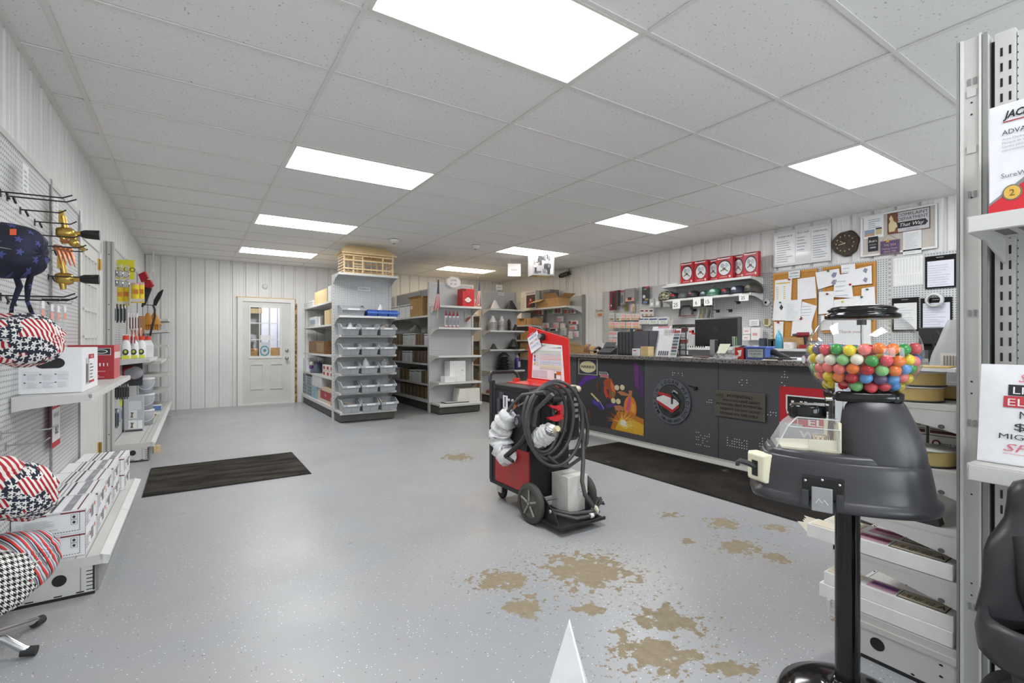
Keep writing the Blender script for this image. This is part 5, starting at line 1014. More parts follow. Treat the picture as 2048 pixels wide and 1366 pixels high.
hung('hang_card', 'tall dark blue card with a red top on the wall pegboard', 'card', (1284, 574, 1298, 607), .05, '#33373f', .01, lambda b, o, w, h: (b.text('PRIME', o, NX, -w*.05, h*.82, h*.06, '#e4e6ea'), b.decal(o, NX, 0, h*.9, w*.5, h*.1, '#c23a44'), b.disc(o, NX, -w*.2, h*.42, w*.2, h*.1, '#d8dadc'), b.decal(o, NX, -w*.1, h*.2, w*.5, h*.1, '#b98a50'), b.decal(o, NX, -w*.35, h*.02, w*.6, h*.14, '#6f86b0')))
for a_, c_, y0_, y1_, lb in ((1299, 1308, 598, 614, 'clear pack with a white disc, left of the pair beside the dark blue card'), (1310, 1320, 593, 614, 'clear pack with a white disc, right of the pair beside the dark blue card')): hung('disc_pack', lb, 'pack', (a_, y0_, c_, y1_), .09, '#c3c5c8', .03, lambda b, o, w, h: b.disc(o, NX, 0, h*.35, w*.32, h*.2, '#f4f4f4'), 'clear disc packs')
hung('hang_card', 'white card with brown edge under the cap shelf end', 'card', (1326, 601, 1339, 613), .1, '#e9e9e7', .05); hung('oval_tag', 'small olive oval tag low on the far pegboard', 'tag', (1250, 611, 1255, 622), .04, '#7c6c30', .01); hung('tool_pack', 'small pink and yellow pack beside the olive tag', 'pack', (1262, 608, 1269, 623), .04, '#d8b8b0', .01, lambda b, o, w, h: b.decal(o, NX, 0, 0, w*.4, h*.6, '#a89860'))
for i in range(3): hung('screw_pack', 'red lettered pack, %s from the left in the row above the blue lettered packs' % ORD[i], 'pack', (1280+i*9, 618, 1288.5+i*9, 632), .08, '#d5cfca', .02, lambda b, o, w, h: (b.decal(o, NX, -w*.35, h*.62, w*.7, h*.2, '#8a3a40' if i < 2 else '#3a3030'), b.decal(o, NX, -w*.3, .0, w*.6, h*.3, '#a8987c')), 'red lettered packs')
def bagdeco(c1, c2): return lambda b, o, w, h: (b.decal(o, NX, -w*.42, h*.45, w*.84, h*.42, c1), b.decal(o, NX, -w*.4, h*.05, w*.8, h*.3, c2))
rowdefs = [('top', 627, 641, [(1219, 1228), (1232, 1239)], '#b9bbb8', '#8d8558'), ('top', 628, 640, [(1241, 1251), (1252, 1261), (1262, 1270), (1271, 1280)], '#e9b8b4', '#c8a070'), ('middle', 644, 656, [(1217, 1227), (1228, 1236), (1238, 1250), (1252, 1264), (1265, 1279)], '#eda9a2', '#d8a878'), ('lower', 663, 675, [(1218, 1226), (1227, 1234)], '#e49a98', '#d0d0cc'), ('lowest', 677, 690, [(1218, 1226), (1227, 1234)], '#e4a8a0', '#c8b8b0')]
cnt = {}
for nm, y0_, y1_, segs, c1, c2 in rowdefs:
    for a_, c_ in segs:
        k = cnt.get(nm, 0); cnt[nm] = k+1; hung('part_bag', 'pink labelled parts bag, %s from the left in the %s wall bag row' % (ORD[k], nm), 'bag', (a_, y0_, c_, y1_), .12+.02*(k % 2), '#dcdcda', .05, bagdeco(c1, c2), 'pink labelled parts bags on the wall pegboard')
for i, (a_, c_) in enumerate(((1278, 1287), (1288, 1297), (1298, 1315), (1317, 1335))): hung('part_bag', 'blue lettered parts pack, %s from the left on the wall pegboard' % ORD[i], 'pack', (a_, 635, c_, 648), .14, '#e0e2e0', .05, lambda b, o, w, h: (b.decal(o, NX, -w*.45, h*.62, w*.9, h*.2, '#4a558c'), b.decal(o, NX, -w*.3, h*.1, w*.6, h*.4, '#c9cfc6')), 'blue lettered parts packs')
hung('part_bag', 'grey white bag hanging before the green display rack', 'bag', (1336, 640, 1346, 655), .2, '#bdb9b2', .06)
b = MB(); p = onX(1372, 622, WX-.04); hw, hh = .115, .06
b.tube([V((0, 0, 0)) for _ in range(0)]+[(0, hw, -.07), (0, hw, .0), (0, hw*.85, .055), (0, hw*.5, .075), (0, -hw*.5, .075), (0, -hw*.85, .055), (0, -hw, .0), (0, -hw, -.06)], .018, '#57585a', 8); b.cyl((0, hw+.03, -.075), (0, -hw-.05, -.075), .007, '#a0665a'); solo('c_clamp', 'black C clamp hanging on the wall pegboard under the cap shelf', 'clamp', b, p)
for i, px in enumerate((1399, 1406, 1415, 1421)):
    p = onX(px, 613, WX-.06); b = MB(); b.tube([(0, 0, 0), (0, .01, -.08), (0, .035, -.17), (0, .03, -.24)], .009, ['#d6d3c6', '#c9b93a', '#c9c7be', '#3a3a3a'][i], 7); b.tube([(0, 0, 0), (0, -.012, -.08), (0, .005, -.17), (0, -.005, -.24)], .008, '#8d8f90', 7); b.cbox((0, 0, .02), (.02, .03, .05), '#4a4b4d'); solo('pliers', '%s handled pliers hanging under the cap shelf' % ['cream', 'yellow', 'pale', 'dark'][i], 'pliers', b, p, 0, 'pliers on the wall pegboard')
for px, py, lb in ((1434, 621, 'black peg hook pair left of two above the monitor'), (1459, 620, 'black peg hook pair right of two above the monitor'), (1475, 604, 'black peg hook right below the near price card'), (1388, 619, 'black peg hook between the clamp and the pliers')):
    p = onX(px, py, WX); b = MB(); b.tube([(0, 0, 0), (-.09, -.02, 0), (-.10, -.022, .012)], .004, 'black', 6); b.tube([(0, -.03, -.01), (-.09, -.05, -.01), (-.10, -.052, .002)], .004, 'black', 6); b.box(-.006, -.045, -.03, 0, .012, .01, 'black'); solo('peg_hook', lb, 'hook', b, p, 0, 'hooks above the monitor')
hung('info_card', 'small white card above the pink bags near the corkboard', 'card', (1499, 640, 1518, 651), .03, 'paper', .004, lambda b, o, w, h: (b.text('LINCOLN', o, NX, 0, h*.55, h*.2, '#77797e'), b.text('ELECTRIC', o, NX, 0, h*.2, h*.2, '#77797e')))
for a_, c_, y0_, y1_, lb in ((1486, 1501, 655, 668, 'small white and pink bag, upper left of three by the monitor'), (1485, 1500, 670, 680, 'small white and pink bag, lower left of three by the monitor'), (1502, 1520, 655, 680, 'larger white bag with a red mark by the monitor')): hung('part_bag', lb, 'bag', (a_, y0_, c_, y1_), .13, '#e6e2e1', .07, lambda b, o, w, h: b.decal(o, NX, -w*.3, h*.35, w*.5, h*.2, '#d89a98'), 'bags by the monitor')
for i, (px, py) in enumerate(((1385, 664), (1391, 668), (1380, 690))): 
    p = onX(px, py, 6.45); b = MB(); b.box(-.03, -.05, 0, .03, .05, .09 if i < 2 else .03, '#d8c8c6'); b.decal((-.03, 0, 0), NX, -.04, .02, .06, .03 if i < 2 else .005, '#b83a3c'); solo('small_pack', 'small red and white pack, %s left of the monitor' % ORD[i], 'pack', b, (p.x, p.y, 1.147 if i > 1 else p.z-.03))
p = onX(1533, 605, WX-.02); b = MB(); b.lathe([(.02, -.02), (.045, -.02), (.045, .02), (.02, .02)], (0, 0, 0), '#c8cacc', 18, 'x'); b.lathe([(0, -.022), (.016, -.022)], (0, 0, 0), 'black', 12, 'x'); solo('tape_roll', 'small tape roll hung beside the corkboard', 'tape', b, p)
p = onX(1534, 645, WX-.02); b = MB(); b.lathe([(.055, -.006), (.062, 0), (.055, .006)], (0, 0, 0), '#c9c3a4', 20, 'x'); b.box(-.01, -.02, -.03, .01, .03, .05, '#8a7a54'); solo('hanging_tool', 'round tan tool hung beside the corkboard', 'tool', b, p)
# --- corkboards and papers
def cork(lab, rc):
    o, w, h = rX(*rc, WX-.02); r = thing('corkboard', lab, 'corkboard', (o.x, o.y, o.z)); b = MB(); b.box(.004, -w/2, 0, .018, w/2, h, 'cork'); b.build('cork_panel', r); b = MB()
    for q in ((-w/2, 0, w/2, .03), (-w/2, h-.03, w/2, h), (-w/2, .03, -w/2+.03, h-.03), (w/2-.03, .03, w/2, h-.03)): b.box(-.004, q[0], q[1], .016, q[2], q[3], '#c48a3a')
    b.build('frame', r, bevel=.003)
cork('wooden framed corkboard, the left one crowded with pinned papers', (1545.5, 547, 1634.5, 682)); cork('wooden framed corkboard, the right one behind the gumball globe', (1645, 535, 1752, 665))
CK = WX-.026
def paper(lab, pts, k=0, pin=None, deco=None, m='paper', X=None):
    X = (X or CK)-.003*k; P = [onX(x, y, X) for x, y in pts]; c = sum(P, V((0, 0, 0)))/len(P); r = thing('paper', lab, 'paper', c, 0, 'papers on the corkboards'); b = MB(); b.add([p-c for p in P], [tuple(range(len(P)))], m)
    if deco: deco(b, V((0, 0, 0)), max(p.y for p in P)-min(p.y for p in P), max(p.z for p in P)-min(p.z for p in P))
    b.build('sheet', r, solid=.001)
    if pin: q = onX(pin[0], pin[1], X)-c; b = MB(); b.lathe([(0, -.022), (.011, -.02), (.007, -.012), (.012, -.004), (.0, 0)], q, pin[2], 10, 'x'); b.build('push_pin', r)
RD, GN, YE = '#b0202c', '#4a6a58', '#d8d040'
pl = lambda n, s_: (lambda b, o, w, h: b.lines(o, NX, -w*.38, -h*.4, w*.7, h*.75, n, '#bfc3ca', .003, .22, s_))
paper('price list with yellow marks, top left of the left corkboard', [(1550, 561), (1584, 557), (1582, 601), (1549, 602)], 1, (1579, 559, RD), lambda b, o, w, h: (b.decal(o, NX, -w*.4, h*.3, w*.8, h*.05, '#d8b830', .003), [b.decal(o, NX, -w*.38+q*w*.4, -h*.4+t*h*.09, w*.12, h*.03, '#d8b830', .003) for q in (0, 1) for t in range(7)]))
paper('blank sheet at the upper right of the left corkboard', [(1595, 558), (1630, 553), (1633, 596), (1595, 600)], 1)
paper('small LOGAN WELDING card on the top rail of the left corkboard', [(1577, 544), (1600, 540), (1599.5, 555), (1577, 558)], 3, None, lambda b, o, w, h: (b.text('LOGAN', o, NX, 0, .01, h*.22, '#6a6d72', e=.004), b.text('WELDING', o, NX, 0, -h*.3, h*.22, '#8fb8c0', e=.004)))
paper('sheet with a dark diamond on the left corkboard', [(1548, 601), (1584, 600), (1575, 641), (1545, 641)], 2, (1561, 605, GN), lambda b, o, w, h: (b.poly(o, NX, [(.0, h*.0), (w*.1, h*.14), (0, h*.3), (-w*.1, h*.14)], '#3a3c40', .003), b.poly(o, NX, [(w*.24, h*.0), (w*.3, h*.14), (w*.24, h*.3), (w*.2, h*.14)], '#3a3c40', .003)))
paper('front sheet in the middle of the left corkboard', [(1571, 601), (1603.5, 599), (1600.5, 641), (1570, 642)], 3, None, pl(12, 4))
paper('tilted sheet behind the middle of the left corkboard', [(1604, 603), (1634, 612), (1622, 650), (1601, 632)], 1, None, pl(6, 5))
paper('torn blank sheet low on the left corkboard', [(1585, 642), (1602, 640), (1625, 628), (1623, 654), (1628, 669), (1582, 672)], 2, (1602, 638, RD))
paper('narrow white card at the bottom left of the left corkboard', [(1548, 644), (1567, 643), (1566, 678), (1549, 680)], 2, (1557, 645, RD)); paper('white note at the bottom of the left corkboard', [(1568, 683), (1587, 681), (1586, 696), (1568, 697)], 2)
paper('sheet with two small drawings at the upper left of the right corkboard', [(1631, 545), (1678, 537), (1682, 565), (1636, 579)], 4, (1657, 542, GN), lambda b, o, w, h: [b.poly(o, NX, [(w*.12, y), (w*.2, y+.035), (w*.34, y+.03), (w*.3, y-.02), (w*.2, y-.03)], '#8a88a4', .003) for y in (.03, -.06)])
paper('small card on the top rail of the right corkboard', [(1682, 530), (1710, 527), (1711, 544), (1683, 547)], 5, None, pl(2, 7)); paper('large sheet with grey drawings on the right corkboard', [(1696, 542), (1743, 531), (1744, 567), (1699, 572)], 4, (1701, 569, RD), lambda b, o, w, h: [b.poly(o, NX, [(w*.12, y), (w*.2, y+.035), (w*.32, y+.02), (w*.26, y-.03)], '#8d8aa0', .003) for y in (.06, -.05)])
paper('long blank sheet in the middle of the right corkboard', [(1669, 551), (1700, 546), (1707, 596), (1667, 594)], 5, None, pl(4, 9)); paper('blank sheet at the left edge of the right corkboard', [(1638, 584), (1667, 582), (1668, 627), (1637, 628)], 4, (1655, 588, RD)); paper('sheet at the right edge of the right corkboard', [(1723, 577), (1749, 573), (1751, 612), (1723, 612)], 3, (1735, 579, GN)); paper('sheet with a yellow pin low on the right corkboard', [(1668, 600), (1722, 594), (1721, 618), (1668, 627)], 3, (1686, 603, YE)); paper('sheet under the globe lid on the right corkboard', [(1702, 593), (1750, 590), (1750, 640), (1700, 640)], 2, (1724, 594, GN)); paper('lowest sheet at the left of the right corkboard', [(1642, 631), (1665, 630), (1664, 660), (1642, 661)], 3, (1658, 632, YE))
paper('large handwritten sheet seen through the gumball globe', [(1665, 640), (1742, 640), (1742, 690), (1668, 695)], 2, None, lambda b, o, w, h: b.text('Thank you', o, NX, -.02, 0, .04, '#c8a8a8', e=.004, shear=.2))
# --- boards high on the wall
def board(lab, rc, m, X=RW-.03, tray=True):
    o, w, h = rX(*rc, X); r = thing('display_board', lab, 'board', (o.x, o.y, o.z)); b = MB(); b.box(.004, -w/2, 0, .02, w/2, h, m); b.build('panel', r); b = MB()
    for q in ((-w/2, 0, w/2, .022), (-w/2, h-.022, w/2, h), (-w/2, .022, -w/2+.022, h-.022), (w/2-.022, .022, w/2, h-.022)): b.box(-.008, q[0], q[1], .018, q[2], q[3], '#e4e4e2')
    b.build('frame', r, bevel=.004); return r, w, h
r, w, h = board('white framed board with printed notices left of the round clock', (1547, 467, 1662, 521), '#e2e2e0:.12')
for i, (x0_, x1_, t, lb) in enumerate(((-.47, -.10, 'TODAY', 'left'), (-.09, .17, 'SPECIAL ORDERS', 'middle'), (.18, .47, 'LOGAN WELDING', 'right'))):
    p = r.location; b = MB(); y0_ = p.y-x1_*w; y1_ = p.y-x0_*w; zb = p.z+h*(.06 if i != 1 else .35); b.box(p.x+.000, y0_, zb, p.x+.003, y1_, p.z+h*.93, '#f0f0f0:.25'); o = (p.x, (y0_+y1_)/2, zb); hh = p.z+h*.93-zb; ww = y1_-y0_; b.text(t, o, NX, 0, hh*.88, .022, '#4a4b50', w=min(ww*.8, .2)); b.lines(o, NX, -ww*.42, hh*.08, ww*.84, hh*.74, 10 if i != 1 else 5, '#a9abb2', seed=i+3); wsolo('notice', 'printed notice, %s of three on the white framed board' % lb, 'notice', b, 'notices on the white framed board')
p = onX(1692, 487, RW-.02); r = thing('wall_clock', 'dark wood slice wall clock between the two framed boards', 'clock', p); q = random.Random(5); n = 36; rr = [.148*(1+.05*sin(3*k*2*pi/n+1)+.03*sin(7*k*2*pi/n)) for k in range(n)]; b = MB()
b.loft([[(x, rr[k]*s_*cos(2*pi*k/n)*.98, rr[k]*s_*sin(2*pi*k/n)*1.02) for k in range(n)] for x, s_ in ((.02, 1), (-.015, 1.02), (-.03, .95))], 'bark', True); b.build('slab', r); o = (-.03, 0, 0)
b = MB(); b.poly(o, NX, [(-.005, 0), (-.05, .035), (-.052, .028), (0, -.006)], '#d8cfae', .004); b.poly(o, NX, [(0, .005), (-.07, -.01), (-.07, -.016), (0, -.005)], '#d8cfae', .005); b.disc(o, NX, 0, 0, .008, .008, '#d8cfae', .006, 10); b.build('hands', r); b = MB()
for k in range(12): a_ = pi*k/6; b.decal(o, NX, .095*sin(a_)-.005, .095*cos(a_)-.007, .010, .014, '#cdbf98', .003)
b.build('hour_marks', r)
r, w, h = board('framed notice board under the ceiling carrying the complaint sign', (1721, 434, 1875, 496), '#c6beb4'); BX = r.location.x-.004
o, w, h = rX(1775, 428, 1860, 456, BX-.006); r = thing('complaint_sign', 'metal COMPLAINT DEPARTMENT sign with a cream figure on the notice board', 'sign', (o.x, o.y, o.z)); b = MB(); b.box(0, -w/2, 0, .005, w/2, h, '#5a3034'); b.decal((0, 0, 0), NX, -w*.485, h*.03, w*.97, h*.94, '#c6c4c6', .001); b.decal((0, 0, 0), NX, -w*.485, h*.03, w*.24, h*.94, '#7a4a34', .0015); b.build('plate', r); o = (0, 0, 0)
b = MB(); b.text('COMPLAINT', o, NX, w*.10, h*.76, h*.15, '#2c2a30', w=w*.72); b.text('DEPARTMENT', o, NX, w*.11, h*.555, h*.15, '#2c2a30', w=w*.70); b.text('1000 miles', o, NX, w*.1, h*.07, h*.06, '#7a7478', w=w*.3, shear=.2); b.build('lettering', r)
b = MB(); b.poly(o, NX, [(-w*.24, h*.20), (w*.40, h*.20), (w*.46, h*.34), (w*.40, h*.49), (-w*.26, h*.49)], '#26262c', .003); b.build('arrow', r); b = MB(); b.text('That Way', o, NX, w*.09, h*.27, h*.16, '#f0eeee', w=w*.56, shear=.3, e=.005); b.build('arrow_lettering', r)
b = MB(); b.poly(o, NX, [(-w*.46, h*.1), (-w*.47, h*.45), (-w*.43, h*.62), (-w*.46, h*.75), (-w*.41, h*.9), (-w*.36, h*.75), (-w*.35, h*.62), (-w*.28, h*.5), (-w*.25, h*.3), (-w*.3, h*.25), (-w*.32, h*.1)], '#d6c89a', .004); b.poly(o, NX, [(-w*.47, h*.04), (-w*.44, h*.2), (-w*.28, h*.12), (-w*.22, h*.04)], '#8a4a34', .003); b.build('figure', r)
wsheet('notice', 'white notice with two photos at the left of the notice board', 'notice', (1727, 434, 1767, 473), BX-.002, 'paper', lambda b, o, w, h: (b.lines(o, NX, -w*.25, h*.45, w*.6, h*.42, 5, '#9a9ca2', seed=2), b.decal(o, NX, -w*.45, h*.1, w*.52, h*.28, '#8fa0b8'), b.decal(o, NX, -w*.45, h*.1, w*.52, h*.12, '#b89880', .003), b.decal(o, NX, w*.12, h*.12, w*.3, h*.3, '#c9b78a'), b.decal(o, NX, w*.12, h*.36, w*.3, h*.06, '#2c3038', .003)))
wsheet('small_plaque', 'small black plaque with white lettering on the notice board', 'plaque', (1736, 475, 1756, 501), BX-.003, '#202226', lambda b, o, w, h: (b.text("Bob's", o, NX, 0, h*.62, h*.16, '#e8e8ea', shear=.2), b.decal(o, NX, -w*.35, h*.42, w*.7, h*.06, '#7a8088'), b.decal(o, NX, -w*.3, h*.2, w*.6, h*.1, '#9aa0a8')))
o, w, h = rX(1760, 483, 1800, 505, BX-.005); r = thing('hanging_plaque', 'small purple grey hanging plaque with a gold star on the notice board', 'plaque', (o.x, o.y, o.z)); b = MB(); b.box(0, -w/2, 0, .006, w/2, h, '#8f6e78'); b.decal((0, 0, 0), NX, -w*.46, h*.05, w*.92, h*.9, '#54466a'); b.build('plate', r); b = MB(); b.text('THE 2024', (0, 0, 0), NX, 0, h*.58, h*.16, '#d0a8a4', w=w*.6); b.text('Making Grads', (0, 0, 0), NX, 0, h*.34, h*.12, '#d0a8a4', w=w*.75); b.text('SINCE 1985', (0, 0, 0), NX, 0, h*.12, h*.12, '#d0a8a4', w=w*.6); b.build('lettering', r)
b = MB(); b.poly((0, 0, 0), NX, [((.028 if k % 2 == 0 else .012)*cos(pi/2+k*pi/5)-w*.1, (.028 if k % 2 == 0 else .012)*sin(pi/2+k*pi/5)+h*.95) for k in range(10)], '#c99a2c', .006); b.build('star', r); b = MB(); b.tube([(0, w*.4, h), (0, .02, h+.07), (0, -w*.4, h)], .002, '#b08a5a', 5); b.build('string', r)
wsheet('notice', 'white printed sheet pinned below the complaint sign', 'notice', (1806, 463, 1843, 506), BX-.004, '#e3e3e2', lambda b, o, w, h: b.lines(o, NX, -w*.4, h*.08, w*.8, h*.84, 14, '#c3c5ca', seed=6))
wsheet('wall_chart', 'white ruled chart on the pegboard right of the corkboards', 'chart', (1787, 517, 1846, 568), WX-.004, '#ececea', lambda b, o, w, h: [b.decal(o, NX, -w*.48+k*w*.105, h*.42, w*.05, h*.55, '#dcddda') for k in range(9)]+[b.decal(o, NX, -w*.48+k*w*.08, h*.02, w*.04, h*.36, '#dcddda') for k in range(12)])
def clip(lab, rc, sh, dx=.02):
    o, w, h = rX(*rc, WX-dx); r = thing('display_holder', lab, 'holder', (o.x, o.y, o.z), 0, 'black document holders'); b = MB(); b.box(0, -w/2, 0, .015, w/2, h, 'blackgloss'); b.build('backing', r); b = MB(); b.box(-.003, -w*.44, h*.05, 0, w*.42, h*.84, sh); b.lines((-.003, 0, 0), NX, -w*.4, h*.1, w*.75, h*.66, 9, '#c3c7d0', seed=int(rc[0])); b.build('sheet', r); b = MB(); b.cyl((-.006, -.03, h*.94), (-.006, .03, h*.94), .004, 'steel'); b.build('clip', r)
clip('black document holder, upper right, beside the ruled chart', (1850, 514, 1912, 574), '#dfe0ea'); clip('black document holder, lower left, behind the globe', (1784, 597, 1837, 662), '#dedfdc'); clip('black document holder, lower right, with the tape roll on it', (1841, 597, 1904, 660), '#dcdde8')
p = onX(1869, 600, WX-.06); b = MB(); b.lathe([(.055, -.03), (.075, -.03), (.075, .03), (.055, .03), (.055, -.03)], (0, 0, 0), '#cfcfcc', 24, 'x'); solo('tape_roll', 'large white tape roll hanging over the lower right document holder', 'tape', b, p)
# --- wall extras
p = onX(1135, 549, RW-.05); r = thing('security_camera', 'small dark camera under the ceiling on the right wall', 'camera', p); b = MB(); b.cyl((-.08, .12, -.02), (.0, -.02, .02), .05, '#4a4838', n=14); b.build('camera_body', r); b = MB(); b.cyl((-.1, .155, -.03), (-.08, .12, -.02), .035, 'black', n=12); b.cyl((.0, -.05, .02), (.02, -.07, .03), .04, 'black', n=12); b.build('lens', r); b = MB(); b.tube([(.02, -.03, .02), (.03, -.02, .16), (.03, .03, .17)], .008, 'black', 6); b.build('cord', r)
b = MB(); b.box(RW-.02, p.y+.03, 1.9, RW-.003, p.y+.055, p.z-.05, 'trimwhite'); wsolo('conduit', 'white vertical cable cover running down below the small camera', 'conduit', b)
o, w, h = rX(1190, 617, 1207, 634, RW-.004); b = MB(); b.poly(o, NX, [(-w*.5, h*.1), (-w*.45, h*.9), (-w*.1, h*.75), (w*.45, h), (w*.5, h*.3), (w*.2, 0), (-w*.1, .0)], '#d9d4c6', 0); b.text('CROWN', o, NX, 0, h*.55, h*.3, '#4a6a4c', w=w*.8); b.poly(o, NX, [(-w*.1, h*.1), (-w*.2, h*.4), (w*.3, h*.45), (w*.35, h*.1)], '#c98a5a', .002); solo('wall_sticker', 'old torn sticker on the right wall near the counter end', 'sticker', b)
# --- hanging signs from the ceiling
p = onT(1028.5, 540, 9.0); w = 26/F*9.0; h = 25/F*9; b = MB(); b.box(-w/2, -.002, -h/2, w/2, .002, h/2, '#f0f1f4'); b.text('PIPES', (0, -.002, 0), NY, 0, -.02, .035, '#7a7d88'); r = thing('hanging_sign', 'white square sign hanging from the ceiling above the pipe boots', 'sign', p, -.5); b.build('card', r); b = MB(); 
for x in (-w*.3, w*.3): b.cyl((x, 0, h/2), (x, 0, CEIL-p.z), .002, 'paper', n=5)
b.build('string', r)
p = onT(1082, 518, 8.6); zb = H+127/F*8.6; hh = CEIL-.012-zb; r = thing('hanging_box', 'printed black and white carton fixed up against the ceiling', 'carton', (p.x, p.y, zb), -.55+.25); b = MB(); b.box(-.20, -.13, .03, .20, .13, hh, '#96989e', {'+x': '#dcd9c9', '-z': '#c2a46e'}); o = (0, -.13, 0); q = random.Random(3)
for k in range(30): x_ = q.uniform(-.19, .10); z_ = q.uniform(.05, hh*.8); b.decal(o, NY, x_, z_, q.uniform(.02, .08), q.uniform(.03, .10), q.choice(['#3a3b42', '#5a5b60', '#75767a', '#2a2b34', '#a8aaae']), .001+.0002*k)
b.decal(o, NY, .12, .05, .06, hh*.8, '#dadada', .005); b.build('box', r); b = MB(); b.quad((-.12, -.13, .03), (.12, -.13, .03), (.14, .0, -.0), (-.08, -.0, .0), 'cardlight'); b.decal((.2, 0, 0), PX, -.08, hh*.62, .1, hh*.25, '#3a3b36'); b.decal((.2, 0, 0), PX, -.1, hh*.2, .03, hh*.4, '#3a3b36'); b.build('flap', r)
# --- far right wall shelving
r = thing('pegboard_shelving', 'grey shelving at the far right wall with hanging packs and open cartons', 'shelving', (6.6, 8.6, 0)); us = [7.43, 8.65, 9.87]
for i in (0, 1): b = MB(); b.box(WX, us[i]+.012, .1, WX+.012, us[i+1]-.012, 2.17, 'peg'); b.build('back_panel', r, True)
for y in us: b = MB(); b.box(WX-.03, y-.02, 0, WX+.03, y+.02, 2.18, 'fixdark'); b.build('upright', r, True)
shelf(r, face('-x', WX, 8.65), 2.42, .42, 1.945)
for z in (1.60, 1.27, 1.06, .86): shelf(r, face('-x', WX, 9.26), 1.2, .42, z)
b = MB(); b.box(6.2, 7.43, .12, WX, 9.87, .15, 'fix'); b.build('deck', r, True); b = MB(); b.box(6.22, 7.45, .01, 6.24, 9.85, .12, 'kick'); b.build('kick_plate', r, True)
y0_, y1_ = onX(1071, 610, 6.24).y, onX(1042, 610, 6.24).y; r = thing('product_box', 'grey carton with a dark red machine picture on the far right shelf', 'carton', (6.24, (y0_+y1_)/2, 1.947)); w = y1_-y0_; b = MB(); b.box(0, -w/2, 0, .35, w/2, .40, '#c9c8c4'); b.build('box', r); b = MB(); o = (0, 0, 0); b.decal(o, NX, -w*.12, .03, w*.6, .28, '#43302f'); b.poly(o, NX, [(w*.0, .06), (w*.08, .20), (w*.2, .25), (w*.3, .18), (w*.15, .1)], '#b03038', .003); b.disc(o, NX, w*.17, .2, .02, .02, '#e4d4d4', .004); b.text('LINCOLN', o, NX, w*.15, .335, .035, '#3a3432', w=w*.6); b.lines(o, NX, -w*.46, .05, w*.25, .25, 6, '#9a9a98'); b.build('print', r)
y0_ = onX(1090, 600, 6.3).y; b = MB(); b.box(6.35, y0_-.1, 1.947, 6.6, y0_+.25, 2.34, '#7c7a78'); b.decal((6.35, y0_, 1.95), NX, -.1, .05, .2, .3, '#55524f'); wsolo('carton', 'dark printed carton behind the open carton on the far right shelf', 'carton', b)
y0_, y1_ = onX(1117, 606, 6.22).y, onX(1074, 606, 6.22).y; w = y1_-y0_; r = thing('carton', 'open tan carton with spread flaps on the far right shelf', 'carton', (6.22, (y0_+y1_)/2, 1.947)); b = MB(); b.box(0, -w/2, 0, .3, w/2, .18, 'card', {'+z': '#6a4c2a'}); b.build('box', r); b = MB(); b.quad((0, -w/2, .18), (0, w*.1, .18), (-.10, w*.05, .27), (-.1, -w*.55, .27), 'card'); b.quad((0, w*.12, .18), (0, w/2, .18), (-.13, w*.7, .10), (-.13, w*.15, .12), 'cardlight'); b.quad((0, -w/2, .18), (.3, -w/2, .18), (.3, -w*.75, .26), (0, -w*.75, .26), 'card'); b.build('flap', r)
q = random.Random(8); k = 0
for (px, py, w_, h_, c1) in ((1075, 622, 9, 10, '#a8606a'), (1083, 624, 8, 9, '#b05c64'), (1104, 620, 11, 12, '#6aa05c'), (1115, 620, 7, 11, '#9a4a54'), (1121, 620, 6, 11, '#8a5048'), (1133, 622, 9, 9, '#b0584e'), (1141, 622, 6, 9, '#a06a5a'), (1148, 622, 6, 8, '#8a5a5c'), (1071, 638, 9, 8, '#e0c8c4'), (1081, 638, 9, 8, '#dcc0bc'), (1121, 638, 12, 8, '#d89a98'), (1142, 644, 5, 6, '#8a2430'), (1151, 645, 10, 6, '#a82838'), (1076, 651, 8, 8, '#d8a8a0'), (1085, 651, 8, 8, '#d8b0a8'), (1094, 651, 8, 8, '#d09088'), (1113, 651, 10, 9, '#dc9c9c'), (1126, 652, 9, 9, '#dccfcc'), (1147, 655, 14, 7, '#c87a78'), (1108, 659, 16, 5, '#3c3e48'), (1128, 663, 10, 12, '#a8acb0'), (1142, 670, 8, 12, '#cfcac6'), (1153, 668, 7, 9, '#d8a0a8')):
    p = onX(px, py, WX-.1); t = (p.x*sn+p.y*cs)/F*1.25; r_ = ['leftmost', 'second', 'third', 'fourth', 'fifth', 'sixth', 'seventh', 'eighth', 'ninth']
    b = MB(); b.box(-.03, -w_*t/2, -h_*t/2, .02, w_*t/2, h_*t/2, '#d9d6d3'); b.box(-.035, -w_*t*.42, -h_*t*.45, -.03, w_*t*.42, h_*t*.2, c1); b.tube([(.09, 0, h_*t*.45), (-.06, 0, h_*t*.45)], .003, 'steel', 5)
    row = 'top' if py < 630 else ('second' if py < 646 else ('third' if py < 658 else 'lowest')); n_ = cnt.get('far'+row, 0); cnt['far'+row] = n_+1
    solo('hang_pack', 'hanging pack, %s in the %s row of the far right pegboard' % (r_[n_], row), 'pack', b, p, 0, 'hanging packs on the far right pegboard'); k += 1
for i, (a_, c_, z, h, m, lb) in enumerate(((1034, 1043, 1.755, .13, '#dcdcd8', 'white carton on top of the tan carton, second far right shelf'), (1033, 1052, 1.602, .15, 'card', 'tan carton on the second far right shelf'), (1053, 1066, 1.602, .15, 'card', 'second tan carton on the second far right shelf'), (1041, 1060, 1.272, .2, 'card', 'tan carton on the third far right shelf'), (1033, 1040, 1.272, .22, '#5c4444', 'dark spotted pack on the third far right shelf'), (1040, 1062, 1.062, .16, 'card', 'tan carton on the fourth far right shelf'), (1040, 1062, .862, .15, 'cardlight', 'pale tan carton on the lowest far right shelf'))): abox(lb, a_, c_, z, h, 6.24+(.06 if i == 1 else 0), .25, m)
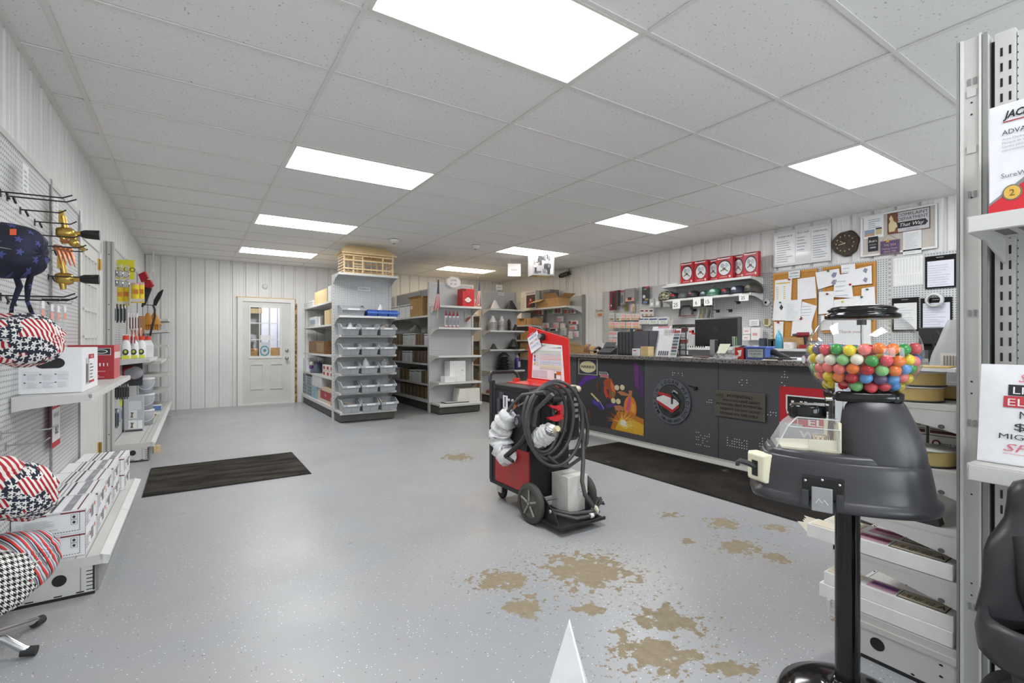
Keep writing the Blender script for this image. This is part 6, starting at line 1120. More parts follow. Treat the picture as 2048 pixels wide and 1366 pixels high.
# ================================================================== counter
FX, CY0, CY1, CZ = 4.46, 1.25, 5.50, 1.065
r = thing('service_counter', 'long black pegboard counter with a speckled grey top', 'counter', (4.7, 3.4, 0))
b = MB(); b.box(FX, CY0, .05, FX+.02, CY1, CZ-.04, 'pegblack'); b.build('front_panel', r, True)
b = MB(); b.box(4.33, CY0-.05, CZ-.042, 5.08, CY1+.1, CZ, 'granite'); b.build('countertop', r, True, bevel=.006)
b = MB(); b.box(FX-.03, CY0, 0, FX, CY1, .035, 'trimwhite'); b.box(FX-.012, CY0, .035, FX, CY1, .055, '#b9b7b0'); b.build('base_trim', r, True)
for ye in (CY1-.02, CY0): b = MB(); b.box(FX+.02, ye, 0, 5.0, ye+.02, CZ-.042, '#454548'); b.build('end_panel', r, True)
b = MB(); b.box(FX-.003, (onX(1437, 800, FX).y)-.004, .06, FX, onX(1437, 800, FX).y+.004, CZ-.045, '#39393b'); b.build('joint_strip', r, True)
b = MB(); q = random.Random(2); pk = .0254  # pale discs paint the light seen through some peg holes
for (a_, c_, y0_, y1_, dn) in ((1345, 1372, 744, 752, .5), (1365, 1425, 752, 760, .45), (1478, 1500, 748, 772, .2), (1558, 1580, 742, 775, .6), (1392, 1420, 862, 895, .55), (1455, 1495, 872, 900, .75), (1515, 1560, 873, 905, .7), (1532, 1556, 822, 832, .5), (1412, 1424, 796, 806, .5)):
    A = onX(a_, y0_, FX); Bq = onX(c_, y1_, FX); y = math.ceil(Bq.y/pk)*pk
    while y < A.y:
        z = math.ceil(Bq.z/pk)*pk
        while z < A.z:
            if q.random() < dn: b.disc((FX, y-math.fmod(FX, pk)*0, z), NX, 0, 0, .0055, .0055, '#e4e4e6', .0012, 8)
            z += pk
        y += pk
o = b.build('peg_hole_light', r, True); o['kind'] = 'stuff'; o['label'] = 'pale filled holes of the counter front'
# --- things fixed on the counter front
def cX(px0, y0, px1, y1, X=FX): return rX(px0, y0, px1, y1, X)
zb = onX(1289, 872, FX).z; ya, yb = onX(1289, 800, FX).y, onX(1152, 800, FX).y; w = yb-ya; h = 1.015-zb
r = thing('poster', 'large welding poster with orange sparks on the counter front', 'poster', (FX-.003, (ya+yb)/2, zb)); b = MB(); b.box(0, -w/2, 0, .002, w/2, h, '#3b3b3e'); b.build('sheet', r); o = (0, 0, 0)
U = lambda pts: [(-w/2+w*x, h*y) for x, y in pts]
for i, (pts, m) in enumerate((([(.84, .99), (.94, .93), (.995, .8), (.995, .48), (.95, .5), (.87, .62)], '#43304f'), ([(.87, .97), (.93, .94), (.93, .60), (.88, .66)], '#6a3673'), ([(.94, .93), (.985, .8), (.985, .5), (.95, .55)], '#54326a'), ([(0, .55), (.06, .61), (.16, .73), (.30, .74), (.36, .72), (.20, .66), (.1, .57), (0, .51)], '#5c2f96'), ([(.0, .53), (.08, .58), (.0, .49)], '#7a4ac0'), ([(.26, .33), (.30, .40), (.47, .30), (.44, .24)], '#44348c'), ([(.28, .38), (.40, .33), (.36, .30), (.29, .32)], '#5546a8'), ([(.48, .33), (.62, .40), (.63, .33), (.50, .29)], '#4c3a78'))): b = MB(); b.poly(o, NX, U(pts), m, .0008+.0002*i); b.build('purple_streak', r)
b = MB()
for pts, m in (([(.44, .66), (.5, .73), (.56, .72), (.62, .60), (.63, .5), (.58, .42), (.52, .44), (.53, .55), (.47, .58)], '#a24a2c'), ([(.45, .6), (.48, .6), (.52, .46), (.49, .43), (.45, .52)], '#c0452c'), ([(.55, .7), (.6, .62), (.62, .52), (.57, .55), (.55, .62)], '#c8703c'), ([(.56, .54), (.60, .52), (.60, .46), (.57, .48)], '#5c8a54'), ([(.33, .6), (.36, .66), (.38, .6), (.36, .5)], '#6a3a28'), ([(.2, .2), (.23, .24), (.26, .07), (.24, .06)], '#6e4228')): b.poly(o, NX, U(pts), m, .0026)
b.build('welder_figure', r); b = MB(); b.poly(o, NX, U([(.24, .47), (.27, .48), (.385, .38), (.37, .355)]), '#cdbd7c', .0034); b.poly(o, NX, U([(.385, .37), (.45, .27), (.457, .275), (.39, .38)]), '#b9b2c4', .0034); b.build('torch', r); b = MB()
for x, y in ((.64, .60), (.715, .61), (.59, .41), (.66, .41)): b.disc(o, NX, -w/2+w*x, h*y, .033*w*1., .038*h, '#d8cda4', .003, 18)
for pts in ([(.64, .54), (.7, .56), (.8, .53), (.82, .5), (.7, .5)], [(.8, .58), (.85, .58), (.84, .48), (.81, .48)], [(.6, .34), (.68, .36), (.75, .33), (.74, .29), (.62, .28)]): b.poly(o, NX, U(pts), '#b4754e', .0025)
b.build('gauges', r); b = MB(); pts = [(.76+.085*cos(t)*1.0+.06, .34+.165*sin(t)) for t in [2*pi*k/24 for k in range(24)]]; b.poly(o, NX, U(pts), '#d87a2c', .0018); b.poly(o, NX, U([(.77, .33), (.80, .48), (.83, .47), (.80, .25)]), '#c0508a', .0022); b.poly(o, NX, U([(.83, .30), (.84, .42), (.88, .40), (.88, .28)]), '#e8a03c', .0022); b.build('cylinder', r)
b = MB(); q = random.Random(6); cxp, cyp = .72, .13
b.poly(o, NX, U([(.55, .01), (.6, .16), (.66, .28), (.8, .27), (.995, .22), (.995, .0), (.6, 0)]), '#c07a24', .0028); b.poly(o, NX, U([(.62, .01), (.66, .14), (.72, .22), (.85, .2), (.995, .14), (.995, .0)]), '#dcae30', .0032); b.poly(o, NX, U([(.66, .08), (.68, .16), (.74, .20), (.83, .17), (.85, .1), (.76, .04)]), '#ecd464', .0036); b.poly(o, NX, U([(.69, .1), (.7, .15), (.74, .165), (.79, .14), (.79, .09), (.74, .075)]), '#f3efe0', .004)
for k in range(70):
    a_ = q.uniform(-.55, 3.3); L = q.uniform(.12, .34); x1, y1 = cxp+L*cos(a_)*.8, cyp+L*sin(a_)*.75
    if not (.4 < x1 < .995 and .005 < y1 < .6): continue
    x0_, y0_ = cxp+.05*cos(a_), cyp+.05*sin(a_); nx, ny = -sin(a_)*.004, cos(a_)*.004; b.poly(o, NX, U([(x0_-nx, y0_-ny), (x0_+nx, y0_+ny), (x1, y1)]), q.choice(['#f0c050', '#e89038', '#f4dc80', '#d86a30']), .0042+.00001*k)
b.build('sparks', r)
b = MB()
for x, y in ((.02, .02), (.985, .02), (.985, .98)): b.disc(o, NX, -w/2+w*x, h*y, .006, .006, '#2a2a2a', .005, 8)
b.build('screw', r)
o, w, h = cX(1157, 717, 1195, 751, FX-.008); r = thing('harris_badge', 'square HARRIS badge at the left end of the counter front', 'sign', o); b = MB(); b.box(0, -w/2, 0, .003, w/2, h, '#d6cfa8'); b.decal((0, 0, 0), NX, -w*.465, h*.03, w*.93, h*.94, '#3d3a5c', .001); b.disc((0, 0, 0), NX, 0, h*.5, w*.42, h*.37, '#d8d2a8', .0018); b.build('plate', r); b = MB(); b.text('HARRIS', (0, 0, 0), NX, 0, h*.42, h*.17, '#1c1c20', w=w*.70, bold=.02, e=.003); b.build('lettering', r)
o, w, h = cX(1198, 743, 1217, 755.5, FX-.008); r = thing('lincoln_sticker', 'small red and black LINCOLN sticker on the spark poster', 'sticker', o); b = MB(); b.poly((0, 0, 0), NX, [(-w*.5, h*.45), (-w*.5, h), (w*.3, h), (w*.5, h*.6), (w*.5, 0), (-w*.36, 0), (-w*.36, h*.42)], '#dcd8d4', 0); b.poly((0, 0, 0), NX, [(-w*.46, h*.55), (-w*.46, h*.93), (w*.27, h*.93), (w*.42, h*.55)], '#26262a', .001); b.decal((0, 0, 0), NX, -w*.32, h*.06, w*.78, h*.42, '#c03a36', .001); b.build('plate', r, solid=.0005); b = MB(); b.text('LINCOLN', (0, 0, 0), NX, -w*.06, h*.64, h*.22, '#e8e4e0', w=w*.62); b.text('ELECTRIC', (0, 0, 0), NX, w*.07, h*.17, h*.2, '#e8d4d0', w=w*.64); b.build('lettering', r)
c = onX(1341.5, 802.5, FX-.02); R0 = .252; r = thing('shop_emblem', 'round dark metal shop emblem with a red and white table on the counter front', 'emblem', c); n = 48; b = MB(); ro, ri = R0, R0*.74; vs = []
for x in (0, .012):
    for rr in (ro, ri): vs += [(x, -rr*cos(2*pi*k/n), rr*sin(2*pi*k/n)) for k in range(n)]
fs = []
for k in range(n): j = (k+1) % n; fs += [(k, j, n+j, n+k), (2*n+k, 3*n+k, 3*n+j, 2*n+j), (k, 2*n+k, 2*n+j, j), (n+k, n+j, 3*n+j, 3*n+k)]
b.add(vs, fs, '#666a72:.45:.2'); b.build('ring', r)
b = MB()
def arc(t, a0, da, rad, h, flip=False):
    for i, ch in enumerate(t):
        if ch == ' ': continue
        a_ = a0+da*i; rr = V((0, -1, 0)); u0 = V((0, 0, 1)); d = rr*cos(a_)+u0*sin(a_); tg = rr*sin(a_)-u0*cos(a_)
        fr = (tg, d, V((-1, 0, 0))) if not flip else (-tg, -d, V((-1, 0, 0)))
        b.text(ch, d*rad, fr, 0, -h/2, h, '#1a1b1e', e=.003, bold=.01)
arc('MARTIN LOGAN WELDING', R_(218), -R_(13.6), R0*.87, .042); arc('740-385-9453', R_(237), R_(6.0), R0*.87, .034, True); b.build('lettering', r)
b = MB(); o = (.0, 0, 0); k = R0/.45
for pts, m, e in (([(-.33, .18), (-.33, .11), (.1, .06), (.1, .12)], '#b02c30', .002), ([(-.36, .05), (-.18, .11), (.20, .03), (.21, -.04), (.05, -.17), (-.36, -.0)], '#e4e3e2', .003), ([(-.36, -.0), (.05, -.17), (.21, -.05), (.21, -.1), (.05, -.24), (-.36, -.06)], '#b8262c', .0025), ([(.0, -.27), (.2, -.18), (.2, -.22), (.04, -.32)], '#222326', .002), ([(-.22, -.16), (-.1, -.22), (-.08, -.26), (-.2, -.2)], '#222326', .002)): b.poly(o, NX, [(x*k*.95, y*k*.95) for x, y in pts], m, e)
b.build('table_plate', r, solid=.002); b = MB(); b.box(-.012, -.04*k-.01, -.05*k, -.004, -.04*k+.01, .18*k, '#2a2b2e'); b.cyl((-.01, -.06*k, .14*k), (-.01, -.22*k, .02*k), .016, '#35363a'); b.tube([(-.01, -.05*k, .18*k), (-.012, -.09*k, .22*k), (-.01, -.18*k, .17*k)], .008, '#b9bbbe', 6); b.build('torch_arm', r)
b = MB(); pts = [(-.36, .02), (-.33, .26), (0, .34), (.26, .22), (.33, .0), (.25, -.22), (0, -.33), (-.25, -.24)]; b.poly((.008, 0, 0), NX, [(x*k*.98, y*k*.98) for x, y in pts], '#3b3f3c', 0); b.build('back_disc', r)
p = onX(1383, 774, FX); b = MB(); b.tube([(0, .04, .01), (-.01, .0, .008), (-.03, -.06, .0)], .006, 'black', 6); b.box(-.03, -.075, -.02, 0, -.055, .006, 'black'); b.box(-.02, -.05, -.03, 0, -.04, .0, 'black'); solo('peg_hook', 'black double peg hook between the round emblem and the slogan plaque', 'hook', b, p)
o, w, h = cX(1429, 779, 1530, 845, FX-.025); r = thing('slogan_plaque', 'brushed steel POTENTIAL slogan plaque on the counter front', 'plaque', o); b = MB(); b.box(0, -w/2, 0, .012, w/2, h, '#67645a:.35:.5'); b.build('plate', r, bevel=.002); b = MB(); o = (0, 0, 0); tm = '#24231f'
b.text('100%', o, NX, -w*.38, h*.76, h*.105, '#3a3830', w=w*.17, shear=.25); b.text('POTENTIAL!', o, NX, w*.02, h*.765, h*.105, tm, w=w*.50, bold=.025)
for t, x, y, ww in (('YOU CAN HAVE GREAT', .04, .60, .74), ('POTENTIAL BUT POTENTIAL', .0, .44, .92), ("DOESN'T DO ANY GOOD", .02, .27, .78), ('SITTING ON THE SHELF', .0, .10, .76)): b.text(t, o, NX, w*x, h*y, h*.092, tm, w=w*ww, bold=.012)
b.poly(o, NX, [(-w*.45, h*.66), (-w*.34, h*.74), (-w*.28, h*.745), (-w*.36, h*.71)], tm); b.build('lettering', r)
A = onX(1559, 772, FX-.008); zb = onX(1559, 878, FX-.008).z; w, h = .95, A.z-zb; r = thing('lincoln_sign', 'red LINCOLN ELECTRIC sign on the counter front behind the gumball machine', 'sign', (FX-.008, A.y-w/2, zb)); b = MB(); b.box(0, -w/2, 0, .004, w/2, h, '#c2222e'); b.decal((0, 0, 0), NX, -w/2, 0, w, h*.33, '#c6c7c9', .001); b.build('plate', r); o = (0, 0, 0); b = MB()
b.poly(o, NX, [(-w*.44, h*.60), (-w*.44, h*.85), (w*.28, h*.85), (w*.40, h*.56), (w*.40, h*.5), (-w*.43, h*.5)], '#ececec', .0018); b.poly(o, NX, [(-w*.425, h*.54), (-w*.425, h*.825), (w*.27, h*.825), (w*.36, h*.54)], '#141416', .0025); b.box(-.002, w*.33, h*.30, 0, w*.337, h*.52, '#ececec'); b.decal(o, NX, -w*.29, h*.28, w*.72, h*.2, '#cf3038', .002); b.build('logo_panel', r)
b = MB(); b.text('LINCOLN', o, NX, -w*.06, h*.585, h*.17, '#f2f2f2', w=w*.66, bold=.03); b.text('ELECTRIC', o, NX, w*.06, h*.33, h*.12, '#f2f2f2', w=w*.6, bold=.02); b.text('WELDERS', o, NX, -w*.02, h*.10, h*.12, '#f6f6f6', w=w*.6, bold=.02); b.build('lettering', r); b = MB()
for x, y in ((-.48, .04), (-.48, .96)): b.disc(o, NX, w*x, h*y, .007, .007, '#3a3a3c', .003, 10)
b.build('screw', r)
# --- things on the counter top
def on(px, X): p = onX(px, 700, X); return V((X, p.y, CZ+.001))
p = on(1165, 4.75); r = thing('carton', 'open tan carton at the far end of the counter top', 'carton', p); b = MB(); b.box(-.1, -.14, 0, .15, .16, .10, 'card'); b.build('box', r); b = MB(); b.quad((-.1, -.14, .10), (-.1, .16, .10), (-.18, .18, .155), (-.18, -.04, .17), 'cardlight'); b.loft([[(-.1, -.14, .02), (-.1, -.14, .10), (-.05, -.14, .14)], [(-.12, -.30, 0), (-.12, -.27, .09), (-.05, -.24, .12)]], 'cardred', True, False, False); b.build('flap', r)
p = on(1214, 4.6); r = thing('telephone', 'black desk telephone on the counter top', 'telephone', p, .3); b = MB(); b.loft([[(-.09, -.10, 0), (.10, -.10, 0), (.10, .10, 0), (-.09, .10, 0)], [(-.09, -.10, .03), (.10, -.10, .10), (.10, .10, .10), (-.09, .10, .03)]], '#2a2b2e', False); b.build('base', r, bevel=.006); b = MB(); b.tube([(-.08, .13, .03), (-.06, .15, .065), (.04, .15, .09), (.08, .15, .07)], [.026, .016, .016, .026], 'black', 10); b.build('handset', r); b = MB(); b.quad((.06, -.08, .10), (.12, -.08, .16), (.12, .08, .16), (.06, .08, .10), '#3a3d42'); b.build('screen', r); b = MB(); b.tube([(-.08, .13, .04), (-.1, .22, .05), (-.02, .27, .10), (.0, .25, .13)], .006, '#4a4b4d', 6); b.build('cord', r)
for k in range(5): b = MB(); b.box(-.012, -.04, 0, .0, .04, .15, ['#cfd0d2', '#7a8088', '#c9bcae', '#e4e4e4', '#5a5e64'][k]); b.v = [V((v.x+v.z*.25, v.y, v.z)) for v in b.v]; q = on(1206+k*4, 4.78); solo('leaflet', 'leaflet, %s from the left behind the telephone' % ORD[k], 'leaflet', b, q, 0, 'leaflets behind the telephone')
ya, yb = onX(1297, 680, 4.62).y, onX(1235, 680, 4.62).y; p = V((4.62, (ya+yb)/2, CZ+.001)); w = yb-ya; r = thing('storage_crate', 'dark grey ribbed crate full of small goods on the counter top', 'crate', p); b = MB()
h = .30
for q in ((0, -w/2, .3, -w/2+.008), (0, w/2-.008, .3, w/2), (0, -w/2, .008, w/2), (.292, -w/2, .3, w/2)): b.box(q[0], q[1], 0, q[2], q[3], h if q[1] < 0 and q[3] < 0 else h*.97, '#4b4c50')
b.box(0, -w/2, 0, .3, w/2, .01, '#4b4c50')
for k in range(5): yy = w*.45-k*w*.11; b.box(-.006, yy-.006, .01, 0, yy+.006, h*.95, '#3c3d41')
b.box(-.002, -w/2, .01, .0, -w*.05, h, '#5a5b60'); b.build('crate_body', r)
for k, (y_, c_) in enumerate(((.10, '#b9b48c'), (.05, '#3c4650'), (.0, '#e0e4e8'), (-.03, '#c98a5a'), (-.06, '#4a2c24'))): b = MB(); b.box(.04, -.022, 0, .10, .022, .31+.01*(k % 2), c_); solo('small_box', '%s small box poking out of the grey crate' % ['olive', 'slate', 'pale', 'copper', 'dark brown'][k], 'box', b, (p.x+.02, p.y+y_+.02, CZ+.012), 0, 'small boxes in the grey crate')
p = on(1272, 4.42); b = MB(); b.box(0, -.06, 0, .06, .06, .085, '#e6e6e8'); b.decal((0, 0, 0), NX, -.045, .055, .05, .012, '#a8444a'); b.lines((0, 0, 0), NX, -.045, .01, .08, .03, 3, '#b0b2b8'); solo('card_box', 'small white printed box on the counter edge', 'box', b, p); p = on(1288.5, 4.42); b = MB(); b.box(0, -.055, 0, .1, .055, .11, 'cardlight'); solo('carton', 'small plain tan box on the counter edge', 'box', b, p)
def lean(name, lab, cat, px0, px1, yt, X, m, deco, tilt=.28, back=True):
    ya, yb = onX(px1, 690, X).y, onX(px0, 690, X).y; h = onX(px0, yt, X).z-CZ; w = yb-ya; r = thing(name, lab, cat, (X, (ya+yb)/2, CZ+.001)); n = V((-cos(tilt), 0, sin(tilt))); u = V((sin(tilt), 0, cos(tilt))); fr = (V((0, -1, 0)), u, n); b = MB(); b.decal((0, 0, 0), fr, -w/2, 0, w, h, m, 0); b.build('board', r, solid=.004); b = MB(); deco(b, fr, w, h); b.build('print', r)
    if back: b = MB(); b.quad((sin(tilt)*h*.6+.012, -w*.2, h*.58), (sin(tilt)*h*.6+.012, w*.2, h*.58), (.16, w*.2, .0), (.16, -w*.2, .0), '#8a8b8e'); b.build('easel', r, solid=.003)
q = random.Random(4)
lean('display_sheet', 'white glossy price sheet leaning behind the colour chart', 'sheet', 1295, 1332, 651, 4.72, '#e6e6ea:.2', lambda b, fr, w, h: ([b.decal((0, 0, 0), fr, -w*.45, h*(.1+.12*k), w*.7, h*.015, '#c3c6d0') for k in range(5)], b.decal((0, 0, 0), fr, -w*.2, h*.94, w*.6, h*.06, '#d08a90')))
def chart(b, fr, w, h):
    cols = ['#8a9a90', '#5c6a74', '#7a4a4e', '#4a5a6a', '#68747c', '#3f4c58', '#8a949c', '#55626c', '#a8b0b0', '#c8a898']
    for k in range(8): b.decal((0, 0, 0), fr, w*.22, h*(.04+.115*k), w*.26, h*.085, cols[k] if k < 7 else '#a84a50', .003)
    for k in range(5): b.decal((0, 0, 0), fr, -w*.38+k*w*.105, h*.03, w*.07, h*.16, '#5a5f6c', .003)
    for k in range(7): b.decal((0, 0, 0), fr, -w*.30+k*w*.085, h*.84, w*.055, h*.14, ['#cfd0d0', '#c9c4b4', '#d0d4d4', '#c8ccd0', '#d4a8a4', '#b0605c', '#9a4a4c'][k], .003)
    b.text('SELECTIONS', (0, 0, 0), fr, -w*.05, h*.76, h*.045, '#8a8d94')
lean('colour_chart', 'metal panel colour chart with swatch rows standing on the counter', 'chart', 1311, 1352, 656, 4.52, '#e8e8ea', chart)
ya, yb = onX(1372, 680, 4.86).y, onX(1347, 680, 4.86).y; r = thing('display_rack', 'dark green wire display rack of small packs behind the colour chart', 'rack', (4.86, (ya+yb)/2, CZ+.001)); w = yb-ya; b = MB(); h = .34
for k in range(6): b.box(-.005, -w/2, k*h/5-.006+.006, .005, w/2, k*h/5+.012, '#4e5a52')
for k in range(3): b.box(-.005, -w/2+k*w/2-.006, 0, .005, -w/2+k*w/2+.006, h, '#4e5a52')
b.box(-.02, -w/2-.08, h, .12, w/2, h+.03, '#3a3a38'); b.box(-.03, -w/2-.12, h+.01, 0, -w/2-.02, h+.025, '#5a544c'); b.build('frame', r)
for k in range(5):
    for j in range(2): b = MB(); b.box(.01, -w*.2, 0, .05, w*.2, h/5*.66, ['#dcdedc', '#c9d0cc', '#b05c54', '#d8d4d0', '#8a3c3a'][k if k < 5 else 0]); solo('small_pack', 'small pack, %s column, %s row from the top of the green rack' % (['far', 'near'][j], ORD[4-k]), 'pack', b, (4.86, (ya+yb)/2+w*.25-j*w*.5, CZ+.015+k*h/5), 0, 'packs in the green rack')
# monitor
ya, yb = onX(1477, 660, 4.80).y, onX(1389, 660, 4.80).y; r = thing('monitor', 'black computer monitor seen from behind on the counter', 'monitor', (4.82, (ya+yb)/2, CZ+.001), .0); w = yb-ya+.02; zt = onX(1432, 635, 4.8).z-CZ; zb_ = onX(1432, 693, 4.8).z-CZ
b = MB(); b.loft([[(-.02, -w/2*s_+.0, zb_+.02*(1-s_)*5), (-.02, w/2*s_, zb_+.02*(1-s_)*5), (-.02, w/2*s_, zt-(1-s_)*.12), (-.02, -w/2*s_, zt-(1-s_)*.12)] if 0 else [(x, -w/2*s_, zb_+(1-s_)*.2), (x, w/2*s_, zb_+(1-s_)*.2), (x, w/2*s_, zt-(1-s_)*.22), (x, -w/2*s_, zt-(1-s_)*.22)] for x, s_ in ((.03, 1.), (.005, 1.), (-.025, .93))], '#242427:.45', False); b.build('casing', r, bevel=.004); zc = (zt+zb_)/2+.03
b = MB(); b.disc((-.025, 0, zc), NX, 0, 0, .032, .032, '#34343a', .001); b.text('hp', (-.025, 0, zc), NX, 0, -.012, .026, '#17171a', shear=.25); b.build('logo', r); b = MB(); b.box(-.032, -.12, zb_+.03, -.024, .12, zb_+.085, '#1d1d20'); b.box(-.05, -.05, .012, -.024, .05, zb_+.075, 'chrome'); b.box(-.052, -.05, .012, -.05, -.01, zb_+.07, '#2c2c30'); b.build('stand', r, bevel=.004); b = MB(); b.box(-.15, -.14, 0, .10, .14, .012, '#1c1c1e'); b.build('base', r, bevel=.004)
# clear holder, tape dispenser, blue box, bits
p = on(1448, 4.42); r = thing('card_holder', 'clear acrylic holder with a pale notepad on the counter edge', 'holder', p); b = MB(); b.quad((0, -.14, 0), (0, .14, 0), (.1, .10, .12), (.1, -.14, .12), 'plasticfilm'); b.box(.0, -.14, 0, .12, .14, .012, 'glass'); b.build('holder_body', r); b = MB(); b.quad((.02, -.0, .05), (.02, .09, .05), (.085, .10, .145), (.085, -.02, .145), '#d2d4bc'); b.build('notepad', r)
p = on(1478, 4.45); b = MB(); b.box(0, -.045, 0, .08, .045, .11, '#b82a28'); b.poly((0, 0, 0), NX, [(-.03, .01), (-.0, .05), (-.02, .08), (.03, .09), (.02, .03)], '#e6dcd4'); solo('red_pack', 'red and white pack beside the black tape dispenser', 'pack', b, p); p = on(1487, 4.5); b = MB(); b.lathe([(.02, -.025), (.062, -.025), (.066, 0), (.062, .025), (.02, .025)], (0, 0, .066), '#1f1f21', 20, 'x'); solo('tape_dispenser', 'black round tape dispenser on the counter', 'dispenser', b, p)
b = MB(); b.box(.05, -.13, .118, .14, .06, .128, '#d8d8da'); b.cbox((.1, .0, .06), (.05, .05, .118), '#8a8a8c'); solo('note_tray', 'small grey note tray standing behind the red pack', 'tray', b, on(1476, 4.5))
for k, (px, c_) in enumerate(((1467, '#8a9aa0'), (1470, '#c9c4a0'), (1474, '#5c8a5c'))): b = MB(); b.cyl((0, 0, 0), (0, .01, .22), .007, c_, n=6); solo('marker', '%s marker standing in the holder left of the blue box' % ['grey', 'cream', 'green'][k], 'marker', b, on(px, 4.66), 0, 'markers on the counter')
ya, yb = onX(1531, 700, 4.45).y, onX(1491, 700, 4.45).y; r = thing('sign_box', 'blue box with a LOGAN WELDING front plate on the counter', 'box', (4.45, (ya+yb)/2, CZ+.001)); w = yb-ya; b = MB(); b.box(.002, -w/2, 0, .14, w/2, .115, '#5068ac'); b.box(-.008, -w/2-.012, .108, .15, w/2+.012, .122, '#5a74bc'); b.build('box_body', r, bevel=.004); b = MB(); b.decal((0, 0, 0), NX, -w*.42, .012, w*.84, .09, '#2a2e34', .001); b.decal((0, 0, 0), NX, -w*.39, .017, w*.78, .08, '#a8aeae', .002); b.text('LOGAN WELDING', (0, 0, 0), NX, 0, .072, .014, '#26282a', w=w*.7); b.text('740-385-9453', (0, 0, 0), NX, 0, .045, .015, '#26282a', w=w*.58); b.text('Logan, OH', (0, 0, 0), NX, 0, .026, .007, '#4a4c4e'); b.build('front_plate', r)
p = on(1535, 4.56); b = MB(); b.tube([(.0, .1, .02), (0, .03, .06), (0, -.06, .07), (0, -.14, .035), (0, -.2, .02)], [.02, .03, .03, .025, .015], '#1d1d1f', 10); solo('stapler', 'black stapler shaped tool beside the blue box', 'stapler', b, p)
b = MB(); b.box(0, -.12, 0, .09, .12, .022, '#3a3833'); solo('flat_tray', 'dark flat tray before the loose papers on the counter', 'tray', b, on(1556, 4.42))
for k, (px, X, w_, z, rz, m, lb) in enumerate(((1575, 4.62, .22, .02, .2, '#e6e6ea', 'white booklet lying open behind the dark tray'), (1600, 4.5, .26, .006, -.2, '#dedee2', 'loose white sheet near the globe on the counter'), (1630, 4.62, .24, .012, .3, '#e4e4e8', 'loose white sheets beside the globe on the counter'), (1540, 4.38, .12, .004, .4, '#cfcabc', 'small receipt on the counter edge before the blue box'), (1395, 4.5, .3, .004, .1, '#dcd8d0', 'flat paper on the counter before the monitor'))): b = MB(); b.box(-.1, -w_/2, 0, .1, w_/2, z, m); solo('paper_sheet', lb, 'papers', b, on(px, X), rz)
b = MB(); b.cyl((-.0, -.1, .01), (0.02, .1, .01), .008, '#6a4a34', n=6); solo('pen', 'brown pen lying before the monitor', 'pen', b, on(1400, 4.4)); b = MB(); b.box(-.06, -.16, 0, .06, .16, .02, '#35363a'); solo('phone_tray', 'dark flat pad under the monitor edge', 'pad', b, on(1405, 4.62))
b = MB(); b.box(-.02, -.08, 0, .05, .0, .05, '#2c2d30'); solo('black_clip', 'black clip box beside the loose sheets near the globe', 'clip', b, on(1612, 4.7))
# things on the wall shelf behind
def ws(px, X=6.35): p = onX(px, 690, X); return V((X, p.y, 1.147))
r = thing('spray_bottle', 'blue clear bottle standing before the left corkboard', 'bottle', ws(1558, 6.3)); b = MB(); b.lathe([(0, 0), (.045, 0), (.045, .13), (.03, .18), (.012, .2), (.012, .215)], (0, 0, 0), '#58a8c4:.15', 18); b.build('bottle_body', r); b = MB(); b.cyl((0, 0, .215), (0, 0, .235), .014, '#9ccfd0'); b.build('bottle_cap', r)
b = MB(); b.box(-.02, -.05, 0, .1, .05, .08, '#e6e4e4'); b.lines((-.02, 0, 0), NX, -.04, .01, .08, .06, 3, '#d0a0a0'); solo('card_box', 'white printed box between the blue bottle and the red drill', 'box', b, ws(1577, 6.3)); b = MB(); b.box(0, -.10, 0, .1, .12, .14, 'card'); solo('carton', 'tan carton behind the white printed box', 'carton', b, ws(1585, 6.45))
r = thing('drill', 'red and black cordless drill standing before the corkboards', 'drill', ws(1607, 6.3), .3); b = MB(); b.cyl((0, .07, .17), (0, -.06, .17), .032, '#7a1c22'); b.build('motor_body', r); b = MB(); b.cyl((0, .07, .17), (0, .12, .17), .02, '#4a4a4c', .012); b.build('chuck', r); b = MB(); b.tube([(0, -.02, .16), (0, -.03, .05)], .024, '#2c2c2e', 10); b.build('grip', r); b = MB(); b.box(-.04, -.07, 0, .04, .04, .05, '#8a1f26'); b.build('battery', r)
for k, (px, c_, h_, lb) in enumerate(((1523, '#3a4450', .13, 'dark bottle at the near end of the pink bags'), (1541, '#2b2c30', .12, 'black box left of the blue bottle'), (1548, '#4a5a4c', .1, 'green grey box left of the blue bottle'))): b = MB(); b.box(0, -.035, 0, .08, .035, h_, c_); solo('small_box', lb, 'box', b, ws(px, 6.3))
for k in range(9): b = MB(); b.box(0, -.03, 0, .05, .03, .02, '#e0e0de'); solo('label_roll', 'white block, %s from the far end in the row along the wall shelf' % ORD[k], 'block', b, ws(1374+k*4.6, 6.23), 0, 'white blocks along the wall shelf')
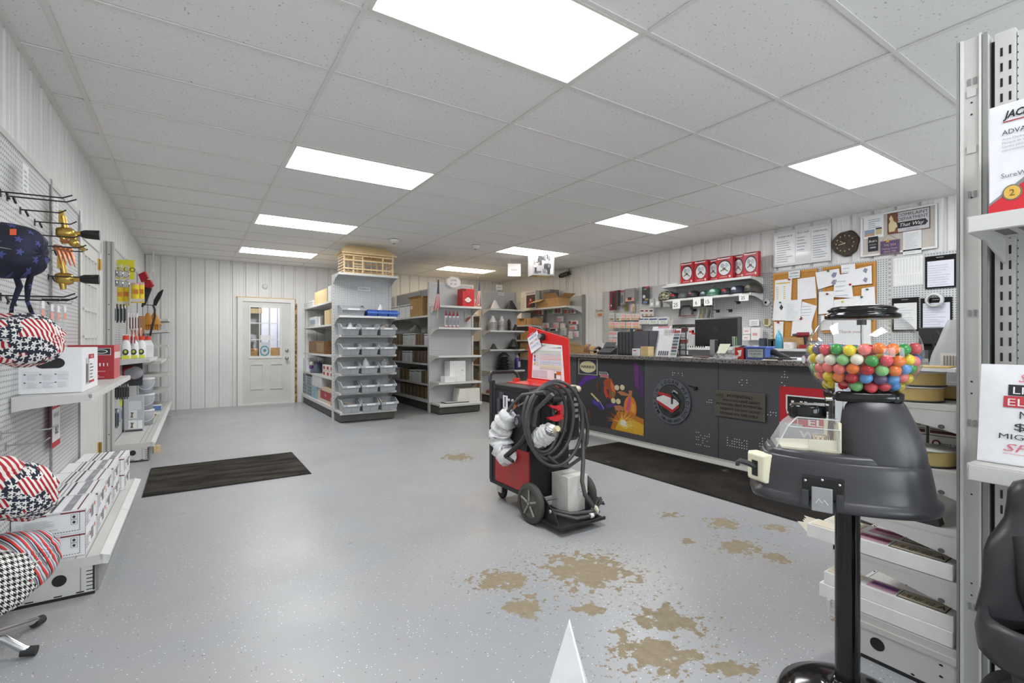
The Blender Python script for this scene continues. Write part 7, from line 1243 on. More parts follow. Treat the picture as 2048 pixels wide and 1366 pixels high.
# desk with printer at the right
r = thing('back_desk', 'dark desk against the right wall carrying the printer', 'desk', (6.2, 2.0, 0)); b = MB(); b.box(5.85, 1.1, .90, 6.6, 2.55, .93, '#54504c'); b.build('desk_top', r, True)
for ye in (1.1, 2.5): b = MB(); b.box(5.9, ye, 0, 6.6, ye+.03, .9, '#4a4744'); b.build('side_panel', r, True)
ya, yb = onX(1900, 680, 5.9).y, onX(1838, 680, 5.9).y; w = yb-ya; r = thing('printer', 'black and grey office printer right of the globe', 'printer', (5.9, (ya+yb)/2, .931)); zt = onX(1860, 655, 5.9).z-.931; b = MB(); b.box(0, -w/2, 0, .45, w/2, .14, '#b4b4b0'); b.box(-.002, -w*.4, .03, 0, w*.4, .10, '#c6c6c2'); b.build('paper_drawer', r); b = MB(); b.box(.0, -w/2, .14, .45, w/2, .22, '#55565a'); b.build('middle_body', r); b = MB(); b.box(.05, -w/2+.02, .22, .45, w/2-.02, zt-.16, '#161618'); b.build('output_slot', r); b = MB(); b.box(-.02, -w/2, zt-.16, .45, w/2, zt, '#1f1f21'); b.build('scanner_lid', r, bevel=.008)
ya = onX(1868, 720, 5.5).y; r = thing('headset_stand', 'small black stand with a loop beside the printer', 'stand', (5.86, onX(1868, 720, 5.86).y, .931)); b = MB(); b.box(0, -.05, 0, .06, .05, .10, '#b9a0a0'); b.build('base', r); b = MB(); b.box(.01, -.045, .10, .05, .045, .22, '#17171a'); b.build('post', r); b = MB(); b.tube([(.03, -.03, .22), (.03, -.05, .33), (.03, -.02, .40), (.03, .03, .36), (.03, .0, .22)], .012, '#202023', 8); b.build('loop', r)
# stool behind the welder
r = thing('bar_stool', 'chrome legged stool with a cream seat half hidden by the welding machine', 'stool', (3.98, 4.78, 0)); b = MB(); b.lathe([(0, .60), (.17, .60), (.185, .62), (.185, .65), (.17, .67), (0, .675)], (0, 0, 0), 'cream', 28); b.build('seat', r)
for k in range(4): a_ = pi/4+k*pi/2-.2; d = V((cos(a_), sin(a_), 0)); b = MB(); b.tube([d*.12+V((0, 0, .6)), d*.17+V((0, 0, .25)), d*.19+V((0, 0, .1)), d*.215+V((0, 0, .02))], .012, 'chrome', 8); lg = b.build('leg', r); b = MB(); b.cyl(d*.215, d*.215+V((0, 0, .03)), .016, 'rubber', n=8); b.build('foot_cap', lg)
# ================================================================== welding machine
WO = V((2.15, 3.04, 0)); wm = thing('welding_machine', 'red and black wheeled welding machine with its chart door raised on the open floor', 'welding machine', WO)
L = lambda p: V(p)-WO
b = MB(); b.box(-.17, -.26, .155, .18, .26, .455, 'weldred'); b.build('lower_case', wm, bevel=.006)
b = MB(); b.box(-.172, -.262, .15, -.15, -.245, .46, '#8f2426'); b.box(-.178, .235, .15, -.15, .275, .93, '#26272a'); b.box(-.172, .20, .155, -.168, .24, .93, '#2a2a2c'); b.build('corner_post', wm, bevel=.004)
b = MB(); b.box(-.165, -.275, .155, .175, -.255, .50, '#1e1e1f')
for k in range(22): b.box(-.02, -.279, .17+k*.0145, .165, -.274, .178+k*.0145, '#0d0d0d')
b.build('louvre_panel', wm, bevel=.004)
b = MB(); b.box(-.165, -.22, .455, .18, .26, .88, '#2a2b2e'); b.box(-.168, -.2, .47, -.150, .22, .86, '#222327'); b.build('upper_case', wm)
b = MB(); b.loft([[(x, -.255, .50), (x, -.29, .53), (x, -.285, .86), (x, -.25, .905), (x, .27, .905), (x, .27, .87), (x, -.2, .86), (x, -.2, .5)] for x in (-.17, .265)], '#18181a', False); b.build('front_hood', wm, bevel=.006)
b = MB(); b.quad((.10, -.255, .908), (.268, -.255, .908), (.268, .2, .908), (.18, .2, .908), '#d8d2bc'); b.build('cream_top_edge', wm, solid=.008)
b = MB(); b.box(-.09, -.293, .52, .03, -.285, .86, '#242529'); b.box(.02, -.296, .80, .055, -.285, .825, '#c9cbc8'); b.box(.025, -.2975, .805, .05, -.29, .82, '#6a7078')
for k in range(2): b.poly((.035, -.293, .77-k*.035), NY, [(-.008, -.006), (.008, -.006), (0, .008)], '#dfe0e0')
for k in range(4): b.box(.01, -.295, .60+k*.03, .045, -.29, .612+k*.03, '#5a5c60')
for k in range(3): b.cyl((-.05, -.29, .58+k*.05), (-.05, -.305, .58+k*.05), .012, '#2f3034', n=12)
b.build('control_panel', wm); b = MB(); b.box(.075, -.2965, .58, .135, -.287, .84, '#8a837c'); b.box(.073, -.2975, .69, .137, -.288, .70, '#1a1a1b'); b.build('cover_window', wm)
for k in range(4): b = MB(); b.box(.205, -.297, .80-k*.042, .245, -.287, .822-k*.042, '#8f8f8f'); b.box(.203, -.292, .797-k*.042, .25, -.286, .825-k*.042, '#0e0e0e'); b.build('vent_slot', wm)
b = MB(); b.cyl((.0, -.295, .545), (.0, -.315, .545), .018, 'brass'); b.text('+', (.05, -.29, .54), NY, 0, 0, .012, '#c9c9c9'); b.build('output_stud', wm)
for (y, z, h_, d) in ((-.12, .76, .07, .02), (.1, .8, .05, .03), (.14, .7, .1, .02)): b = MB(); b.box(-.178, y-d, z, -.168, y+d, z+h_, '#44464c'); b.build('drive_block', wm)
b = MB(); b.lathe([(.0, -.02), (.03, -.02), (.045, -.01), (.05, 0)], (-.168, -.12, .66), '#3a3b40', 20, 'x'); b.lathe([(.022, -.023), (.026, -.023), (.026, -.019)], (-.168, -.12, .66), '#9a9ca0', 20, 'x'); b.build('drive_dial', wm)
for (y, z) in ((.0, .8), (.0, .7), (-.05, .8)): b = MB(); b.lathe([(0, -.012), (.01, -.01), (.012, 0)], (-.17, y, z), '#b9bbbd', 10, 'x'); b.build('drive_bolt', wm)
b = MB(); b.box(-.18, .01, .735, -.176, .07, .83, 'paper'); b.box(-.181, .03, .745, -.1795, .05, .82, '#6a6e76'); b.build('label_plate', wm)
b = MB(); b.cyl((-.19, .10, .70), (-.22, .06, .62), .014, '#8a8c8e', n=10); b.cyl((-.22, .06, .62), (-.222, .055, .61), .016, '#c23a34', n=10); b.build('gas_fitting', wm)
b = MB(); b.tube([(-.14, .27, .86), (-.14, .33, .92), (-.13, .345, .965), (-.10, .35, .985), (.10, .35, .985), (.13, .345, .965), (.14, .33, .92), (.14, .27, .86)], .014, '#232426', 10); b.build('push_handle', wm)
b = MB(); b.box(.06, .27, .87, .11, .30, .935, '#d0452c'); b.build('orange_latch', wm)
# raised door with the chart
X = .185; dr = MB(); P = [(-.27, .905), (.265, .905), (.255, 1.362), (-.235, 1.262), (-.255, 1.24)]; n = len(P)
vs = [(X, p[0], p[1]) for p in P]+[(X+.014, p[0], p[1]) for p in P]; dr.add(vs, [tuple(range(n-1, -1, -1)), tuple(range(n, 2*n))]+[(i, (i+1) % n, n+(i+1) % n, n+i) for i in range(n)], 'red'); door = dr.build('chart_door', wm, bevel=.003)
b = MB(); b.box(-.02, -.265, .900, .185, .262, .910, 'red'); b.box(.175, -.265, .905, .187, .262, .925, '#e8564a'); b.build('hinge_flange', wm)
o = (X, 0, 0); b = MB(); b.poly(o, NX, [(-.205, .94), (.215, .935), (.185, 1.205), (-.13, 1.225), (-.17, 1.20), (-.185, 1.17)], '#e9e7ea'); W2 = lambda x, y, w, h, m, e=.003: b.decal(o, NX, x, y, w, h, m, e)
b.text('CHART', o, NX, -.055, 1.195, .018, '#55585c'); 
for k in range(7): W2(.05+k*.018, 1.183, .006+k*.0012, .003+k*.0009, '#3a3c44')
for k, c_ in enumerate(('#b9c9b4', '#c3d0bf', '#c4bcc8', '#dcc0b8', '#e0b8b0', '#dca89c', '#c2cfe4', '#b4c4e0', '#c8d0e0', '#e0d8a8', '#dccf94', '#c9c4c0')): W2(-.10+k*.0008, 1.155-k*.0125, .27, .006, c_)
for y, c_ in ((1.135, '#a8c890'), (1.105, '#a03a44'), (1.075, '#6a78b8'), (1.045, '#d8b830')): W2(-.172, y, .022, .022, c_)
W2(-.145, 1.04, .035, .12, '#cfd0d2'); W2(-.19, .95, .19, .055, '#cfc8d2'); W2(.09, .945, .085, .065, '#8a94a8', .0032); W2(.093, .948, .079, .059, '#ecece8', .0036); W2(.12, .98, .052, .026, '#d0682c', .004); W2(.096, .952, .022, .04, '#4a4c50', .004)
b.build('chart', door); b = MB(); b.lathe([(0, -.045), (.02, -.045), (.026, -.03), (.030, -.012), (.026, 0)], (X, .045, 1.272), '#232323', 18, 'x'); b.lathe([(.018, -.047), (.021, -.047), (.021, -.04)], (X, .045, 1.277), '#8a8c8e', 16, 'x'); b.build('latch_knob', door)
# cart: wheels, casters, tray
for x, s_ in ((-.215, -1), (.25, 1)):
    c = (x, -.34, .135); b = MB(); b.lathe([(.10, -.024), (.128, -.022), (.135, -.012), (.135, .012), (.128, .022), (.10, .024)], c, 'wheelrubber', 36, 'x', caps=False); wh = b.build('wheel', wm); b = MB(); b.lathe([(.0, -.020), (.018, -.024), (.022, -.008), (.09, -.008), (.102, -.023), (.102, .023), (.09, .01), (0, .012)], c, '#5c5b54', 30, 'x')
    for k in range(5): a_ = 2*pi*k/5+.3; b.tube([(x-.016, -.34+.02*cos(a_), .135+.02*sin(a_)), (x-.016, -.34+.095*cos(a_), .135+.095*sin(a_))], .008, '#8a8a80', 6)
    b.build('hub', wh)
for x in (-.09, .14):
    b = MB(); b.lathe([(0, -.016), (.045, -.016), (.05, -.01), (.05, .01), (.045, .016), (0, .016)], (x, .22, .05), 'rubber', 24, 'x'); cs_ = b.build('caster', wm); b = MB(); b.box(x-.03, .19, .05, x-.022, .26, .155, '#c9c9c4'); b.box(x+.022, .19, .05, x+.03, .26, .155, '#c9c9c4'); b.box(x-.03, .19, .14, x+.03, .26, .158, '#b9b9b4'); b.build('caster_fork', cs_)
b = MB(); b.box(-.175, -.27, .13, .19, .27, .157, '#1c1c1c'); b.build('chassis', wm)
b = MB(); b.box(-.21, -.655, .045, .17, -.25, .056, '#1d1d1e'); b.box(-.21, -.66, .045, .17, -.65, .066, '#1d1d1e'); b.build('tray', wm, bevel=.002)
for x in (-.185, .16): b = MB(); vs = [(x, -.25, .05), (x, -.60, .05), (x, -.57, .11), (x, -.43, .21), (x, -.25, .23)]; b.add(vs, [tuple(range(5))], '#202021'); b.build('tray_side', wm, solid=.006)
b = MB(); b.lathe([(0, -.006), (.013, -.006), (.013, 0)], (-.188, -.52, .125), 'steel', 14, 'x'); b.build('bolt', wm)
b = MB(); b.cyl((-.24, -.34, .135), (.27, -.34, .135), .010, 'steel', n=10); b.build('axle', wm)
# cables
def loop(c, rx, rz, y, ph, n=40, tilt=0.):
    return [(c[0]+rx*cos(t), y+.02*sin(t+ph)+tilt*cos(t), c[1]+rz*sin(t)*(1 if sin(t) > 0 else 1.12)) for t in [2*pi*k/n for k in range(n)]]
cb = MB(); CC = (-.035, .705)
for i, (l_, r_, tp, bt) in enumerate(((-.275, -.02, .885, .52), (-.27, .04, .905, .49), (-.285, .08, .92, .47), (-.255, .115, .935, .44), (-.27, .185, .95, .40))):
    cb.tube(loop(((l_+r_)/2, (tp+bt)/2+.01), (r_-l_)/2, (tp-bt)/2, -.34-.014*i, i*1.3), .0125, 'cable', 8, closed=True)
cb.tube([(.16, -.36, .86), (.23, -.38, .75), (.265, -.38, .62), (.255, -.38, .5), (.19, -.39, .40), (.08, -.39, .355), (-.02, -.385, .38), (-.1, -.37, .45)], .013, 'cable', 8); cb.build('cable_coil', wm)
b = MB(); b.tube([(.21, -.37, .66), (.2, -.40, .52), (.15, -.46, .40), (.085, -.52, .28), (.075, -.56, .20), (.11, -.59, .13), (.17, -.58, .10), (.19, -.56, .09)], .0145, 'cable', 8); b.tube([(-.13, -.36, .09), (-.05, -.56, .095), (.06, -.60, .095), (.16, -.59, .09)], .0145, 'cable', 8); b.tube([(-.13, -.40, .078), (-.04, -.615, .076), (.08, -.625, .076), (.16, -.60, .085)], .0145, 'cable', 8); b.build('power_cord', wm)
b = MB()
for k in range(9): q = rnd.uniform; b.tube([(.15, -.585, .09), (.19+q(-.02, .02), -.57+q(-.02, .03), .11+q(-.01, .03)), (.235+q(-.02, .02), -.55+q(-.03, .04), .125+q(-.02, .02))], .008, '#33332f', 6)
b.build('plug_bundle', wm); b = MB(); b.lathe([(.03, -.01), (.034, 0), (.03, .01)], (.135, -.595, .095), '#d8d6bc', 16, 'x'); b.cyl((.06, -.628, .08), (.085, -.628, .08), .0165, 'paper', n=10); b.build('cord_tie', wm)
b = MB(); b.box(-.06, -.36, .82, .035, -.285, .855, '#26272a'); b.cyl((-.05, -.35, .835), (.03, -.35, .835), .03, '#2b2c2f', n=14); b.build('cable_hanger', wm)
# clamp and wrapped gun
b = MB(); fr = NY; o = (-.045, -.385, .73)
for pts in ([(-.07, .075), (.0, .06), (.05, .065), (.05, .045), (.0, .04), (-.05, .055)], [(-.0, .06), (.05, .06), (.05, -.02), (.03, -.02), (.025, .03), (.0, .03)], [(-.075, -.015), (-.02, -.01), (.05, .005), (.055, -.03), (.0, -.045), (-.06, -.03)]): b.poly(o, fr, pts, '#c4262a', 0)
b.build('ground_clamp', wm, solid=.03)
def wrap(name, pts, rs, seed):
    q = random.Random(seed); b = MB(); n = 14; rings = []; pts = [V(p) for p in pts]; N = 26
    for i in range(N+1):
        f = i/N*(len(pts)-1); k = min(int(f), len(pts)-2); g = f-k; c = pts[k].lerp(pts[k+1], g); rad = rs[k]*(1-g)+rs[k+1]*g; d = (pts[k+1]-pts[k]).normalized(); u = d.orthogonal().normalized(); w = d.cross(u); fold = 1+.16*sin(i*1.9)
        rings.append([c+(u*cos(2*pi*j/n)+w*sin(2*pi*j/n))*rad*fold*(1+q.uniform(-.13, .13)) for j in range(n)])
    b.loft(rings, 'plasticwrap', True); return b.build(name, wm, smooth_all=True)
g = lambda px, py, X=1.925: L(onX(px, py, X))
wrap('wrapped_torch', [g(1018, 826), g(1008, 846), g(1001, 868), g(1002, 892), g(1013, 910), g(1026, 916)], [.05, .075, .085, .085, .07, .035], 3)
wrap('wrapped_lead', [g(1054, 872, 1.98)+V((0, -.12, 0)), g(1066, 862, 1.98)+V((0, -.14, 0)), g(1076, 852, 1.98)+V((0, -.15, 0)), g(1078, 845, 1.98)+V((0, -.15, 0))], [.06, .06, .045, .02], 5)
b = MB(); A = g(1014, 908)+V((-.05, -.06, 0)); b.tube([g(1050, 845)+V((0, -.1, 0)), g(1036, 880)+V((-.02, -.08, 0)), A], [.024, .02, .018], '#2c2c2c', 10); b.tube([A, g(1027, 917)+V((-.05, -.07, 0))], .012, '#2c2c2c', 8); b.tube([g(1008, 832), g(1024, 812), g(1045, 790), g(1066, 782)+V((.02, -.1, 0))], .013, 'cable', 8); b.tube([g(1010, 838), g(1030, 815), g(1055, 790)+V((.02, -.08, 0))], .006, '#8a8c90', 6); b.tube([g(1050, 848)+V((0, -.1, 0)), g(1052, 815)+V((.0, -.12, 0)), g(1070, 785)+V((.03, -.15, 0))], .015, 'cable', 8); b.build('torch_handle', wm)
b = MB(); b.cyl(g(1030, 815), g(1034, 809), .016, 'copper', n=8); b.cyl(g(1086, 850, 1.98)+V((0, -.16, 0)), g(1080, 853, 1.98)+V((0, -.16, 0)), .02, '#d8c8a0', n=8); b.build('tape_band', wm)
r = thing('carton', 'plain white carton standing on the welding machine tray', 'carton', (2.245, 2.665, .058)); b = MB(); b.box(-.088, -.09, .0, .09, .09, .245, '#e8e6e0'); b.build('box', r, bevel=.002); b = MB(); b.decal((.03, -.09, .11), NY, -.02, 0, .045, .055, '#f4f4f6'); b.text('ID: 3908', (.032, -.09, .145), NY, 0, 0, .009, '#2c2c30'); b.text('0620', (.03, -.09, .128), NY, 0, 0, .008, '#3c3c40'); b.build('label', r)
r = thing('price_tag', 'white and red price card stuck on the raised red door', 'tag', (2.15+.18, 3.20, 1.235)); b = MB(); fr = (V((0, -1, 0)), V((0, 0, 1)), V((-1, 0, 0))); ct, st = cos(.42), sin(.42); rt = lambda x, y: (x*ct-y*st, x*st+y*ct); b.poly((0, 0, 0), fr, [rt(*p) for p in ((-.075, -.075), (.075, -.075), (.075, .08), (-.075, .08))], '#eef0f4', .006); b.build('card', r, solid=.001)
b = MB(); b.poly((0, 0, 0), fr, [rt(*p) for p in ((-.075, .062), (.075, .062), (.075, .08), (-.075, .08))], '#c8282c', .008); r2 = (fr[0]*ct+fr[1]*st, -fr[0]*st+fr[1]*ct, fr[2])
for k, (t, c_) in enumerate((('INVERTER', '#6a78a8'), ('MIG TIG', '#a85a60'), ('STICK', '#7a8cc0'))): b.text(t, (0, 0, 0), r2, 0, .03-.037*k, .02, c_, e=.009, w=.11, shear=.15)
b.text('SPECIAL', (0, 0, 0), r2, 0, .065, .010, '#f4f0f0', e=.0095); b.build('writing', r)
# ================================================================== gumball machine
GO = V((1.82, .77, 0)); GR = math.atan2(.815, -.58)
gm = thing('gumball_machine', 'black basketball gumball machine on a tubular pole with a clear globe of gumballs', 'gumball machine', GO, GR)
def outline(sx, n=40, dx=-.005, sy=None):
    sy = sy or sx; pts = []
    half = [(.250, .0), (.250, .05), (.232, .085), (.14, .145), (.04, .174), (-.08, .178), (-.165, .162), (-.218, .12), (-.248, .06), (-.256, 0)]
    pts = [(x*sx+dx, y*sy) for x, y in half]+[(x*sx+dx, -y*sy) for x, y in reversed(half[1:-1])]; return pts
def smoothring(p2, z, it=2):
    p = [V((x, y, 0)) for x, y in p2]
    for _ in range(it): p = [q for i in range(len(p)) for q in (p[i]*.75+p[(i+1) % len(p)]*.25, p[i]*.25+p[(i+1) % len(p)]*.75)]
    return [(q.x, q.y, z) for q in p]
b = MB(); b.loft([smoothring(outline(s_), z) for s_, z in ((1.0, .708), (1.055, .710), (1.07, .720), (1.065, .734), (1.02, .742), (1.0, .75), (.98, .79), (.945, .84), (.925, .855), (.90, .860), (.865, .858), (.86, .852))], 'charcoal'); b.build('base_skirt', gm)
b = MB(); b.loft([smoothring(outline(.84, dx=.012), .848), smoothring(outline(.82, dx=.012), .868), smoothring(outline(.79, dx=.012), .878), smoothring(outline(.76, dx=.01), .878)], 'charcoal'); b.build('upper_step', gm)
def tring(cx, rx, ry, z, n=36, p=2.6): return [(cx+rx*math.copysign(abs(cos(t))**(2/p), cos(t)), ry*math.copysign(abs(sin(t))**(2/p), sin(t)), z) for t in [2*pi*k/n for k in range(n)]]
b = MB(); b.loft([tring(-.108, .126, .146, .852), tring(-.106, .124, .144, .89), tring(-.098, .118, .134, .95), tring(-.086, .104, .117, 1.01), tring(-.082, .098, .108, 1.033), tring(-.080, .092, .100, 1.044)], 'charcoal'); b.build('tower', gm)
b = MB(); b.loft([tring(-.07, .098, .098, 1.043, p=4), tring(-.07, .101, .101, 1.048, p=4), tring(-.07, .101, .101, 1.070, p=4), tring(-.07, .094, .094, 1.075, p=4)], 'blackgloss'); b.build('collar', gm)
GX, GZ, RX, RZ = -.070, 1.195, .160, .152
pr = [(RX*sin(a_), -RZ*cos(a_)) for a_ in [R_(37)+(R_(142)-R_(37))*k/22 for k in range(23)]]
b = MB(); b.lathe(pr, (GX, 0, GZ), 'glass', 48); b.f = b.f[:22*48]; b.m = b.m[:22*48]; b.sm = b.sm[:22*48]; b.build('globe', gm)
b = MB(); b.lathe([(0, -.004), (.098, -.004), (.105, .0), (.105, .010), (.092, .016), (.092, .020), (.098, .026), (.085, .036), (.05, .042), (0, .043)], (GX, 0, GZ+.118), 'blackgloss', 40); b.build('lid', gm)
b = MB(); b.cyl((GX, 0, GZ-.11), (GX, 0, GZ+.10), .0035, 'steel', n=8); b.cyl((GX, 0, GZ+.095), (GX, 0, GZ+.112), .014, '#4a4b4e', n=10); b.build('centre_rod', gm)
b = MB(); b.cyl((-.03, 0, .03), (-.03, 0, .695), .036, 'blackgloss', n=28); b.build('pole', gm); b = MB(); b.lathe([(.0, 0), (.205, 0), (.21, .012), (.20, .035), (.15, .06), (.08, .072), (.05, .078), (.044, .10), (.038, .105), (0, .105)], (-.03, 0, 0), 'blackgloss', 48); b.build('floor_base', gm)
TC = Matrix.Translation((-.030, 0, .016))
# court under the clear cover
b = MB(TC); b.prism([(.045, -.105), (.205, -.075), (.205, .075), (.045, .105)], .862, .868, 'cream'); b.build('court', gm)
b = MB(TC); b.box(.040, -.098, .866, .048, .102, .958, 'cream'); b.build('backboard', gm); b = MB(TC); o = (.048, 0, .91); fr = (V((0, 1, 0)), V((0, 0, 1)), V((1, 0, 0)))
for pts in ([(-.03, -.03), (.03, -.03), (.035, .005), (.02, .035), (0, .042), (-.02, .035), (-.035, .005)],):
    for i in range(len(pts)): a_, c = pts[i], pts[(i+1) % len(pts)]; b.tube([V(o)+fr[0]*a_[0]+fr[1]*a_[1]+V((.001, 0, 0)), V(o)+fr[0]*c[0]+fr[1]*c[1]+V((.001, 0, 0))], .0012, '#b0404a', 5)
for q in ((-.012, -.02, .012, -.016), (-.012, .012, .012, .016), (-.012, -.02, -.009, .016), (.009, -.02, .012, .016)): b.decal(o, fr, q[0], q[1], q[2]-q[0], q[3]-q[1], '#b0404a')
b.build('court_marks', gm)
# side face of the court wall seen from the viewpoint
b = MB(TC); b.box(.044, .090, .866, .130, .096, .90, 'cream'); b.build('side_wall', gm)
b = MB(TC); b.lathe([(.019, 0), (.021, .018), (.0225, .018), (.0205, 0)], (.088, .03, .888), 'cream', 20)
for k in range(10): a_ = 2*pi*k/10; b.tube([(.088+.0215*cos(a_), .03+.0215*sin(a_), .887), (.088+.0225*cos(a_+.5), .03+.0225*sin(a_+.5), .904)], .0008, '#b0404a', 4); b.tube([(.088+.0215*cos(a_), .03+.0215*sin(a_), .887), (.088+.0225*cos(a_-.5), .03+.0225*sin(a_-.5), .904)], .0008, '#b0404a', 4)
b.build('hoop', gm)
b = MB(TC); rings = [[(.045, -.11, .865), (.22, -.085, .865), (.222, .085, .865), (.045, .115, .865)], [(.045, -.10, .935), (.185, -.07, .935), (.186, .07, .935), (.045, .105, .935)], [(.045, -.085, .965), (.155, -.055, .965), (.156, .055, .965), (.045, .09, .965)]]
b.loft(rings, 'covershell', False, False); b.quad(*rings[2], 'covershell'); b.build('clear_cover', gm)
b = MB(TC)
for (A, Bq) in ((rings[0][2], rings[1][2]), (rings[0][3], rings[1][3]), (rings[1][2], rings[2][2]), (rings[1][2], rings[1][3]), (rings[2][2], rings[2][3])): b.tube([A, Bq], .0022, 'milky', 5)
b.build('cover_highlight', gm)  # pale tubes paint the highlights along the edges of the cover
b = MB(TC); b.box(.018, .04, .95, .052, .075, 1.085, 'chrome'); b.box(.01, .035, 1.0, .03, .08, 1.085, 'chrome'); b.cyl((.05, .055, 1.03), (.075, .055, 1.03), .008, 'chrome', n=10); b.build('coin_bracket', gm)
b = MB(TC); b.lathe([(0, .0), (.053, .0), (.056, .006), (.056, .04), (.052, .046), (0, .046)], (.118, .005, .958), 'blackgloss', 32); pk_ = b.build('coin_drum', gm); b = MB(TC); b.text('7 00', (.118, .005, 1.0045), (V((.45, .89, 0)), V((.89, -.45, 0)), V((0, 0, 1))), 0, -.012, .022, '#c9c02c', shear=.2); b.build('lettering', pk_); b = MB(TC); b.tube([(.075, .055, 1.01), (.10, .045, 1.008), (.13, .035, 1.006)], .006, 'chrome', 8); b.build('coin_lever', gm)
# front plate with lever, prize door
TP = Matrix.Translation((.236, .052, .805)) @ Matrix.Rotation(.62, 4, 'Z')
b = MB(TP); b.loft([[(x, y*s_, z*s_) for y, z in ((-.042, -.048), (.042, -.048), (.042, .048), (-.042, .048))] for x, s_ in ((-.02, 1.), (.014, 1.), (.022, .86))], 'cream', False); b.build('front_plate', gm, bevel=.004)
b = MB(TP); b.box(.020, -.014, -.030, .024, .012, .022, '#1f1f20'); b.tube([(.020, .0, .0), (.045, -.004, .012), (.075, -.008, .022), (.085, -.01, .016), (.085, -.01, .006)], [.010, .009, .009, .008, .007], '#2d2d2f', 8); b.build('shot_lever', gm)
th = math.atan2(.033, .11); T = Matrix.Translation((.075, .168, .02)) @ Matrix.Rotation(-th, 4, 'Z')
b = MB(T); b.box(-.055, -.02, .728, .055, .008, .792, '#1b1b1c'); b.build('door_recess', gm, bevel=.002)
for sx in (-1, 1): b = MB(T); b.box(sx*.035, .0, .700, sx*.055, .016, .750, 'charcoal'); b.build('door_guard', gm, bevel=.004)
b = MB(T); b.box(-.028, .012, .690, .028, .020, .765, 'steel'); pd = b.build('prize_door', gm, bevel=.003); b = MB(T); b.text('Oak', (0, .020, .715), (V(T.to_3x3() @ V((-1, 0, 0))), V((0, 0, 1)), V(T.to_3x3() @ V((0, 1, 0)))), 0, 0, .016, '#9a9ea2', shear=.3) if False else b.tube([(-.016, .0205, .715), (-.006, .0205, .728), (.0, .0205, .718), (.008, .0205, .73), (.016, .0205, .716)], .0012, '#dfe1e3', 5); b.build('stamped_mark', pd)
for k in (-1, 0, 1): b = MB(T); b.lathe([(0, .004), (.004, .003), (.0045, 0)], (k*.045, .008, .778 if k else .786), 'chrome', 10, 'y'); b.build('screw', gm)
b = MB(); b.disc((GX+.172, .05, GZ-.02), (V((-.4, .9, 0)), V((0, 0, 1)), V((.9, .4, 0))), 0, 0, .013, .016, '#8a3a44', .004); b.disc((GX+.172, .05, GZ-.02), (V((-.4, .9, 0)), V((0, 0, 1)), V((.9, .4, 0))), 0, 0, .010, .013, '#c9ccd0', .005); b.build('globe_sticker', gm)
# gumballs
GC = [('red', '#b81c26'), ('coral', '#e0505a'), ('orange', '#ee7a2c'), ('yellow', '#ecd21e'), ('green', '#3c9a46'), ('pale green', '#86c47c'), ('blue', '#2c6ab4'), ('light blue', '#5a9ad8'), ('white', '#eee8d6'), ('purple', '#6a5a78'), ('salmon', '#f07a72')]
Rg = .0178; proto = {}; q = random.Random(21); cnt_b = 0; Rz = Matrix.Rotation(GR, 4, 'Z')
for nm, c_ in GC: b = MB(); b.ball((0, 0, 0), Rg, c_+':.18', 20, 12); proto[nm] = b
layers = [1.094+.0275*k for k in range(5)]; tops = []
for li, z in enumerate(layers):
    Rr = (RX-.004)*math.sqrt(max(0, 1-((z-GZ)/(RZ-.004))**2))-Rg*1.02
    rings_ = []; rad = Rr
    while rad > .015: rings_.append(rad); rad -= Rg*1.82
    for ri, rad in enumerate(rings_):
        if ri > 2 and li < 4: continue
        n = int(2*pi*rad/(2*Rg*1.03))
        for k in range(n):
            if li == 4 and q.random() < .25: continue
            a_ = 2*pi*(k+.5*(li % 2)+.3*ri)/n; tops.append((GX+rad*cos(a_), rad*sin(a_), z+q.uniform(-.004, .004)+(.006 if li == 4 and ri == 0 else 0)))
for (x, y, z) in tops:
    nm, _ = GC[q.randrange(len(GC))]
    if nm in ('purple', 'pale green', 'light blue') and q.random() < .4: nm = q.choice(['yellow', 'white', 'coral'])
    p = Rz @ V((x, y, 0))+GO; p.z = z; pb = proto[nm]
    if isinstance(pb, MB): o = pb.build('gumball'); proto[nm] = o
    else: o = pb.copy(); C.objects.link(o)
    o.location = p; tag(o, '%s gumball heaped inside the clear globe' % nm, 'gumball', '%s gumballs in the globe' % nm)
# ================================================================== near right shelving
r = thing('gondola_shelving', 'near grey shelving with spools and long cartons behind the tall slotted upright', 'shelving', (2.8, .6, 0)); b = MB()
b.box(2.2, .482, 0, 2.262, .557, 2.257, 'fix'); b.box(2.192, .480, 0, 2.2, .492, 2.257, 'fixdark'); b.box(2.190, .494, 0, 2.2, .500, 2.26, 'rail'); b.box(2.192, .540, 0, 2.2, .548, 2.257, 'rail'); b.box(2.194, .550, 0, 2.2, .558, 2.257, 'fixdark')
for z in (2.10, 1.72, 1.32, .95, .33): b.box(2.197, .508, z, 2.2, .515, z+.022, 'fixdark'); b.box(2.197, .522, z, 2.2, .529, z+.022, 'fixdark')
for z in (2.04, 2.0, 1.72, 1.1, 1.06, .72, .42, .38): b.disc((2.2, .520, z), NX, 0, 0, .003, .003, 'black', .001, 10)
b.box(2.1965, .508, 2.06, 2.2, .532, 2.085, 'fix'); b.box(2.1965, .508, 1.87, 2.2, .532, 1.895, 'fix'); b.build('upright', r, True)
b = MB(); b.box(2.262, .50, .1, 3.42, .54, 2.24, 'peg'); b.build('back_panel', r, True)
SZ = [1.01, .78, .575, .40]
for z in SZ:
    s_ = shelf(r, face('+y', 2.81, .557), 1.21, .39, z, bh=.095, rail=True); b = MB()
    for k in range(3): b.disc((2.203, .60+k*.10, z-.05-.012*(2-k)), NX, 0, 0, .010 if k == 0 else .003, .008 if k == 0 else .003, '#5a5b5e', .003, 14)
    b.build('bracket_hole', s_, True)
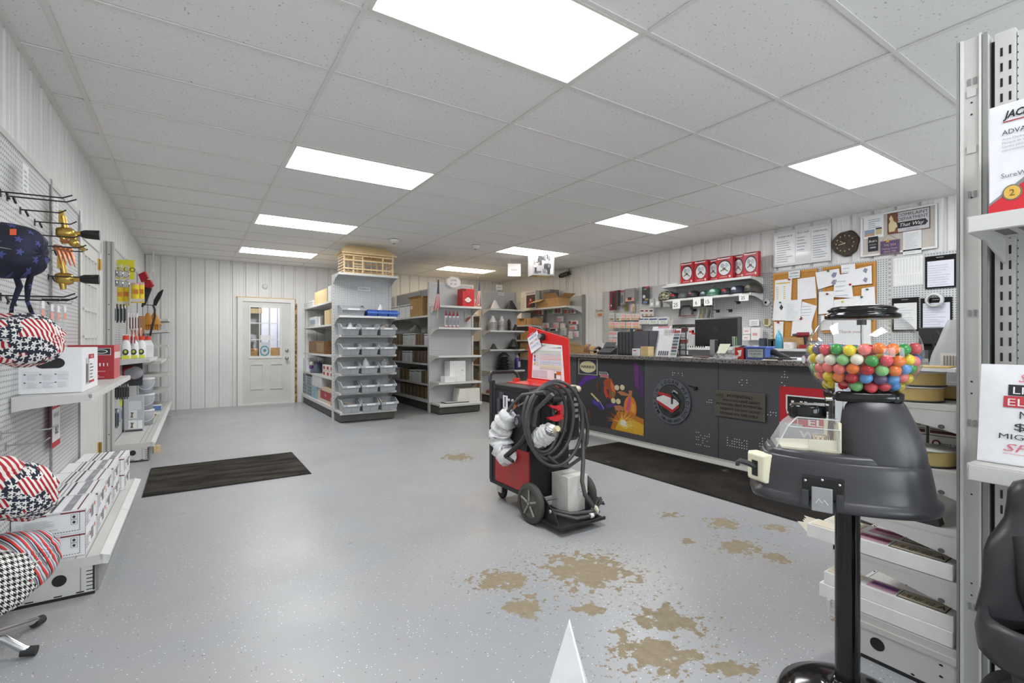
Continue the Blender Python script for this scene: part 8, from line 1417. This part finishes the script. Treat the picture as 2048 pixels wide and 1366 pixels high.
b = MB(); b.box(2.2, .557, .14, 3.42, .96, .168, 'fix'); b.build('deck', r, True); b = MB(); b.box(2.195, .955, .115, 3.42, .968, .17, 'rail'); b.build('deck_rail', r, True); b = MB(); b.box(2.198, .557, .012, 2.21, .92, .125, 'fix'); b.box(2.194, .557, .118, 2.206, .955, .14, 'fix'); b.box(2.197, .557, 0, 2.2, .92, .014, 'black'); ep = b.build('end_panel', r, True)
b = MB(); b.disc((2.198, .79, .075), NX, 0, 0, .024, .024, 'black', .001)
for y, z in ((.60, .10), (.60, .06), (.68, .022), (.86, .022), (.59, .03)): b.disc((2.198, y, z), NX, 0, 0, .006, .004, 'black', .001, 12)
b.build('end_hole', ep, True); b = MB(); b.box(2.21, .90, .012, 3.42, .915, .12, 'fixdark'); b.build('kick_plate', r, True)
# spools and cartons
def spool(lab, px, py, Y, z, rad=.085, wd=.055, c='#c4a868', green=False, X=None):
    p = onZ(px, py, z) if X is None else V((X, Y, z)); r = thing('wire_spool', lab, 'wire spool', (p.x, p.y, z), 0, 'wire spools'); b = MB(); b.lathe([(0, 0), (rad, 0), (rad, .004), (rad*.96, .005)], (0, 0, 0), '#3a3a38', 36); b.lathe([(rad*.96, wd-.005), (rad, wd-.004), (rad, wd), (0, wd)], (0, 0, 0), '#cfcfcb', 36); b.build('flange', r); b = MB(); b.lathe([(rad*.95, .005), (rad*.95, wd-.005)], (0, 0, 0), c, 36); b.build('wire_winding', r)
    if green: b = MB(); b.lathe([(rad*.955, .006), (rad*.955, wd-.006)], (0, 0, 0), c, 36); b = MB(); b.text('ER70S', (-rad*.98, 0, .02), (V((0, 0, 1)), V((0, 1, 0)), V((-1, 0, 0))), 0, -.006, .014, '#5a9a4c', e=.002); b.build('print', r)
    return r
k = 0
for (x, y, z, lb) in ((2.31, .705, 1.012, 'bottom spool of the near stack on the upper near shelf'), (2.315, .70, 1.069, 'middle spool of the near stack on the upper near shelf'), (2.42, .83, 1.012, 'bottom spool of the far stack on the upper near shelf'), (2.42, .83, 1.069, 'top spool of the far stack on the upper near shelf'), (2.50, .66, 1.012, 'spool tucked behind the near stack on the upper near shelf'), (2.62, .64, 1.012, 'farthest spool on the upper near shelf')): spool(lb, 0, 0, y, z, X=x)
spool('spool with green print on the second near shelf', 0, 0, .665, .782, .085, .06, '#c9b476', True, X=2.30); spool('tan spool half hidden behind the gumball tower', 0, 0, .875, .782, .07, .06, '#b79a66', X=2.33)
b = MB(); b.box(-.1, -.12, 0, .1, .12, .012, 'paper'); b.box(-.09, -.1, .012, .1, .1, .016, '#c9a85a'); solo('pad', 'white card lying on the near spool stack', 'card', b, (2.32, .70, 1.127), .1); b = MB(); b.box(-.05, -.03, 0, .05, .05, .09, 'plasticfilm'); solo('clear_box', 'small clear box beside the gumball collar on the upper near shelf', 'box', b, (2.26, .90, 1.012))
for i, (y0_, y1_, z, lb) in enumerate(((.575, .72, .782, 'lower near carton lettered BEST WELDS'), (.575, .72, .858, 'upper near carton lettered BEST WELDS'), (.73, .88, .782, 'lower far carton lettered BEST WELDS'), (.73, .88, .858, 'upper far carton lettered BEST WELDS'))):
    r = thing('electrode_carton', lb, 'carton', (2.50, (y0_+y1_)/2, z), 0, 'BEST WELDS cartons'); w = y1_-y0_; b = MB(); b.box(0, -w/2, 0, .25, w/2, .073, '#e0dfdb'); b.build('box', r); b = MB(); o = (0, 0, 0); b.text('BEST WELDS', o, NX, w*.08, .034, .014, '#2a2a2c', w=w*.62); b.decal(o, NX, -w*.48, .008, w*.96, .012, '#5a2028'); b.decal(o, NX, -w*.48, .0225, w*.96, .003, '#5a2028'); b.disc(o, NX, -w*.34, .045, .014, .014, '#6a1e28', .002); b.disc(o, NX, -w*.34, .045, .008, .008, '#e0dfdb', .003); b.build('print', r)
def longbox(lab, x0, z, y1, torn=False, h=.055, ph='#8a3a5a'):
    r = thing('rod_carton', lab, 'carton', (x0, .60, z), 0, 'long white rod cartons'); Lg = y1-.60; b = MB(); b.box(0, -.03, 0, .095, Lg, h, '#efeeea'); b.build('box', r, bevel=.002); b = MB(); o = (0, 0, h); fr = (V((0, -1, 0)), V((1, 0, 0)), V((0, 0, 1)))
    b.decal(o, fr, -Lg*.98, .01, Lg*.30, .075, '#e8dcc4'); b.decal(o, fr, -Lg*.62, .015, Lg*.24, .07, '#d8a8c0'); b.decal(o, fr, -Lg*.60, .045, Lg*.22, .028, ph, .002); b.decal(o, fr, -Lg*.36, .01, Lg*.38, .078, '#3c3a30'); b.decal(o, fr, -Lg*.35, .014, Lg*.36, .070, '#d8cfb4', .002)
    for k, (t, c_) in enumerate((('1/8', '#8a2a34'), ('REV', '#3a3a38'), ('10 LB', '#8a2a34'), ('A', '#3a3a38'))): b.text(t, o, fr, -Lg*(.30-.09*k), .028, .034, c_, e=.003, w=Lg*.065)
    b.build('print', r)
    if torn:
        b = MB(); q = random.Random(3)
        for k in range(7): y_ = Lg-.01+q.uniform(0, .03); b.add([(.0+k*.013, Lg-.01, h*.3*q.random()), (.02+k*.013, Lg-.01, h), (.012+k*.013+q.uniform(-.01, .01), Lg+q.uniform(.02, .06), h*.8+q.uniform(-.02, .02))], [(0, 1, 2)], '#efe8d4')
        b.build('torn_flap', r, solid=.002)
longbox('torn long white carton, nearest on the fourth near shelf', 2.205, .402, 1.05, True); longbox('long white carton behind the torn one on the fourth near shelf', 2.31, .402, 1.03, False); longbox('long white carton with purple print, lower on the near deck', 2.205, .170, 1.0, False, .055, '#7a4a90'); longbox('long white carton with purple print, upper on the near deck', 2.21, .226, .985, False, .05, '#7a4a90')
b = MB(); b.loft([[(.0, -.05, 0), (.05, -.05, 0), (.05, .06, 0), (.0, .06, 0)], [(.0, -.04, .05), (.04, -.04, .05), (.04, .03, .06), (.0, .03, .06)]], '#2c2d2f', False); b.tube([(.02, .06, .02), (.02, .10, .05), (.02, .12, .03)], .012, '#2c2d2f', 8); solo('bracket_part', 'dark plastic part lying on the third near shelf', 'part', b, (2.22, .66, .577))
# hanging bag
r = thing('plastic_bag', 'cloudy white bag hanging beside the tall upright', 'bag', (2.50, .64, 1.19)); b = MB(); q = random.Random(9); rings = []
for k in range(12): f = k/11; w = .02+.058*sin(min(1, f*1.25)*pi/2)*(1-.25*max(0, f-.8)/.2); rings.append([(w*(.55+.12*sin(3*j+f*5))*cos(2*pi*j/16), w*(1+.08*sin(2*j+f*7))*sin(2*pi*j/16), .13-.26*f) for j in range(16)])
b.loft(rings, 'milky', True); b.build('bag', r); b = MB(); b.box(-.055, -.03, -.06, -.05, .03, .0, '#dcdcdc'); 
for k in range(5): b.box(-.057, -.02+k*.009, -.05, -.055, -.016+k*.009, -.01, '#8a8a8a')
b.build('label', r)
# shelving facing the viewpoint at the right edge
r = thing('pegboard_shelving', 'pegboard shelving at the right edge holding the helmet carton and price sign', 'shelving', (2.24, -.1, 0)); b = MB(); b.box(2.236, -.9, .1, 2.25, .418, 2.24, 'pegnear'); b.build('back_panel', r, True)
b = MB(); b.box(2.222, .420, 0, 2.26, .468, 2.25, 'fix')
for k in range(42):
    for y in (.432, .452): b.box(2.2212, y-.003, .12+k*.05, 2.2222, y+.003, .148+k*.05, 'black')
b.build('upright', r, True); b = MB(); b.box(2.25, .468, 0, 2.27, .482, 2.24, 'black'); b.build('gap_shade', r, True)  # black strip stands in for the shade in the gap
for z, X in ((1.59, 1.862), (.885, 1.862)):
    s_ = shelf(r, face('-x', 2.222, -.18), 1.26, 2.222-X, z, lip=.045, bh=.10); b = MB()
    for k in range(14): b.box(X+.03, .40-k*.05, z-.0195, 2.15, .43-k*.05, z-.0185, '#6a6a6a')
    b.build('perforation', s_, True)
r = thing('helmet_box', 'white and red boxed helmet on the upper right edge shelf', 'carton', (1.91, .26, 1.592)); b = MB(); b.box(0, -.19, 0, .24, .155, .31, '#e9e9ee:.3'); b.build('box', r, bevel=.003); b = MB(); o = (0, 0, 0); y0_ = -.155
b.poly(o, NX, [(y0_, .0), (.19, .0), (.19, .20), (y0_+.10, .12), (y0_, .035)], '#8a8c90', .0012); b.poly(o, NX, [(y0_, .0), (.19, .0), (.19, .18), (y0_+.10, .105), (y0_, .028)], '#cc2a34', .0018); b.disc(o, NX, y0_+.048, .058, .020, .022, '#7a7468', .0025); b.disc(o, NX, y0_+.048, .058, .0165, .0185, '#d8b050', .003); b.text('2', o, NX, y0_+.048, .049, .018, '#6a5a30', e=.004)
b.text('JACKSON', o, NX, y0_+.030, .268, .020, '#222226', 'l', shear=.3, bold=.03, w=.10); b.decal(o, NX, y0_+.030, .257, .11, .003, '#a02a30', .002); b.text('ADVANTAGE', o, NX, y0_+.028, .222, .014, '#3a3a40', 'l', w=.105)
for k in range(4): b.text(['Auto Darkening Welding', 'Masque de soudeur', 'Careta para soldar', 'oscurecimiento auto'][k], o, NX, y0_+.028, .207-.0105*k, .0065, '#a0a0a6', 'l')
b.text('SureWerx', o, NX, y0_+.026, .102, .013, '#6a6c70', 'l'); b.build('print', r)
r = thing('price_sign', 'white acrylic SPECIAL price sign on the lower right edge shelf', 'sign', (1.93, .30, .887)); tl = .16; fr = (V((0, -1, 0)), V((sin(tl), 0, cos(tl))), V((-cos(tl), 0, sin(tl)))); o = (0, 0, 0); b = MB(); b.decal(o, fr, -.145, 0, .29, .285, '#eeeef2:.15', 0); b.build('sheet', r, solid=.004); b = MB(); pk2 = '#d87a88'
b.text('SPECIAL', o, fr, .0, .235, .024, pk2, shear=.3, w=.13); b.decal(o, fr, -.085, .196, .17, .031, '#2e2e32', .002); b.text('LINCOLN', o, fr, 0, .201, .021, '#f0f0f0', w=.15); b.decal(o, fr, -.094, .162, .19, .032, '#c8404c', .002); b.text('ELECTRIC', o, fr, 0, .167, .021, '#f4e8e8', w=.17); b.text('MIG PRO', o, fr, .0, .132, .021, '#3a3a3e', w=.12); b.text('$1,999', o, fr, .0, .098, .021, '#3a3a3e', w=.14); b.text('MIG/TIG/STICK', o, fr, 0, .072, .015, '#3a3a3e', w=.20); b.text('SPECIAL', o, fr, 0, .038, .022, pk2, shear=.3, w=.18); b.decal(o, fr, -.09, .030, .18, .0012, pk2, .002); b.build('lettering', r); b = MB(); b.box(.0, -.145, 0, .07, .145, .004, 'glass'); b.build('foot', r)
# black moulded caddy
r = thing('tool_caddy', 'black moulded plastic floor caddy at the lower right corner', 'caddy', (1.724, .232, 0), -YAW); cx = .0
def er(rx, ry, z, cx=0., cy=0., n=32): return [(cx+rx*cos(2*pi*k/n), cy+ry*sin(2*pi*k/n), z) for k in range(n)]
b = MB(); b.loft([er(.17, .12, .47), er(.185, .13, .485), er(.19, .135, .53), er(.185, .13, .56), er(.175, .122, .575), er(.166, .112, .572), er(.158, .104, .50), er(.15, .10, .47)], 'darkmould', True, False); b.build('upper_ring', r); b = MB(); b.loft([er(.158, .104, .50), er(.001, .001, .498)], '#141414', False, False); b.build('cup_floor', r)
b = MB(); b.loft([er(.18, .125, .26), er(.19, .13, .28), er(.19, .13, .36), er(.175, .12, .39), er(.15, .1, .38)], 'darkmould'); b.build('lower_ring', r)
for x, y in ((-.13, -.03), (.0, .09), (.12, -.02), (-.02, -.09)): b = MB(); b.tube([(x, y, .36), (x*.95, y*.95, .42), (x, y, .49)], [.034, .028, .036], 'darkmould', 14); b.build('pillar', r)
b = MB(); b.loft([er(.135, .05, .552, 0, .09), er(.118, .052, .607, 0, .09), er(.114, .052, .66, 0, .09), er(.111, .052, .70, 0, .09), er(.098, .05, .73, 0, .09), er(.078, .046, .755, 0, .09), er(.055, .042, .784, 0, .09), er(.049, .04, .82, 0, .09), er(.047, .038, .853, 0, .09), er(.035, .03, .875, 0, .09), er(.01, .01, .886, 0, .09)], 'darkmould'); b.build('back_rest', r)
for x in (-.055, .035): b = MB(); b.tube([(x, .045, .575), (x, .042, .63), (x, .044, .72), (x, .06, .755)], [.008, .024, .026, .018], '#242426', 14); b.build('flute', r)
b = MB(); b.loft([er(.13, .09, 0), er(.15, .10, .02), er(.14, .095, .27)], 'darkmould'); b.build('floor_base', r)
# white A-shaped stand
tip = onT(1137, 1243, .95); r = thing('sign_stand', 'white A shaped stand at the bottom edge, only its tip in view', 'stand', (tip.x, tip.y, 0), -YAW-.35); hz = tip.z; b = MB(); k1, k2 = .30, .27; ym = .12
for pts in ([(0, hz), (-k1*hz, 0), (-k1*hz+.075, 0), (-.002, hz-ym)], [(0, hz), (-.002, hz-ym), (k2*hz-.06, 0), (k2*hz, 0)]):
    vs = [(p[0], 0, p[1]) for p in pts]+[(p[0], .010, p[1]) for p in pts]; b.add(vs, [(0, 1, 2, 3), (7, 6, 5, 4), (0, 4, 5, 1), (1, 5, 6, 2), (2, 6, 7, 3), (3, 7, 4, 0)], '#f6f6f6:.35')
b.build('front_frame', r); b = MB(); b.quad((0, .010, hz-.01), (0, .012, hz-.01), (.1, .30, 0), (-.1, .30, 0), '#d4d4d6'); b.build('rear_leg', r, solid=.008)
